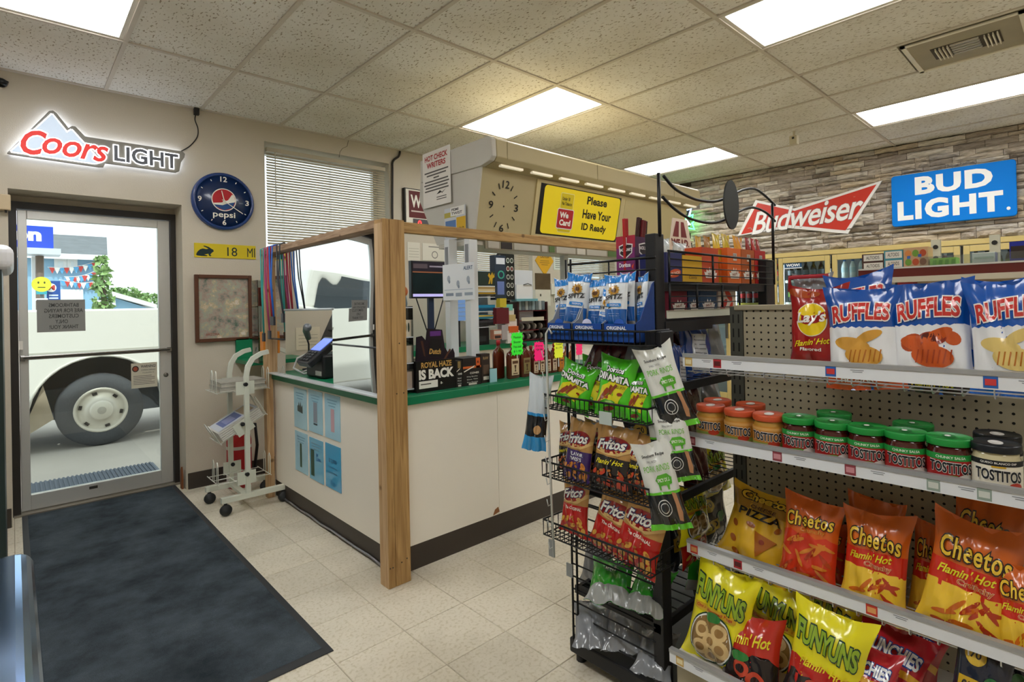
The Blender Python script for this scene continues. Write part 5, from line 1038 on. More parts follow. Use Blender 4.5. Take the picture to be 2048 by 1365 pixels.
def i_chee(kind):
    def f(k,w,h):
        blk_=G('#1c1712'); y_=G('#eac23a')
        if kind=='hot':
            band(k,w,.64*h,.42*h,'#cc2a18',1); band(k,w,.46*h,0,'#ecc238',2,.006*h,4)
            k.text('Cheetos',0,.74*h,.82*w,.17*h,y_,4,bold=.02,space=1.12,outline=blk_,ob_=.05,arch=.02*h,slope=-.04)
            k.text("Flamin' Hot",-.05*w,.58*h,.68*w,.075*h,G('#e9dc28'),4,bold=.02,shear=.3,slope=.06).text('Crunchy',.08*w,.50*h,.42*w,.06*h,G('#c86a28'),4,bold=.02,outline=G('#f0e0c0'),ob_=.03)
            curls(k,w,h,.06*h,.36*h,16,3)
        elif kind=='crunchy':
            band(k,w,.62*h,0,'#d4381c',1,.02*h,3); k.text('Cheetos',0,.78*h,.84*w,.15*h,y_,4,bold=.02,space=1.12,outline=blk_,ob_=.05,slope=.1).text('Crunchy',.08*w,.67*h,.44*w,.06*h,G('#c9862c'),4,bold=.02,slope=.1)
            curls(k,w,h,.06*h,.56*h,22,5,'#d8832a')
        else:
            band(k,w,.92*h,.74*h,'#b98a30',1); k.text('Cheetos',0,.9*h,.7*w,.1*h,y_,4,bold=.04,outline=blk_,ob_=.06).text('CHEESE',0,.78*h,.4*w,.045*h,G('#5c3a14'),4,bold=.03).text('PIZZA',0,.69*h,.66*w,.10*h,G('#241a10'),4,bold=.03)
            k.poly([(.1*w,.2*h),(.34*w,.46*h),(-.02*w,.5*h)],G('#b0641f'),3).ell(.14*w,.4*h,.04*w,.03*h,G('#8d2f18'),4); 
            for a,b in ((-.3,.3),(-.2,.15),(-.34,.5),(-.1,.55),(.3,.6),(0,.12),(.3,.14)): k.ell(a*w,b*h,.07*w,.03*h,G('#a85a1a'),3,12,a*3)
    return f
design('chee_hot',.19,.27,.08,'#d2641c',i_chee('hot')); design('chee_crn',.19,.27,.08,'#d6621c',i_chee('crunchy')); design('chee_piz',.2,.27,.08,'#e6b62c',i_chee('pizza'))
def i_fun(hot):
    def f(k,w,h):
        gd_=G('#0f3a24'); gl_=G('#8fae2a')
        k.text('FUNYUNS',0,.72*h,.86*w,.2*h,gl_,3,bold=.035,outline=gd_,ob_=.05,slope=-.12,space=.94)
        if hot:
            band(k,w,.50*h,0,'#b8271e',1,.012*h,5); band(k,w,.36*h,0,'#241a1a',2,.02*h,4)
            k.text("Flamin' Hot",.02*w,.5*h,.66*w,.08*h,G('#e8d326'),4,bold=.02,shear=.25)
            for a,b,r in ((-.05,.3,.13),(.2,.24,.15),(-.25,.2,.12),(.05,.12,.13)): k.ell(a*w,b*h,r*w,r*w*.8,G('#c8462c'),4,18).ell(a*w,b*h,r*w*.55,r*w*.42,G('#2a1614'),5,16)
            k.text('Onion Flavored',-.12*w,.06*h,.6*w,.05*h,G('#e8d326'),6,bold=.02)
        else:
            k.poly(rrect(-.4*w,.535*h,.34*w,.60*h,.02*h),G('#c9a01f'),3).text('Onion Flavored Rings',-.03*w,.567*h,.64*w,.038*h,G('#b43a1c'),4,bold=.03)
            k.ell(-.02*w,.30*h,.385*w,.255*h,gd_,3,32).ell(-.02*w,.30*h,.365*w,.24*h,G('#eef0ea'),4,32).ell(-.02*w,.30*h,.345*w,.225*h,G('#8a6a38'),5,32)
            for a,b,r in ((-.17,.37,.12),(.12,.40,.13),(.18,.25,.14),(-.15,.2,.13),(.0,.29,.12),(.03,.14,.11)): k.ell(a*w,b*h,r*w,r*w*.9,G('#d9bb82'),6,18).ell(a*w,b*h,r*w*.55,r*w*.48,G('#9a7642'),7,16)
            k.ell(-.02*w,.52*h,.13*w,.05*h,G('#2f7a34'),6,18)
    return f
design('fun',.2,.29,.085,'#e8de1c',i_fun(False)); design('fun_hot',.2,.29,.085,'#e8de1c',i_fun(True))
def i_funred(k,w,h):
    band(k,w,.62*h,0,'#1f1616',1,.03*h,4); k.text("Flamin' Hot",.0,.78*h,.78*w,.12*h,G('#e8d326'),3,bold=.02,shear=.25,slope=.06)
    for a,b,r in ((-.08,.48,.15),(.2,.4,.17),(-.25,.3,.14),(.05,.24,.15)): k.ell(a*w,b*h,r*w,r*w*.8,G('#c8462c'),4,18).ell(a*w,b*h,r*w*.55,r*w*.42,G('#2a1614'),5,16)
    k.ell(-.1*w,.6*h,.16*w,.05*h,G('#2f7a34'),6).text('Onion Flavored',-.1*w,.12*h,.66*w,.06*h,G('#e8d326'),6,bold=.02)
design('fun_red',.2,.29,.085,'#bb2a1c',i_funred)
def i_mun(k,w,h):
    band(k,w,.62*h,.55*h,'#d8a02a',1); band(k,w,.55*h,0,'#a8242c',1)
    k.text('MUNCHIES',0,.74*h,.84*w,.15*h,G('#e8ecf2'),3,bold=.04,outline=G('#1a3f8f'),ob_=.07,shear=.15)
    curls(k,w,h,.05*h,.4*h,10,9,'#c98a34')
design('mun',.21,.27,.07,'#b3202c',i_mun)
def i_drk(k,w,h): k.ell(-.15*w,.78*h,.2*w,.12*h,G('#c9a83a'),2,20).text('70',-.15*w,.79*h,.2*w,.09*h,G('#26221a'),3,bold=.02).rect(-w*.4,.3*h,.1*w,.5*h,G('#c5a01f'),2).text('GOLD',-.15*w,.4*h,.36*w,.12*h,G('#1c1814'),3,bold=.04).ell(.2*w,.5*h,.15*w,.1*h,G('#2f6a3a'),3)
design('dark',.2,.27,.07,'#1b2030',i_drk)
def i_spz(k,w,h):
    band(k,w,.99*h,.86*h,'#1f7fd0',1); band(k,w,.40*h,.14*h,'#1c5da8',1); band(k,w,.14*h,0,'#8d8a86',1)
    for q in range(12): k.ell(.0+.16*w*math.cos(q*PI/6),.73*h+.055*h*math.sin(q*PI/6),.10*w,.02*h,G('#b5862c'),2,8,q*PI/6)
    k.ell(0,.73*h,.12*w,.04*h,G('#5a3a1c'),3,14).text('SPITZ',0,.61*h,.78*w,.085*h,G('#1a1d22'),4,bold=.03,slope=.1)
    k.poly(rrect(-.3*w,.44*h,.34*w,.5*h,.02*h),G('#2f86d6'),2).text('ORIGINAL',.02*w,.47*h,.5*w,.03*h,G('#e8f0f8'),3,bold=.02).rect(-.2*w,.32*h,.25*w,.325*h,G('#a8c8ea'),2).rect(-.15*w,.28*h,.2*w,.285*h,G('#a8c8ea'),2)
design('spitz',.11,.25,.05,'#dfe5ea',i_spz)
def i_din(k,w,h):
    k.poly([(-.45*w,.2*h),(-.3*w,.5*h),(.0,.62*h),(.42*w,.56*h),(.3*w,.4*h),(.2*w,.2*h),(-.1*w,.3*h)],G('#d8d020'),1)
    k.text('Doritos',.02*w,.80*h,.5*w,.09*h,G('#eef0ea'),4,bold=.02,outline=G('#16241a'),ob_=.06).text('DINAMITA',0,.66*h,.88*w,.12*h,G('#eceee8'),4,bold=.04,outline=G('#16181a'),ob_=.07,slope=-.1)
    for a,b,r in ((-.1,.42,.9),(.02,.44,1.0),(-.22,.36,.7)): k.poly([(a*w-.16*w,b*h-.12*h),(a*w-.10*w,b*h-.14*h),(a*w+.14*w,b*h+.10*h),(a*w+.08*w,b*h+.13*h)],G('#8f3a1c'),3)
    k.ell(.0,.25*h,.14*w,.035*h,G('#5fae3a'),3).ell(.0,.25*h,.1*w,.022*h,G('#a8d878'),4).ell(-.05*w,.14*h,.15*w,.04*h,G('#7a2a18'),3,14,.2).ell(.24*w,.4*h,.06*w,.03*h,G('#8a2f1a'),3).text('CHILE LIMON',.22*w,.52*h,.3*w,.05*h,G('#2a3a16'),4)
design('dina',.17,.25,.08,'#4cc41c',i_din)
def i_fri(kind):
    lo={'hot':'#1b1412','orig':'#b01a16','bbq':'#3a2060'}[kind]
    def f(k,w,h):
        band(k,w,.52*h,0,lo,1); k.poly([(-.5*w,.60*h),(-.2*w,.54*h),(.2*w,.55*h),(.5*w,.66*h),(.5*w,.72*h),(0,.6*h),(-.5*w,.66*h)],G('#d8b270'),2)
        k.ell(0,.70*h,.44*w,.13*h,G('#8f1416'),2,24,.15).text('Fritos',0,.715*h,.74*w,.16*h,G('#f0ece4'),4,bold=.03,shear=.25,outline=G('#26305c'),ob_=.05,slope=.12)
        if kind=='hot': k.text("Flamin' Hot",0,.44*h,.72*w,.08*h,G('#e8d826'),3,bold=.02,shear=.3,slope=.1)
        elif kind=='orig': k.text('The ORIGINAL',.05*w,.46*h,.6*w,.05*h,G('#f0e2d0'),3,bold=.02)
        else: k.text('FLAVOR\nTWISTS',.05*w,.42*h,.5*w,.14*h,G('#d8d8e0'),3,bold=.03)
        r=random.Random(4); c=('#c8452c','#d88a3a','#d8a040')[('hot','bbq','orig').index(kind)]
        for _ in range(11): k.ell((r.random()-.5)*w*.8,(.06+.28*r.random())*h,.10*w,.035*h,G(c),3,10,r.random()*3).ell((r.random()-.5)*w*.8,(.06+.28*r.random())*h,.05*w,.02*h,G('#b06a2a'),4,8,r.random()*3)
    return f
for kd in ('hot','orig','bbq'): design('fri_'+kd,.17,.25,.08,'#b98a4c',i_fri(kd),FOIL)
def i_pork(k,w,h):
    band(k,w,.42*h,.06*h,'#17191b',1); band(k,w,.45*h,.42*h,'#5fbf2a',2); band(k,w,.07*h,0,'#63c62c',2)
    k.text('Southern Recipe',-.02*w,.86*h,.62*w,.045*h,G('#23262a'),3,bold=.02).text('SMALL BATCH',-.1*w,.80*h,.3*w,.025*h,G('#6a6e72'),3).text('PORK RINDS',0,.72*h,.74*w,.07*h,G('#6fbf3a'),3,bold=.0)
    k.poly([(-.12*w,.58*h),(-.02*w,.64*h),(.24*w,.645*h),(.36*w,.6*h),(.34*w,.53*h),(.26*w,.52*h),(.25*w,.47*h),(.2*w,.47*h),(.19*w,.52*h),(.02*w,.52*h),(.01*w,.47*h),(-.04*w,.47*h),(-.05*w,.53*h)],G('#57ae2c'),3).text('SPICY DILL',.12*w,.58*h,.36*w,.04*h,G('#e6f0da'),4,bold=.03)
    k.ell(-.02*w,.27*h,.19*w,.095*h,G('#e8e8e4'),3,24).ell(-.02*w,.27*h,.172*w,.085*h,G('#17191b'),4,24).ell(-.02*w,.27*h,.12*w,.06*h,G('#d8d8d4'),5,20).ell(-.02*w,.27*h,.105*w,.05*h,G('#2a2c2e'),6,20)
    k.poly([(.26*w,.44*h),(.38*w,.42*h),(.42*w,.2*h),(.36*w,.1*h),(.28*w,.12*h),(.3*w,.3*h)],G('#b98660'),5)
design('pork',.16,.30,.06,'#dde0da',i_pork)
def i_none(k,w,h): pass
def i_back(k,w,h): k.rect(-.28*w,.15*h,.25*w,.75*h,G('#c9ccd0'),1); [k.rect(-.22*w,(.22+.07*q)*h,.2*w,(.235+.07*q)*h,G('#6a6e74'),2) for q in range(7)]
design('silver',.18,.26,.08,'#84878c',i_none,FOIL); design('maroon',.18,.26,.08,'#4a1216',i_none,FOIL); design('blueback',.2,.28,.08,'#0f3f8f',i_back,FOIL); design('green',.17,.25,.08,'#2fa32a',lambda k,w,h:[band(k,w,.25*h,0,'#9a9d9a',1),k.ell(0,.62*h,.2*w,.1*h,G('#1f7a2c'),1),k.text('LIME',0,.62*h,.28*w,.07*h,G('#eef2e8'),2,bold=.03)],FOIL); design('peanut',.09,.20,.04,'#c9d3da',lambda k,w,h:[band(k,w,.5*h,.2*h,'#15181c',1),band(k,w,.52*h,.48*h,'#2a8fd0',2),band(k,w,.2*h,0,'#2f95d6',1),k.ell(.1*w,.3*h,.18*w,.06*h,G('#c49a6a'),3)])
def i_tost(k,w,h): pass
BM={}
def bag(key,lab,var=0,cat='snack bag',group=None,name='snack_bag',bend=0.):
    w,h,t,base,ink,back=DES[key]; kk=(key,var,bend)
    if kk not in BM:
        sd=1.3+var*2.7+len(key)*.37; me=bagmesh(w,h,t,sd,[G(base),back or G(base)],bend=bend); k=Ink(); ink(k,w,h); pm=None
        if k.it:
            Sf=bagsurf(w,h,t,sd,bend); pm=k.lay('print',lambda a,b,d:Sf(min(1,max(0,a/w+.5)),min(1,max(0,b/h)),-1,d+.0012),cut=.014 if w>.15 else .009,mesh_only=True,step=.0009)
            pm.polygons.foreach_set('use_smooth',[True]*len(pm.polygons))
        BM[kk]=(me,pm)
    me,pm=BM[kk]; o=tag(ob(name,me),lab,cat,group)
    if pm: ob('print',pm,o)
    return o
R_=math.radians
def putX(key,xl,xr,yt,yb,X,lab,lean=10,roll=0,yaw=0,var=0,group=None,bend=0.,depth=1.):
    """stand a bag facing -X; the picture box gives its place and size on the plane at depth X"""
    c=PXp((xl+xr)/2,yb,X); tp=PXp((xl+xr)/2,yt,X); l=PXp(xl,(yt+yb)/2,X); r=PXp(xr,(yt+yb)/2,X)
    w,h,t,*_=DES[key]; o=bag(key,lab,var,group=group,bend=bend); H=(tp.z-c.z)/math.cos(R_(lean))/max(.6,math.cos(R_(roll))); Wd=abs(l.y-r.y)
    o.location=(X,c.y,c.z); o.rotation_mode='XYZ'; o.rotation_euler=(R_(-lean),R_(-roll),R_(-90+yaw)); s=H/h; o.scale=(Wd/w,(s+Wd/w)/2*depth,s); return o
# ================================================================== gondola shelving
GX=1.966; GY0,GY1=-.75,.905; GF=1.57
tan=M('#a49c84',.5,vary=.04); 
def peg_nodes(nt,b):
    g=nt.nodes.new('ShaderNodeNewGeometry'); sx=nt.nodes.new('ShaderNodeSeparateXYZ'); nt.links.new(g.outputs['Position'],sx.inputs[0])
    def fr(sock,off):
        a=nt.nodes.new('ShaderNodeMath'); a.operation='ADD'; a.inputs[1].default_value=off; nt.links.new(sock,a.inputs[0])
        d=nt.nodes.new('ShaderNodeMath'); d.operation='DIVIDE'; d.inputs[1].default_value=.0254; nt.links.new(a.outputs[0],d.inputs[0])
        f=nt.nodes.new('ShaderNodeMath'); f.operation='FRACT'; nt.links.new(d.outputs[0],f.inputs[0])
        s=nt.nodes.new('ShaderNodeMath'); s.operation='SUBTRACT'; s.inputs[1].default_value=.5; nt.links.new(f.outputs[0],s.inputs[0])
        p=nt.nodes.new('ShaderNodeMath'); p.operation='MULTIPLY'; nt.links.new(s.outputs[0],p.inputs[0]); nt.links.new(s.outputs[0],p.inputs[1]); return p.outputs[0]
    a=nt.nodes.new('ShaderNodeMath'); a.operation='ADD'; nt.links.new(fr(sx.outputs[1],10-.891+.0127),a.inputs[0]); nt.links.new(fr(sx.outputs[2],10-1.332+.0127),a.inputs[1])
    lt=nt.nodes.new('ShaderNodeMath'); lt.operation='LESS_THAN'; lt.inputs[1].default_value=.021; nt.links.new(a.outputs[0],lt.inputs[0])
    mx=nt.nodes.new('ShaderNodeMix'); mx.data_type='RGBA'; mx.inputs['A'].default_value=lin('#aaa28a'); mx.inputs['B'].default_value=(.006,.006,.005,1); nt.links.new(lt.outputs[0],mx.inputs['Factor']); nt.links.new(mx.outputs['Result'],b.inputs['Base Color'])
pegmat=nodemat('pegboard',peg_nodes,rough=.55,spec=.3)
gd=thing('gondola_shelf','tan gondola shelving with a pegboard back and four snack shelves','shelving',(0,0,0))
MB().box(GX,GY0,.15,GX+.012,GY1-.02,1.343).build('pegboard',pegmat,gd)
MB().box(GX+.05,GY0,.15,GX+.062,GY1-.02,1.343).build('pegboard',tan,gd)
MB().box(GX-.008,GY0,1.343,GX+.07,GY1+.012,1.362).build('top_cap',tan,gd,bevel=.003)
MB().box(GX-.004,GY1-.018,.0,GX+.066,GY1+.03,1.358).build('upright',M('#5d5e56',.5,metal=.4,vary=.2),gd,bevel=.002)
for z in range(24): MB().box(GX-.0055,GY1-.006,.1+.052*z,GX-.0038,GY1-.001,.13+.052*z).box(GX-.0055,GY1+.012,.1+.052*z,GX-.0038,GY1+.017,.13+.052*z).build('slot_pair',M('#1c1b18',.7),gd) if False else None
sl_=MB()
for z in range(24):
    for y in (GY1-.006,GY1+.014): sl_.box(GX-.0052,y,.1+.052*z,GX-.0042,y+.005,.132+.052*z)
sl_.build('upright_slots',M('#1c1b18',.7),gd)['kind']='stuff'
strip=M('#dfe3e8',.3,coat=.3); lip=M('#a9abad',.3,metal=.4)
tags=[('#b02a34','#5a1a1c'),('#2a5fae','#c83a3c'),('#8a3a44','#c88a92'),('#c83a2c','#e0a060'),('#8fa096','#c9cfc8'),('#c9a860','#e8dcb0')]
def gshelf(z,xf,solid,tg,nm):
    s=ob(nm,None,gd,(0,0,0)); zt=z; h=.032
    MB().box(xf,GY0,zt-h,xf+.004,GY1,zt).build('price_strip',strip,s); MB().box(xf-.003,GY0,zt-.001,xf+.014,GY1,zt+.009).build('strip_lip',lip,s)
    if solid: MB().box(xf+.004,GY0,zt-.030,GX,GY1,zt-.02).build('deck',M('#c9c6ba',.45),s)
    else:
        m=MB(); fl_=zt-h-.018
        for i in range(int((GX-xf)/.06)): m.tube([(xf+.03+.06*i,GY0,fl_),(xf+.03+.06*i,GY1,fl_)],.0022,4)
        for i in range(22):
            y=GY1-.03-.055*i
            if y<-.35: break
            m.tube([(xf+.006,y,zt-.02),(xf+.008,y,fl_+.004),(xf+.02,y,fl_-.004),(GX,y,fl_-.004)],.0018,4)
        m.build('wire_deck',M('#c3c6c8',.3,metal=.6),s)
    for y,c in tg:
        a,b=tags[c]; k=Ink().rect(-y-.0125,zt-.029,-y+.0125,zt-.003,a,1).rect(-y-.0095,zt-.023,-y+.0095,zt-.009,b,2)
        k.lay('shelf_ticket',onX(xf),s); Ink().rect(-y+.045,zt-.010,-y+.075,zt-.008,'#8a8f96').lay('ticket_text',onX(xf),s); Ink().rect(-y+.05,zt-.0145,-y+.072,zt-.0125,'#8a8f96').lay('ticket_text',onX(xf),s)
    return s
gshelf(1.205,GF,False,[(.885,5),(.79,0),(.48,1),(.165,1)],'shelf'); gshelf(.956,GF,True,[(.88,2),(.62,2),(.44,2),(.27,4),(.18,4)],'shelf'); gshelf(.614,GF,False,[(.88,3),(.74,0),(.40,3),(.1,3)],'shelf'); gshelf(.319,1.455,True,[(.87,5),(.6,3)],'shelf')
MB().box(1.48,GY0,0,GX,GY1-.01,.28).build('base_deck',tan,gd)
MB().box(GX+.062,GY0,0,GX+.45,GY1-.01,1.2).build('far_side_body',tan,gd)
# ---- bags on the shelves (picture boxes in frame pixels, depth plane X)
SB='bags on the tan gondola'
putX('lays',1570,1694,572,745,1.74,'dark red potato chip bag at the left end of the top shelf',lean=4,group=SB,var=0,yaw=-12)
putX('ruf_ched',1655,1808,578,778,1.70,'blue ridged chip bag with an orange cheddar foot on the top shelf',lean=4,roll=2,group=SB,var=1)
putX('ruf_ched',1672,1806,545,740,1.84,'blue ridged chip bag peeking out behind the cheddar one',lean=3,roll=6,group=SB,var=2)
putX('ruf_hot',1783,1952,566,785,1.70,'blue ridged chip bag with red hot chips, middle of the top shelf',lean=4,roll=2,group=SB,var=3)
putX('ruf_orig',1944,2120,560,798,1.68,'blue ridged original chip bag cut by the right picture edge',lean=4,roll=3,group=SB,var=0)
putX('ruf_orig',1930,2080,556,740,1.84,'blue ridged chip bag standing behind the original one',lean=2,group=SB,var=2)
putX('chee_piz',1428,1562,996,1140,1.72,'yellow pizza flavour cheese snack bag, left end of the third shelf',lean=22,roll=-10,group=SB,var=0)
putX('chee_crn',1553,1668,1008,1178,1.66,'crumpled orange cheese curl bag second on the third shelf',lean=12,roll=-3,group=SB,var=1)
putX('chee_crn',1600,1690,1050,1175,1.78,'orange curl bag mostly hidden behind the crumpled orange one',lean=10,group=SB,var=2)
putX('chee_hot',1677,1810,1036,1232,1.65,'orange hot crunchy bag, middle of the third shelf at the front',lean=12,roll=-2,group=SB,var=0)
putX('chee_hot',1688,1800,1008,1200,1.78,'orange hot crunchy bag behind the middle one',lean=10,roll=-1,group=SB,var=1)
putX('chee_hot',1822,2006,1052,1290,1.62,'large orange hot crunchy bag at the front right of the third shelf',lean=14,roll=-9,group=SB,var=2)
putX('chee_hot',1868,2016,1000,1210,1.80,'orange hot crunchy bag with a raised corner at the back right',lean=10,roll=-10,group=SB,var=3)
putX('chee_hot',1812,1900,1060,1250,1.74,'orange hot crunchy bag wedged between the front and back right ones',lean=10,roll=-4,group=SB,var=1)
putX('chee_hot',1984,2130,1150,1330,1.62,'orange hot crunchy bag cut by the right edge of the third shelf',lean=10,roll=-0,group=SB,var=3)
putX('fun',1363,1480,1145,1338,1.52,'yellow onion ring bag at the left front of the bottom shelf',lean=14,roll=-6,group=SB,var=0)
putX('fun',1432,1560,1140,1320,1.72,'yellow onion ring bag lying at the back left of the bottom shelf',lean=25,roll=-12,group=SB,var=1)
putX('fun',1470,1600,1185,1350,1.64,'yellow onion ring bag behind the red and black one',lean=20,roll=-6,group=SB,var=2)
putX('fun',1520,1660,1155,1330,1.80,'yellow onion ring bag in the dark at the back of the bottom shelf',lean=20,roll=-2,group=SB,var=3)
putX('fun_red',1436,1556,1258,1440,1.49,'red and black hot ring bag, front of the bottom shelf',lean=18,roll=4,group=SB,var=2)
putX('fun_hot',1556,1706,1235,1440,1.50,'yellow and red hot ring bag, largest at the bottom edge',lean=14,roll=-7,group=SB,var=0)
putX('fun_hot',1580,1730,1200,1390,1.66,'yellow and red hot ring bag behind the largest one',lean=16,roll=-9,group=SB,var=1)
putX('mun',1640,1765,1335,1470,1.47,'red snack mix bag nearest the bottom picture edge',lean=40,roll=-4,group=SB,var=0)
putX('mun',1660,1805,1303,1450,1.54,'red snack mix bag second in the sloping pile',lean=42,roll=-12,group=SB,var=1)
putX('mun',1690,1835,1266,1420,1.64,'red snack mix bag on top of the sloping pile',lean=40,roll=-14,group=SB,var=2)
putX('mun',1720,1870,1262,1400,1.78,'red snack mix bag in shadow at the back of the pile',lean=25,roll=-2,group=SB,var=3)
putX('dark',1890,2010,1295,1450,1.55,'dark blue snack bag with a yellow disc at the bottom right',lean=20,roll=-6,group=SB,var=0)
putX('dark',1960,2100,1290,1450,1.66,'dark snack bag in the bottom right corner behind the disc one',lean=14,roll=6,group=SB,var=1)
# ---- dip jars
def jar(px,py,X,kind,lab,rz=0):
    zt={'q':.113,'s':.118,'w':.118}[kind]; zb=.93
    p=PXp(px,py,X); 
    t=thing('dip_jar',lab,'jar',(X,p.y,zb),(0,0,rz),group='dip jars on the second shelf'); r=.0445
    bodyc={'q':M('#b8893a',.12,coat=.6),'s':M('#4a1712',.12,coat=.6),'w':M('#d3c8a0',.12,coat=.6)}[kind]; lidc={'q':M('#c8532f',.35),'s':M('#1f8f3c',.35),'w':M('#191c22',.3)}[kind]
    prof=[(r*.86,0),(r*.97,.006),(r,.02),(r,.072),(r*.97,.082),(r*.9,.09),(r*.9,zt-.016)]
    MB().lathe(prof,28).build('glass',bodyc,t)
    l=MB().lathe([(r*.99,zt-.018),(r*1.01,zt-.014),(r*1.01,zt-.004),(r*.97,zt),(r*.9,zt-.002),(0,zt-.002)],28,cap=False).build('lid',lidc,t)
    k=Ink().ell(0,0,r*.5,r*.3,M('#d8d3cc',.5) if kind!='s' else M('#0f6f2c',.4)).ell(.004,.002,r*.2,r*.14,M('#e8e6e2',.5),2); k.lay('lid_print',lambda a,b,d:(a,b,zt-.0018+d),l)
    lb=Ink(); L=2.5*r; hz=.066
    if kind=='q': lb.rect(-L/2,.008,L/2,.066,M('#c98a34',.4)).rect(-L/2,.054,L/2,.062,M('#d9a45c',.4),2).rect(-L/2,.008,L/2,.02,M('#8a9a4a',.4),2).ell(.02,.018,.016,.008,M('#b83a24',.4),3)
    elif kind=='s': lb.rect(-L/2,.006,L/2,.062,M('#a81c1c',.4)).rect(-L/2,.054,L/2,.068,M('#1f8f3c',.4),2).text('CHUNKY SALSA',0,.061,.055,.006,'#dff0dc',3,bold=.02).ell(.03,.012,.02,.012,M('#e4e0da',.4),2).ell(-.01,.014,.025,.006,M('#5fa03a',.4),3,14,.2)
    else: lb.rect(-L/2,.006,L/2,.068,M('#e8e2d0',.4)).rect(-L/2,.058,L/2,.07,M('#1c1c20',.4),2).text('QUESO BLANCO DIP',0,.064,.062,.005,'#e8e6e0',3,bold=.02).rect(-.012,.0545,.012,.0575,'#d0a41c',3).ell(-.015,.013,.024,.006,M('#5fa03a',.4),2).ell(.03,.015,.014,.009,M('#c23a28',.4),2)
    lb.text('TOSTITOS',0,.038,.078,.024,M('#14181f',.4),5,bold=.03,outline=M('#f0ede6',.4),ob_=.04,slope=-.05)
    lb.lay('label_print',lambda a,b,d:(-(r+.0006+d)*math.cos(a/r),(r+.0006+d)*math.sin(-a/r),b*1.02+.014),t,cut=.006)
    return t
J=[(1421,808,1.665,'q','orange-lidded queso jar at the left end of the front row'),(1435,803,1.77,'q','orange-lidded queso jar behind the first one'),(1479,822,1.655,'q','orange-lidded queso jar second in the front row'),(1501,811,1.77,'q','orange-lidded queso jar behind the second and third'),(1538,829,1.645,'q','orange-lidded queso jar third in the front row, next to the green lids'),
(1599,836,1.64,'s','green-lidded salsa jar next to the orange lids'),(1666,846,1.635,'s','green-lidded salsa jar second of the front green row'),(1668,830,1.76,'s','green-lidded salsa jar alone behind the second one'),(1735,858,1.63,'s','green-lidded salsa jar in the middle of the front green row'),(1811,869,1.63,'s','green-lidded salsa jar fourth of the front green row'),(1826,856,1.74,'s','green-lidded salsa jar alone behind the fourth one'),(1898,880,1.63,'s','green-lidded salsa jar next to the black lids'),(1991,893,1.63,'w','black-lidded white queso jar in front'),(1994,873,1.735,'w','black-lidded white queso jar standing behind the front one')]
for px,py,X,kd,lb in J:
    jar(px,py,X,kd,lb,.2)
# ================================================================== black end-of-aisle wire rack
bw=M('#17181b',.4,metal=.3); bk2=M('#1b1c20',.45)
rk=thing('wire_rack','tall black wire end-of-aisle rack with side baskets full of snacks','rack',(0,0,0))
RA,RB,RC,RD=1.575,2.55,1.0,1.385
MB().box(RA,RC,.04,RA+.055,RC+.04,1.61).build('post',bk2,rk,bevel=.003); MB().box(RB-.09,RC,.04,RB,RC+.04,1.56).build('post',bk2,rk,bevel=.003)
for y in (RD-.012,RD+.012): MB().tube([(RA,y,.06),(RA,y,1.55)],.0045,6).build('corner_rod',bw,rk)
MB().tube([(RB,RD,.06),(RB,RD,1.45)],.005,6).build('corner_rod',bw,rk)
MB().box(RA-.005,RC-.02,.035,RB,RD+.03,.09).build('base',bk2,rk,bevel=.006)
for x,y in ((RA+.03,RD),(RA+.03,RC+.02),(RB-.04,RD)): MB().lathe([(.02,0),(.02,.035)],10,0,Matrix.Translation((x,y,0))).build('foot',bk2,rk)
z=.14
for i in range(13): MB().tube([(RA,RC+.03,z+.048*i),(RA,RD+.01,z+.048*i)],.0032,5).build('side_wire',bw,rk)
for zz,nm in ((.30,'shelf'),(.70,'shelf'),(1.09,'shelf'),(1.318,'shelf'),(1.447,'shelf')):
    s=MB().box(RA+.01,RC+.01,zz-.03,RB-.01,RC+.025,zz).box(RA+.01,RD-.02,zz-.03,RB-.01,RD-.005,zz).box(RA,RC+.01,zz-.03,RA+.015,RD,zz).build('shelf_frame',bk2,rk)
    m=MB()
    for i in range(18): m.tube([(RA+.03+.053*i,RC+.02,zz-.006),(RA+.03+.053*i,RD-.01,zz-.006)],.0025,4)
    m.build('shelf_wires',bw,s)
MB().box(RA+.06,RC-.004,1.322,RB-.1,RC,1.35).build('ticket_strip',M('#cfd2c4',.4),rk); MB().box(RA+.05,RC-.003,1.275,RB-.6,RC+.01,1.312).build('cross_bar',bk2,rk)
# guard rails of the two upper shelves
def guard(z0,z1,x0,x1,nm):
    m=MB()
    for i in range(5): m.tube([(x0,RC-.015,z0+(z1-z0)*i/4),(x1,RC-.015,z0+(z1-z0)*i/4)],.0022 if i<4 else .0045,5)
    for x in (x0,x0+(x1-x0)*.35,x0+(x1-x0)*.72,x1): m.tube([(x,RC-.018,z0),(x,RC-.018,z1)],.0042,5)
    m.build(nm,bw,rk)
guard(1.447,1.552,1.63,2.5,'guard_rail'); guard(1.355,1.44,1.63,2.15,'guard_rail')
MB().tube([(RA,RC,1.53),(RA,RD,1.53)],.0045,6).tube([(RA,RC,1.49),(RA,RD,1.49)],.003,6).tube([(RA,(RC+RD)/2,1.447),(RA,(RC+RD)/2,1.53)],.003,6).build('side_rail',bw,rk)
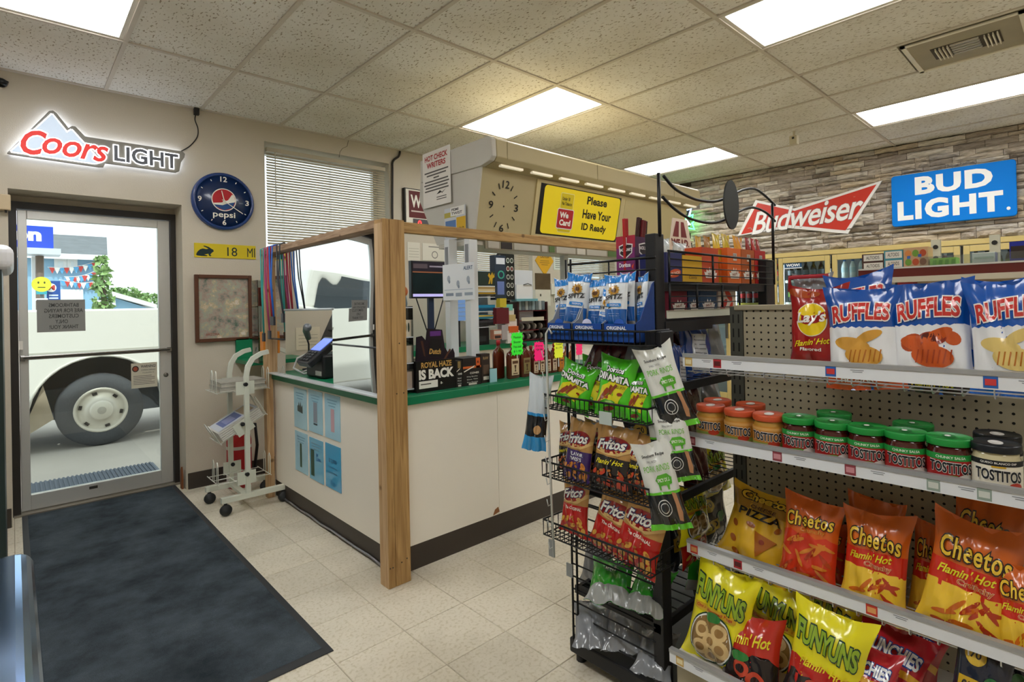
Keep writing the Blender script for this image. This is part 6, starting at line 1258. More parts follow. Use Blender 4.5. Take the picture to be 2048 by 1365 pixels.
# wire header with oval plate
for x,zb in ((RA+.03,1.6),(RB-.01,1.55)): MB().tube([(x,RC,zb),(x,RC,1.815)],.006,6).build('header_rod',bw,rk)
for nm,P_ in (('header_wire',((1327,352),(1349,377),(1374,392),(1399,401),(1431,403),(1461,392),(1486,380),(1509,378),(1529,391),(1550,411))),('header_wire',((1325,394),(1349,418),(1379,437),(1417,446),(1444,442),(1471,427),(1496,416),(1514,417),(1534,427),(1550,443)))):
    MB().tube(spl([PYp(x,y,RC) for x,y in P_]),.0055,6).build(nm,bw,rk)
c=PYp(1455,411,RC); MB().prism(ell(0,0,.063,.098,28),lambda a,b,d:(c.x+a,RC-.012-d,c.z+b),0,.006).build('header_plate',M('#2a2d2c',.5),rk)
# side baskets
BX0,BX1=1.44,1.575; BY0,BY1=.955,1.415
def basket(zt,h,nm,lean=0):
    b=ob(nm,None,rk,(0,0,0)); m=MB(); zb=zt-h
    for z in (zt,zb): m.tube([(BX1,BY0,z),(BX0,BY0,z),(BX0,BY1,z),(BX1,BY1,z)],.0038 if z==zt else .003,5)
    n=22
    for i in range(n+1):
        y=BY0+(BY1-BY0)*i/n; m.tube([(BX0,y,zt),(BX0,y,zb),(BX1,y,zb)],.0019,4)
    for i in range(1,5): x=BX0+(BX1-BX0)*i/5; m.tube([(x,BY0,zt),(x,BY0,zb),(x,BY1,zb),(x,BY1,zt)],.0019,4)
    m.build('basket_wires',bw,b); return b
for zt,h in ((1.288,.045),(1.048,.05),(.80,.055),(.582,.055)): basket(zt,h,'basket')
for z0,z1 in ((1.06,1.24),(.83,.99),(.6,.75)):
    for y in (1.36,1.395): MB().tube([(RA-.005,y,z0),(RA-.005,y,z1)],.005,5).build('basket_hanger',bw,rk)
    for z in (z0+.03,z0+.09): MB().tube([(RA-.005,RC+.03,z),(RA-.005,1.395,z)],.004,5).build('back_wire',bw,rk)
# ---- blue seed trays and seed bags
SG='seed bags in the blue trays'
trw=(('left',1094,1143),('middle',1144,1205),('right',1206,1272))
tb_=M('#14479a',.45,vary=.12,vscale=25)
for nm,x0,x1 in trw:
    a,b=PXp(x0,665,1.452),PXp(x1,665,1.452); W=a.y-b.y; t=thing('display_tray','blue seed display tray, %s of three in the top side basket'%nm,'display tray',(1.452,b.y,1.249))
    MB().box(0,.002,0,.003,W-.002,.062).build('front',tb_,t)
    for y in (.002,W-.005): MB().prism([(0,0),(.115,0),(.115,.2),(.10,.19),(.03,.075),(0,.062)],lambda a,b,d,y=y:(a,y+d,b),0,.003).build('side',M('#1a3f86',.5,vary=.3,vscale=40) if nm=='right' else M('#9fa6b0',.5),t)
    MB().box(.112,.002,0,.115,W-.002,.2).build('back',M('#9fa6b0',.5),t); MB().box(0,.002,0,.115,W-.002,.003).build('floor_card',tb_,t)
    MB().prism([(W/2+.02*math.cos(PI*k_/8),.06+.018*math.sin(PI*k_/8)) for k_ in range(9)],lambda a,b,d:(.001+d,a,b),-.001,.001).build('tab',M('#2257b8',.5) if nm!='middle' else M('#c9cdf0',.5),t)
    Ink().text('ORIGINAL',-W/2-.01,.048,W*.6,.012,'#e8eef8',bold=.03).text('SEEDS',-W/2-.01,.032,W*.5,.010,'#3f8ae8',bold=.03).lay('lettering',lambda a,b,d:(-.0004-d,-a,b),t)
for i,(x0,x1,y0,y1,X,yw,lb) in enumerate(((1112,1142,556,662,1.53,10,'seed bag leaning at the far left of the left tray'),(1130,1166,548,660,1.50,25,'seed bag twisted in front in the left tray'),(1157,1180,552,660,1.54,-50,'seed bag edge-on between the left and middle trays'),(1175,1212,558,665,1.53,0,'seed bag upright at the back of the middle tray'),(1190,1224,582,668,1.49,-8,'seed bag leaning right in the middle tray'),(1208,1253,550,664,1.49,4,'seed bag facing out in the right tray'),(1240,1272,546,660,1.535,-5,'seed bag behind the facing one in the right tray'),(1270,1302,550,660,1.55,-30,'seed bag turned sideways at the right tray end'))):
    putX('spitz',x0,x1,y0,y1,X,lb,lean=6,roll=(3,-6,2,0,-10,0,4,8)[i],yaw=yw,var=i%4,group=SG)
# ---- snack bags in the side baskets
BG='snack bags in the wire side baskets'
for k_,x0,x1,y0,y1,X,ro,lb,v in (
 ('maroon',1150,1206,662,775,1.555,-25,'maroon bag leaning at the back above the green bags, left',0),('maroon',1178,1245,666,775,1.555,-22,'maroon bag leaning at the back above the green bags, middle',1),('silver',1228,1290,672,770,1.555,-18,'silver bag leaning at the back above the green bags, right',2),
 ('dina',1105,1172,728,818,1.50,-14,'green chilli stick bag at the left end of the second basket',0),('dina',1152,1215,716,822,1.53,-4,'green chilli stick bag second from left, behind',1),('dina',1188,1262,716,836,1.48,-3,'green chilli stick bag in front at the middle of the second basket',2),('dina',1236,1296,710,815,1.55,-3,'green chilli stick bag at the back right of the second basket',3),('dina',1248,1304,748,846,1.49,4,'green chilli stick bag at the right end of the second basket',1),
 ('fri_hot',1116,1150,848,945,1.55,4,'dark corn chip bag peeking out at the far left of the third basket',0),('fri_bbq',1126,1178,845,962,1.49,-3,'purple corn chip twist bag in the third basket',1),('fri_hot',1164,1215,845,968,1.55,2,'dark hot corn chip bag behind, middle of the third basket',2),('fri_hot',1180,1260,856,978,1.48,-3,'dark hot corn chip bag in front, middle of the third basket',3),('fri_hot',1244,1302,868,985,1.49,-6,'dark hot corn chip bag at the right end of the third basket',0),
 ('fri_orig',1122,1174,956,1070,1.50,2,'red corn chip bag upright at the left of the fourth basket',0),('fri_orig',1176,1256,984,1106,1.49,-12,'red corn chip bag tilted in the middle of the fourth basket',1),('fri_orig',1222,1306,992,1132,1.48,-14,'red corn chip bag tilted at the right of the fourth basket',2),
 ('silver',1160,1212,1078,1180,1.66,-4,'silver backed bag standing at the left of the lower shelf',0)):
    putX(k_,x0,x1,y0,y1,X,lb,lean=10,roll=ro,var=v,group=BG,depth=.8)
def putY(key,xl,xr,yt,yb,Y,lab,lean=8,roll=0,yaw=0,var=0,group=None,depth=1.):
    c=PYp((xl+xr)/2,yb,Y); tp=PYp((xl+xr)/2,yt,Y); l=PYp(xl,(yt+yb)/2,Y); r=PYp(xr,(yt+yb)/2,Y)
    w,h,t,*_=DES[key]; o=bag(key,lab,var,group=group); H=(tp.z-c.z)/math.cos(R_(lean)); Wd=r.x-l.x
    o.location=c; o.rotation_euler=(R_(-lean),R_(roll),R_(yaw)); o.scale=(Wd/w,min(1.2,H/h)*depth,H/h); return o
RG='bags on the inner rack shelves'
for k_,x0,x1,y0,y1,Y_,ro,lb,v in (('blueback',1366,1430,636,762,1.10,6,'blue bag seen from behind on the rack shelf above the price strip',0),('silver',1412,1458,632,760,1.12,-6,'silver blue bag seen from behind next to the upright',1),('maroon',1334,1388,636,762,1.16,0,'dark maroon bag seen from behind beside the black post',2),('blueback',1350,1372,690,790,1.06,10,'narrow blue bag low beside the black post',1),
 ('maroon',1345,1412,756,880,1.14,10,'maroon bag with a silver stripe on the middle rack shelf',3),('silver',1400,1460,752,880,1.16,-8,'olive grey bag on the middle rack shelf by the upright',2),('maroon',1370,1424,880,985,1.07,4,'dark red bag in the rack just under the jar shelf',1),('fun',1400,1462,884,990,1.12,0,'yellow bag deep in the rack behind the jars',3),('fri_orig',1366,1420,1040,1125,1.06,0,'red black bag low in the rack beside the green one',0),('dark',1400,1462,985,1090,1.1,0,'dark bag filling the rack beside the pizza snack bag',2),('silver',1395,1462,1090,1200,1.1,-8,'silver bag low in the rack behind the onion rings',0),('green',1372,1432,1105,1180,1.05,20,'green and silver bag lying low beside the gondola',1)):
    putY(k_,x0,x1,y0,y1,Y_,lb,roll=ro,var=v,group=RG,depth=.7)
for k_,X_,Y_,z_,s_,rz,lb in (('maroon',2.12,1.3,1.095,.95,0,'dark bag closing the back of the upper rack shelf'),('dark',2.3,1.3,.705,1.1,0,'dark bag closing the back of the middle rack shelf'),('dark',1.80,1.2,.705,.85,-20,'dark bag standing on the middle rack shelf behind the jars'),('maroon',2.0,1.15,.705,.85,10,'maroon bag standing deeper on the middle rack shelf'),('fun',1.92,1.28,.705,.8,-30,'yellow ring bag at the back of the middle rack shelf'),('maroon',1.78,1.16,.305,.95,-15,'maroon bag upright on the low rack shelf beside the post'),('dark',1.98,1.18,.305,1.,15,'dark bag upright on the low rack shelf, middle'),('fun',2.18,1.2,.305,.95,-10,'yellow ring bag upright on the low rack shelf, far end'),('silver',1.85,1.2,.095,.7,30,'silver bag slumped on the rack base behind the onion rings'),('blueback',2.1,1.2,1.095,.75,-10,'blue bag at the far end of the upper rack shelf'),('maroon',2.25,1.15,.705,.85,20,'maroon bag at the far end of the middle rack shelf')):
    o=bag(k_,lb,1,group=RG); o.location=(X_,Y_,z_); o.scale=(s_,s_*.8,s_); o.rotation_euler=(-.12,0,R_(rz))
putY('fun',1364,1422,978,1078,1.03,'yellow and red trail mix bag beside the hanging pork rinds',roll=2,var=2,group=RG,depth=.8)
# lying bags on the lower shelves
def lie(key,px,py,zf,rz,s,lab,tilt=80,var=0,flip=0):
    p=PZp(px,py,zf+.05); o=bag(key,lab,var,group='bags lying on the low rack shelves'); w,h,t,*_=DES[key]; o.location=(p.x,p.y,zf+.045*s); o.rotation_euler=(R_(-tilt),0,R_(rz)); o.scale=(s,s,s); return o
lie('green',1215,1205,.305,-60,.9,'green and white bag lying on the low shelf, left',74,0); lie('green',1282,1218,.305,-75,.8,'green and white bag lying on the low shelf, right',70,1)
lie('silver',1185,1290,.10,-50,.75,'grey bag lying at the bottom left of the rack',70,1); lie('silver',1245,1300,.10,-60,.8,'grey bag with a white band lying at the bottom middle of the rack',74,2); lie('silver',1300,1345,.10,-70,.7,'pale blue grey bag lying at the bottom right of the rack',70,3)
# ---- hanging pork rind bags, toward the camera from the post
hk=PXp(1306,688,1.50)
st=thing('clip_strip','black clip strip hook on the post carrying pork rind bags','clip strip',(0,0,0))
MB().box(1.50,hk.y-.03,hk.z-.012,1.575,hk.y+.03,hk.z+.04).build('bracket',bk2,st,bevel=.004); MB().tube([(1.52,hk.y,hk.z),(1.51,hk.y,hk.z-.05),(1.505,hk.y-.01,hk.z-.5)],.006,6).build('strip',M('#8b8f92',.4),st)
for i,(x0,x1,y0,y1,X,ro,lb) in enumerate(((1328,1394,694,858,1.515,18,'white and green pork rind bag hanging at the top of the strip'),(1312,1366,790,940,1.53,8,'pork rind bag mostly hidden, second on the strip'),(1332,1396,822,965,1.51,10,'pork rind bag with a round seal, third on the strip'),(1312,1378,888,1060,1.48,13,'pork rind bag lowest and nearest on the strip'))):
    putX('pork',x0,x1,y0,y1,X,lb,lean=2,roll=ro,yaw=28,var=i%4,group='pork rind bags on the clip strip',depth=.8)
# ---- white clip strip on the left with a hanging nut bag
A_=PXp(1092,668,1.43); B_=PXp(1108,1115,1.43)
t=thing('clip_strip','long white wire clip strip hanging from the top side basket','clip strip',(0,0,0))
MB().tube([(1.44,A_.y-.02,A_.z+.0),(1.435,A_.y-.01,A_.z+.02),(1.43,A_.y,A_.z),(1.43,(A_.y+B_.y)/2+.004,(A_.z+B_.z)/2),(1.43,B_.y,B_.z)],.0045,6).build('wire',M('#cdd0cc',.35,metal=.3),t)
for i in range(10):
    f=(i+1)/10.5; p=A_.lerp(B_,f); MB().tube([(p.x,p.y,p.z),(p.x-.012,p.y+.008,p.z-.008),(p.x-.014,p.y+.012,p.z+.016)],.0022,5).build('clip',M('#b9bcb8',.35,metal=.3),t)
MB().box(B_.x-.004,B_.y-.004,B_.z-.0,B_.x+.002,B_.y+.022,B_.z+.06).build('end_clip',M('#8d908e',.4),t)
putX('peanut',1052,1084,752,900,1.425,'white and blue nut bag hanging on the white clip strip',lean=0,roll=-7,yaw=35,var=1)
p=PXp(1211,836,1.438); tag(MB().box(1.432,p.y-.028,p.z-.022,1.436,p.y+.022,p.z+.02).build('price_holder',M('#b7c4be',.3)),'blank grey price holder clipped to the second basket','holder')
p=PXp(1148,1145,1.57); tag(MB().box(1.56,p.y,p.z-.02,1.565,p.y+.03,p.z+.03).build('price_holder',M('#8f9494',.3)),'grey price holder clipped to the side wires low down','holder')
# ---- cartons on the upper shelves
def crown(k,W,H,txt='NUT',z=.3):
    k.poly([(W*.2,H*(z-.14)),(W*.8,H*(z-.14)),(W*.88,H*(z+.02)),(W*.78,H*z),(W*.76,H*(z+.09)),(W*.64,H*(z+.04)),(W*.6,H*(z+.16)),(W*.5,H*(z+.06)),(W*.42,H*(z+.17)),(W*.36,H*(z+.05)),(W*.24,H*(z+.1)),(W*.22,H*(z+.01)),(W*.1,H*(z+.03))],'#efe9e2',2).text(txt,W*.5,H*(z-.02),W*.36,H*.07,'#8a3a1c',3,bold=.03,rot=.1).rect(W*.3,H*(z-.11),W*.7,H*(z-.08),'#b08a7a',3)
def barc(k,W,H): k.rect(W*.4,H*.66,W*.66,H*.86,'#d8d2cc',2); [k.rect(W*(.43+.05*q),H*.7,W*(.45+.05*q),H*.84,'#3a302c',3) for q in range(4)]
UG='cartons on the upper rack shelves'
z1=1.447; z2=1.322
for x0,x1,yt,Y_,col,lb,f in ((1333,1364,506,1.03,'#2a2f66','navy carton with an orange badge at the left of the top shelf',lambda k,W,H:[k.ell(W*.5,H*.32,W*.4,H*.14,'#d8582a',2,18,.15),k.text('CRUNCH',W*.5,H*.32,W*.6,H*.1,'#f0d8c0',3,bold=.03,rot=.15)]),
 (1365,1404,512,1.03,'#d8a91e','yellow carton with dark script on the top shelf',lambda k,W,H:[k.text('Casita',W*.5,H*.22,W*.4,H*.12,'#5a3a14',2,shear=.3),k.rect(0,H*.02,W,H*.06,'#b8861a',2)]),
 (1404,1437,496,1.035,'#c84a1e','red-orange nut carton on the top shelf',lambda k,W,H:crown(k,W,H)),
 (1438,1454,500,1.06,'#c8951e','mustard carton tucked between the orange nut cartons',lambda k,W,H:k.poly([(0,H*.2),(W*.7,H*.3),(W*.5,H*.5),(W*.8,H*.6),(0,H*.7)],'#d8682a',2)),
 (1455,1482,497,1.035,'#e06a24','bright orange nut carton with a barcode on the top shelf',lambda k,W,H:[crown(k,W,H),barc(k,W,H)]),
 (1483,1509,500,1.035,'#b0561f','brown-orange nut carton with a barcode on the top shelf',lambda k,W,H:[crown(k,W,H),barc(k,W,H)]),
 (1510,1531,502,1.035,'#b3201f','red nut carton at the right end of the top shelf',lambda k,W,H:[crown(k,W,H),barc(k,W,H)])):
    pbox('carton',lb,'carton',Face(x0,yt,x1,566,Y_,.12,z1),col,f,UG)
for x0,x1,col,lb,f in ((1340,1374,'#7a1f33','maroon nut carton on the second rack shelf',lambda k,W,H:crown(k,W,H,'NUT',.35)),(1376,1399,'#1b3a5e','narrow navy nut carton on the second rack shelf',lambda k,W,H:crown(k,W,H,'NUT',.35)),(1400,1433,'#1c4163','wide navy nut carton on the second rack shelf',lambda k,W,H:crown(k,W,H,'NUT',.35))):
    pbox('carton',lb,'carton',Face(x0,566,x1,610,1.04,.12,z2),col,f,UG)
pbox('snack_packet','red and white chilli packet right of the navy cartons','packet',Face(1436,566,1470,612,1.06,.04,z2),M('#d8cfc4',.4),lambda k,W,H:[k.ell(W*.3,H*.3,W*.25,H*.12,'#b82a22',2,12,.6),k.ell(W*.6,H*.6,W*.25,H*.12,'#c23a26',2,12,-.6),k.ell(W*.3,H*.82,W*.2,H*.1,'#a8241e',2,12,.3),k.ell(W*.7,H*.2,W*.2,H*.1,'#c8402a',2,12,.9)])
GP='packets standing in the nut cartons'
for x0,x1,yt,yb,Y_,col,lb in ((1396,1412,472,540,1.09,'#d8b21e','gold packet left, above the red-orange carton'),(1413,1430,472,520,1.10,'#a8741c','brown gold packet above the red-orange carton'),(1430,1449,467,520,1.10,'#d8c41e','bright gold packet in the middle'),(1449,1470,468,520,1.11,'#c9b41c','gold packet folded beside the middle one'),(1470,1496,472,520,1.10,'#d89a24','amber packet with a white crown'),(1497,1508,475,520,1.09,'#8f2420','dark red stick packet, left of three'),(1508,1518,477,520,1.08,'#a82a24','red stick packet, middle of three'),(1518,1527,479,520,1.09,'#98241f','dark red stick packet, right of three')):
    a,b=PYp(x0,yt,Y_),PYp(x1,yb,Y_); o=bag('silver',lb,1,cat='packet',group=GP,name='nut_packet'); 
    me=o.data; b.z=1.452; o.location=((a.x+b.x)/2,Y_,b.z); o.rotation_euler=(R_(-5),0,R_(8)); o.scale=((b.x-a.x)/.18,.25,(a.z-b.z)/.26)
    me2=BM.get(('tint',col)); 
    if not me2: me2=me.copy(); me2.materials[0]=G(col); me2.materials[1]=G(col); BM[('tint',col)]=me2
    o.data=me2
for x0,x1,yt,yb,col,lb in ((1312,1340,474,540,'#3a5a8a','blue and silver packet left behind the navy carton'),(1346,1374,484,530,'#8a5a3c','clear blue-topped packet of dark wafers on the top shelf')):
    a,b=PYp(x0,yt,1.12),PYp(x1,yb,1.12); o=bag('peanut',lb,2,cat='packet'); o.location=((a.x+b.x)/2,1.12,b.z); o.scale=((b.x-a.x)/.09,.8,(a.z-b.z)/.2)
# purple jerky box with sticks
p=PYp(1272,560,1.14); q=PYp(1307,560,1.14); L=q.x-p.x; tp=PYp(1272,470,1.14).z; Hh=tp-z1
yb=PXp(1234,560,p.x).y-1.14
t=thing('jerky_box','purple and red jerky box open at the top of the black rack','box',(p.x,1.14,z1))
MB().box(0,0,0,L,.004,Hh*.97).build('front_face',M('#4a1f48',.4),t); MB().box(0,.004,0,.004,yb,Hh).build('side_face',M('#7a2a6a',.4),t); MB().box(L-.004,.004,0,L,yb,Hh*1.0).build('side_face',M('#6a1f3a',.4),t); MB().box(0.004,yb-.004,0,L-.004,yb,Hh).build('back_face',M('#8a2434',.4),t)
k=Ink().poly([(L*.18,Hh*.82),(L*.5,Hh*.86),(L*.86,Hh*.82),(L*.82,Hh*.66),(L*.5,Hh*.54),(L*.2,Hh*.64)],'#e8e2e2',1).poly([(L*.22,Hh*.80),(L*.5,Hh*.835),(L*.82,Hh*.80),(L*.78,Hh*.67),(L*.5,Hh*.57),(L*.24,Hh*.66)],'#26161c',2).text("JACK LINK'S",L*.5,Hh*.735,L*.6,Hh*.09,'#efe8e6',3,bold=.04).rect(L*.15,Hh*.14,L*.5,Hh*.5,'#cfc8cc',1).rect(L*.52,Hh*.08,L*.95,Hh*.32,'#a8302c',1)
k.lay('front_print',lambda a,b,d:(a,-.0004-d,b),t)
k=Ink().rect(-yb,Hh*.75,0,Hh,'#a8243c',1).poly([(-yb*.85,Hh*.80),(-yb*.5,Hh*.85),(-yb*.12,Hh*.82),(-yb*.16,Hh*.64),(-yb*.5,Hh*.52),(-yb*.82,Hh*.62)],'#e8e2e2',2).poly([(-yb*.8,Hh*.785),(-yb*.5,Hh*.825),(-yb*.17,Hh*.80),(-yb*.2,Hh*.65),(-yb*.5,Hh*.55),(-yb*.78,Hh*.635)],'#26161c',3).text("JACK LINK'S",-yb*.48,Hh*.705,yb*.64,Hh*.08,'#efe8e6',4,bold=.04).text('Doritos',-yb*.55,Hh*.4,yb*.6,Hh*.09,'#efeaf0',3,bold=.03).poly([(-yb*.2,Hh*.36),(-yb*.08,Hh*.42),(-yb*.12,Hh*.3)],'#d8482a',3).text('SPICY SWEET',-yb*.5,Hh*.22,yb*.4,Hh*.05,'#e8c8d8',3).text('CHILI',-yb*.4,Hh*.1,yb*.5,Hh*.07,'#d8b8c8',3,bold=.02)
k.lay('side_print',lambda a,b,d:(-.0004-d,-a,b),t)
for i,(x,y,c,tz,lb) in enumerate(((.015,yb*.6,'#b01c22',.10,'red jerky stick packet, leftmost in the purple box'),(L*.4,yb*.5,'#3a1a1c',.11,'dark jerky stick packet, second in the purple box'),(L*.6,yb*.4,'#6a2428',.10,'maroon jerky stick packet, third in the purple box'),(L*.85,yb*.5,'#2c1618',.10,'dark thin jerky stick, rightmost in the purple box'))):
    o=tag(MB().box(-.012,-.006,0,.012,.006,Hh*.75+tz).build('jerky_stick',G(c),bevel=.003),lb,'snack','jerky sticks in the purple box'); o.location=(p.x+x,1.14+y,z1+.01); o.rotation_euler=(.05,(-.08,.12,.1,.06)[i],0)
    MB().box(-.008,-.0072,Hh*.75,.008,-.0062,Hh*.75+.03).build('barcode',M('#d8d4d0',.5),o)
# age sign standing on the rack
a,b=PYp(1336,487,1.33),PYp(1384,487,1.33); tpz=PYp(1360,443,1.33).z; Wd=b.x-a.x; Hd=tpz-a.z+.06
t=thing('age_sign','cream trapezoid card with a dark red road and WE I.D. wording','sign',(a.x,1.33,a.z-.05))
MB().prism([(0,0),(Wd,0),(Wd*.78,Hd),(Wd*.18,Hd)],lambda a,b,d:(a,-d,b),0,.004).build('card',M('#e6d6c4',.5),t)
k=Ink(); rd=M('#7a1c1c',.5); k.poly([(Wd*.16,Hd*.5),(Wd*.4,Hd*.5),(Wd*.42,Hd*.92),(Wd*.3,Hd*.92)],rd).poly([(Wd*.5,Hd*.5),(Wd*.74,Hd*.5),(Wd*.62,Hd*.92),(Wd*.5,Hd*.92)],rd).text('WE I.D.',Wd*.46,Hd*.34,Wd*.74,Hd*.2,rd,bold=.04).lay('lettering',lambda a,b,d:(a,-.0044-d,b),t)
MB().box(Wd*.45,.0,-(a.z-.05-1.45),Wd*.5,.004,.02).build('prop',M('#c9b9a8',.5),t)
# ================================================================== coolers and signs on the stone wall
gold=M('#cdb877',.4,vary=.04); edges=[-.66,-.09,.485,1.06,1.63,2.2,2.775,3.35,3.92]
ckw=dict(loc=SO,rot=SROT)
def cthing(n,l,c,g=None): return thing(n,l,c,SO,SROT,g)
t=cthing('cooler_unit','long gold-framed walk-in cooler with glass doors under the stone wall','cooler')
MB().box(-.66,-.03,1.885,3.95,.02,1.938).build('header',gold,t,bevel=.004); MB().box(-.66,.0,.0,3.95,.02,.12).build('kick_panel',gold,t)
MB().box(-.66,.72,0,3.95,.74,1.9).box(-.66,.02,1.87,3.95,.74,1.89).build('inner_lining',M('#c9cfd3',.5),t)
led=M('#f4fbff',.4,emit=7)
for i in range(len(edges)-1):
    a,b=edges[i]+.012,edges[i+1]-.012
    d=MB().box(a,-.045,.12,a+.05,-.005,1.875).box(b-.05,-.045,.12,b,-.005,1.875).box(a+.05,-.045,1.815,b-.05,-.005,1.875).box(a+.05,-.045,.12,b-.05,-.005,.2).build('door',gold,t,bevel=.004)
    MB().box(a+.05,-.028,.2,b-.05,-.022,1.815).build('pane',glassmat('cooler_glass','#dfe9ea',.9),d)
    MB().box(b-.04,-.085,.9,b-.02,-.045,1.3).build('handle',M('#3a382f',.4),d)
    MB().box(edges[i]-.008,.0,.12,edges[i]+.008,.03,1.875).build('mullion',M('#17150f',.6),t); MB().box(edges[i]+.02,.05,.25,edges[i]+.045,.06,1.8).build('lamp',led,t)
    for z in (.45,.75,1.05,1.335,1.60): MB().box(edges[i]+.05,.09,z-.012,edges[i+1]-.02,.6,z).build('rack_shelf',M('#b5babd',.4),t); MB().box(edges[i]+.05,.082,z-.02,edges[i+1]-.02,.089,z+.012).build('ticket_rail',M('#d8c860' if i==2 else '#e4e6e2',.4),t)
# bottles
def bottle_proto(col,capc,labc,kind):
    t=thing('drink_bottle','x','bottle')
    if kind=='can': MB().lathe([(.028,0),(.033,.006),(.033,.105),(.026,.118),(.026,.122)],16).build('can_body',M(col,.3,metal=.3),t); return t
    MB().lathe([(.028,0),(.033,.006),(.032,.06),(.030,.08),(.033,.13),(.028,.165),(.014,.195),(.014,.205)],16).build('bottle_body',M(col,.1,coat=.4),t)
    MB().lathe([(.0155,.203),(.0155,.222),(.013,.224)],12).build('cap',M(capc,.4),t); MB().lathe([(.0335,.075),(.0345,.13)],16,cap=False).build('label_band',M(labc,.45),t); return t
PR=[bottle_proto('#2a120c','#c8282a','#c2282c','b'),bottle_proto('#d8e2e6','#3a6fb0','#b8cfd8','b'),bottle_proto('#10160f','#1c1c1c','#6a8f3a','b'),bottle_proto('#c98a9a','#d8d8d8','#d86a84','b'),bottle_proto('#1c1a22','#26242a','#8f9aa6','b')]
used=[0]*5; ordw=('first','second','third','fourth','fifth','sixth')
def putbottle(k,s,z,off,lab):
    o=PR[k] if not used[k] else copy_tree(PR[k]); used[k]=1
    o.location=swall(s,-off,z); tag(o,lab,'bottle','drink bottles in the cooler')
kinds={1:(1,0),2:(0,0),3:(2,4),4:(4,1),5:(2,3),6:(1,2)}
names={0:'dark cola bottle with a red label',1:'clear pale bottle',2:'black bottle with a green label',3:'pink bottle',4:'dark bottle with a grey label'}
for i in (1,2,3,4,5,6):
    for zi,z in enumerate((1.335,1.60)):
        for j in range(6):
            k=kinds[i][zi]
            if i==2 and zi==0 and j>2: k=1
            putbottle(k,edges[i]+.1+.083*j,z,.13,'%s, %s on the %s shelf behind cooler door %s'%(names[k],ordw[j],('lower','upper')[zi],('two','three','four','five','six','seven')[i-1]))
a=SM.inverted(); s=tag(ob('door_sticker',MB().box(1.14,-.0305,1.745,1.325,-.029,1.81).build('x',M('#1d4f7c',.4),mesh_only=True),None,SO,SROT),'blue WOW! sticker at the top of a cooler door','sticker')
Ink().rect(1.14,1.745,1.325,1.757,'#e8ecee').text('WOW!',1.23,1.785,.15,.035,'#f4f6f6',2,bold=.04).lay('lettering',lambda a,b,d:(a,-.031-d,b),s)
# --- bow-tie beer sign
def W_(pts,off=.07):
    out=[]
    for x,y in pts:
        d=ray(x,y); n=Vector((-.99704,-.07693,0)); k=(Vector(SO)-CO).dot(n)+off; q=CO+d*(k/d.dot(n)); l=SM.inverted()@q; out.append((l.x,l.z))
    return out
t=cthing('beer_sign','red bow-tie beer sign with white script on the stone wall','sign')
o1=W_([(1475,472),(1575,456),(1695,468),(1764,361),(1588,417),(1511,400)])
MB().prism(o1,lambda a,b,d:(a,-d,b),.03,.065).build('white_border',M('#eceae6',.4),t)
cxm=sum(p[0] for p in o1)/6; czm=sum(p[1] for p in o1)/6
o2=W_([(1482,469),(1576,450),(1691,461),(1753,369),(1589,422),(1515,406)])
MB().prism(o2,lambda a,b,d:(a,-d,b),.065,.068).build('red_face',M('#c8321f',.4,vary=.05),t)
(l0,z0),(l1,z1_)=W_([(1478,452),(1722,415)]); c_=W_([(1604,431)])[0]
Ink().text('Budweiser',c_[0]+.02,c_[1],1.18,.27,M('#f2f0ec',.4),2,bold=.012,shear=.35,slope=.06,outline=M('#8d8f94',.4),ob_=.012,space=.93).lay('lettering',lambda a,b,d:(a,-.0685-d,b),t)
# --- blue rectangular beer sign
t=cthing('beer_sign','blue rectangular beer sign with bold white letters on the stone wall','sign')
MB().prism(rrect(2.22,2.12,3.185,2.65,.03),lambda a,b,d:(a,-d,b),.04,.10).build('panel',M('#007ee0',.6,spec=.2),t,bevel=.006)
wl2=M('#f4f5f4',.4)
Ink().text('BUD',2.72,2.515,.60,.185,wl2,2,bold=.05,space=1.12).text('LIGHT',2.68,2.275,.82,.20,wl2,2,bold=.05,space=1.15).ell(3.125,2.195,.014,.016,wl2,2).lay('lettering',lambda a,b,d:(a,-.1005-d,b),t)
# --- small neon sign near the corner
t=cthing('neon_sign','small green neon arrow sign at the far corner of the stone wall','sign')
q=W_([(1370,436),(1386,430),(1384,438),(1390,441),(1384,447),(1389,459),(1376,456),(1368,456)],.12); P=[(a,-.12,b) for a,b in q]
MB().tube(P,.012,8,closed=True).build('green_tube',M('#3dff6a',.4,emit=5),t); q=W_([(1372,440),(1380,450),(1373,450)],.12); MB().tube([(a,-.12,b) for a,b in q],.01,8).build('white_tube',M('#eafff0',.4,emit=4),t)
q=W_([(1374,420),(1382,418),(1379,430),(1376,438)],.12); MB().tube([(a,-.12,b) for a,b in q],.012,8).build('blue_tube',M('#9cc4ff',.4,emit=2),t)
MB().box(q[0][0]-.01,-.108,q[0][1]-.25,q[0][0]+.03,-.1,q[0][1]+.0).build('backing',M('#26241f',.5),t); MB().tube([(q[0][0],-.1,q[0][1]),(q[0][0],0,q[0][1]+.02)],.01,6).build('bracket',M('#26241f',.5),t)
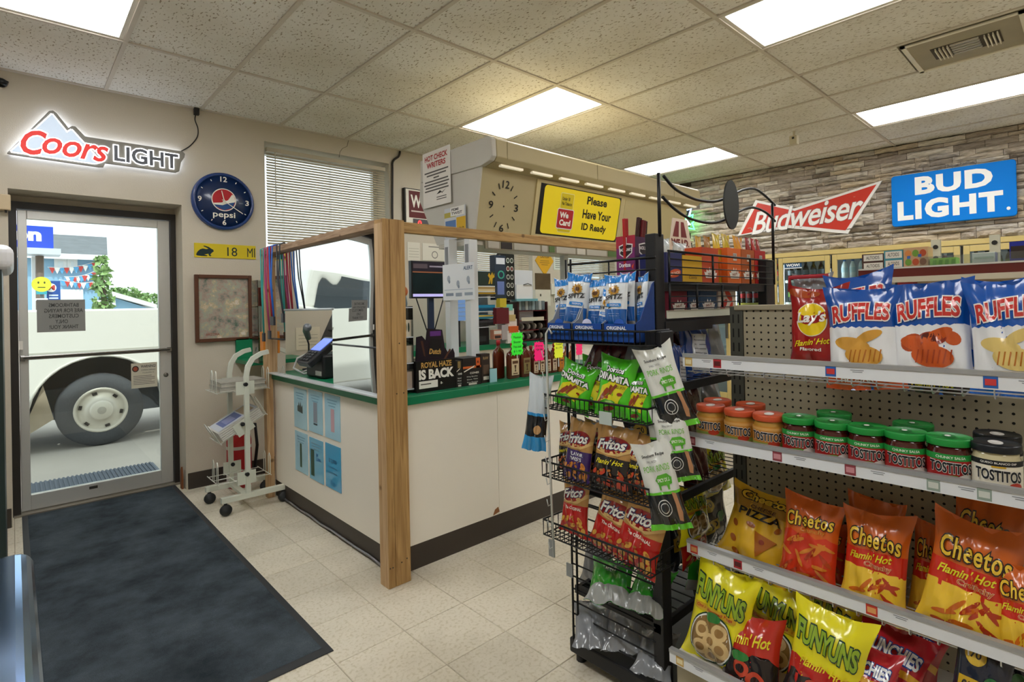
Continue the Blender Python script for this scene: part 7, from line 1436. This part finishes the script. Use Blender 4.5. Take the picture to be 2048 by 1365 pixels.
# ================================================================== second aisle shelf
X2=3.3
g2=thing('aisle_shelf','cream aisle shelving with a dark red edge behind the chip bags','shelving',(0,0,0))
MB().box(X2,-.9,1.482,X2+.006,.865,1.524).build('edge_strip',M('#6a2219',.4),g2); MB().box(X2,-.9,1.455,X2+.4,.865,1.482).build('top_deck',M('#d8d0bc',.5),g2); MB().box(X2-.002,-.9,1.524,X2+.01,.865,1.532).build('strip_lip',M('#d8d6d0',.4),g2)
MB().box(X2+.002,-.9,1.532,X2+.005,.60,1.575).build('clear_guard',glassmat('clear_plastic'),g2)
MB().box(X2,-.9,1.14,X2+.4,.865,1.165).build('deck',M('#d8d0bc',.5),g2); MB().box(X2+.4,-.9,0,X2+.42,.865,1.48).build('back_panel',M('#cfc6ae',.5),g2); MB().box(X2,-.9,0,X2+.4,.85,.2).build('plinth',M('#b8ae94',.5),g2)
for px in (1872,1990): 
    p=PXp(px,500,X2+.38); up=MB().box(X2+.37,p.y-.02,0,X2+.40,p.y+.02,PXp(px,480 if px<1900 else 470,X2+.38).z).build('upright',M('#b9b6a4',.4,metal=.3),g2)
    ztp=PXp(px,480 if px<1900 else 470,X2+.38).z
    for q in range(3): MB().lathe([(.012,0),(.012,.003)],10,0,Matrix.Translation((X2+.37,p.y,ztp-.04-.06*q))@Matrix.Rotation(-PI/2,4,'Y')).build('hole',M('#1c1a16',.7),up)
def boxX(name,lab,cat,x0,x1,yt,yb,X,depth,col,ink=None,group=None,z=None):
    a,b=PXp(x0,(yt+yb)/2,X),PXp(x1,(yt+yb)/2,X); zt=PXp((x0+x1)/2,yt,X).z; zb=PXp((x0+x1)/2,yb,X).z if z is None else z; W=a.y-b.y; H=zt-zb
    o=tag(ob(name,MB().box(0,0,0,depth,W,H).build(name,col if not isinstance(col,str) else M(col,.5),mesh_only=True),None,(X,b.y,zb)),lab,cat,group)
    if ink: k=Ink(); ink(k,W,H); k.lay('print',lambda a,b,d:(-.0004-d,W-a,b),o)
    return o
CG='sweet cartons on the second aisle shelf'; zc=1.482
def mints(c): return lambda k,W,H:[k.rect(W*.08,H*(.05+.33*q),W*.95,H*(.30+.33*q),'#e6e2d8',1) for q in range(3)]+[k.text('ALTOIDS',W*.5,H*(.18+.33*q),W*.6,H*.13,'#4a4640',2,bold=.01) for q in range(3)]
boxX('mint_carton','brown carton of white mint tins at the left of the second aisle shelf','carton',1724,1768,508,540,X2+.05,.12,'#4a2e24',mints(0),CG,zc)
boxX('mint_carton','teal carton of white mint tins next to the brown one','carton',1768,1806,501,538,X2+.05,.12,'#4a94a4',mints(1),CG,zc)
boxX('gummy_carton','carton of colourful gummy sweets with blue tags','carton',1807,1856,495,536,X2+.05,.12,'#c9a27a',lambda k,W,H:[k.ell(W*(.2+.3*(q%3)),H*(.2+.3*(q//3)),W*.14,H*.12,('#b8502a','#8f4a1c','#d88a4a','#6f9a3a')[q%4],1,12) for q in range(9)]+[k.rect(W*a,H*b,W*(a+.14),H*(b+.1),'#3a64b0',2) for a,b in ((.15,.62),(.6,.66),(.5,.2))],CG,zc)
boxX('gum_carton','bright green gum carton low on the second aisle shelf','carton',1860,1912,516,535,X2+.05,.1,'#8fcf4a',lambda k,W,H:[k.poly([(W*(.05+.24*q),H*.1),(W*(.2+.24*q),H*.1),(W*(.26+.24*q),H*.9),(W*(.12+.24*q),H*.9)],'#5fae2a') for q in range(4)],CG,zc)
boxX('gum_carton','white and green gum carton by the tall upright','carton',1944,1990,505,530,X2+.05,.1,'#dfe6dc',lambda k,W,H:[k.rect(W*.1,H*(.2+.25*q),W*.95,H*(.3+.25*q),'#b8c9b8') for q in range(3)]+[k.rect(0,0,W,H*.14,'#6fae6a')],CG,zc)
boxX('candy_carton','royal blue candy carton with coloured dots at the right edge','carton',2019,2075,482,528,X2+.05,.12,'#1c2a9a',lambda k,W,H:[k.rect(W*.05,H*.45,W*.95,H*.85,'#33211c'),k.ell(W*.3,H*.2,W*.16,H*.12,'#b8a83a'),k.ell(W*.72,H*.22,W*.1,H*.1,'#a83a8a')],CG,zc)
for x0,x1,yt,c,lb in ((1718,1734,560,'#c84a54','red jar lid pack below the second aisle shelf edge'),(1737,1790,558,'#e6e4e0','white carton below the second aisle shelf edge'),(1795,1826,556,'#c8505a','red tin pair below the second aisle shelf edge'),(1905,1935,552,'#d8605a','red carton half hidden behind the blue bags')):
    boxX('carton',lb,'carton',x0,x1,yt,590,X2+.06,.1,c,None,'cartons on the lower deck of the second aisle',1.165)
boxX('carton','white folded carton standing behind the hot chip bag','carton',1826,1900,577,620,GX+.09,.15,'#c9cdd4',None,None,1.2)
boxX('carton','green carton edge behind the hot chip bag','carton',1795,1840,578,620,GX+.1,.12,'#3fae2a',None,None,1.2)
o=putX('silver',1588,1664,548,640,GX+.1,'pale blue snack bag in a red clip behind the dark red bag',lean=0,roll=0,var=2); 
c0,c1=PXp(1588,556,GX+.1),PXp(1664,552,GX+.1); tag(MB().tube([(GX+.06,c0.y,c0.z-.05),(GX+.06,c0.y,c0.z),(GX+.06,c1.y,c1.z)],.008,6).build('bag_clip',M('#a82430',.4)),'red clip closing the pale bag behind the chips','clip')
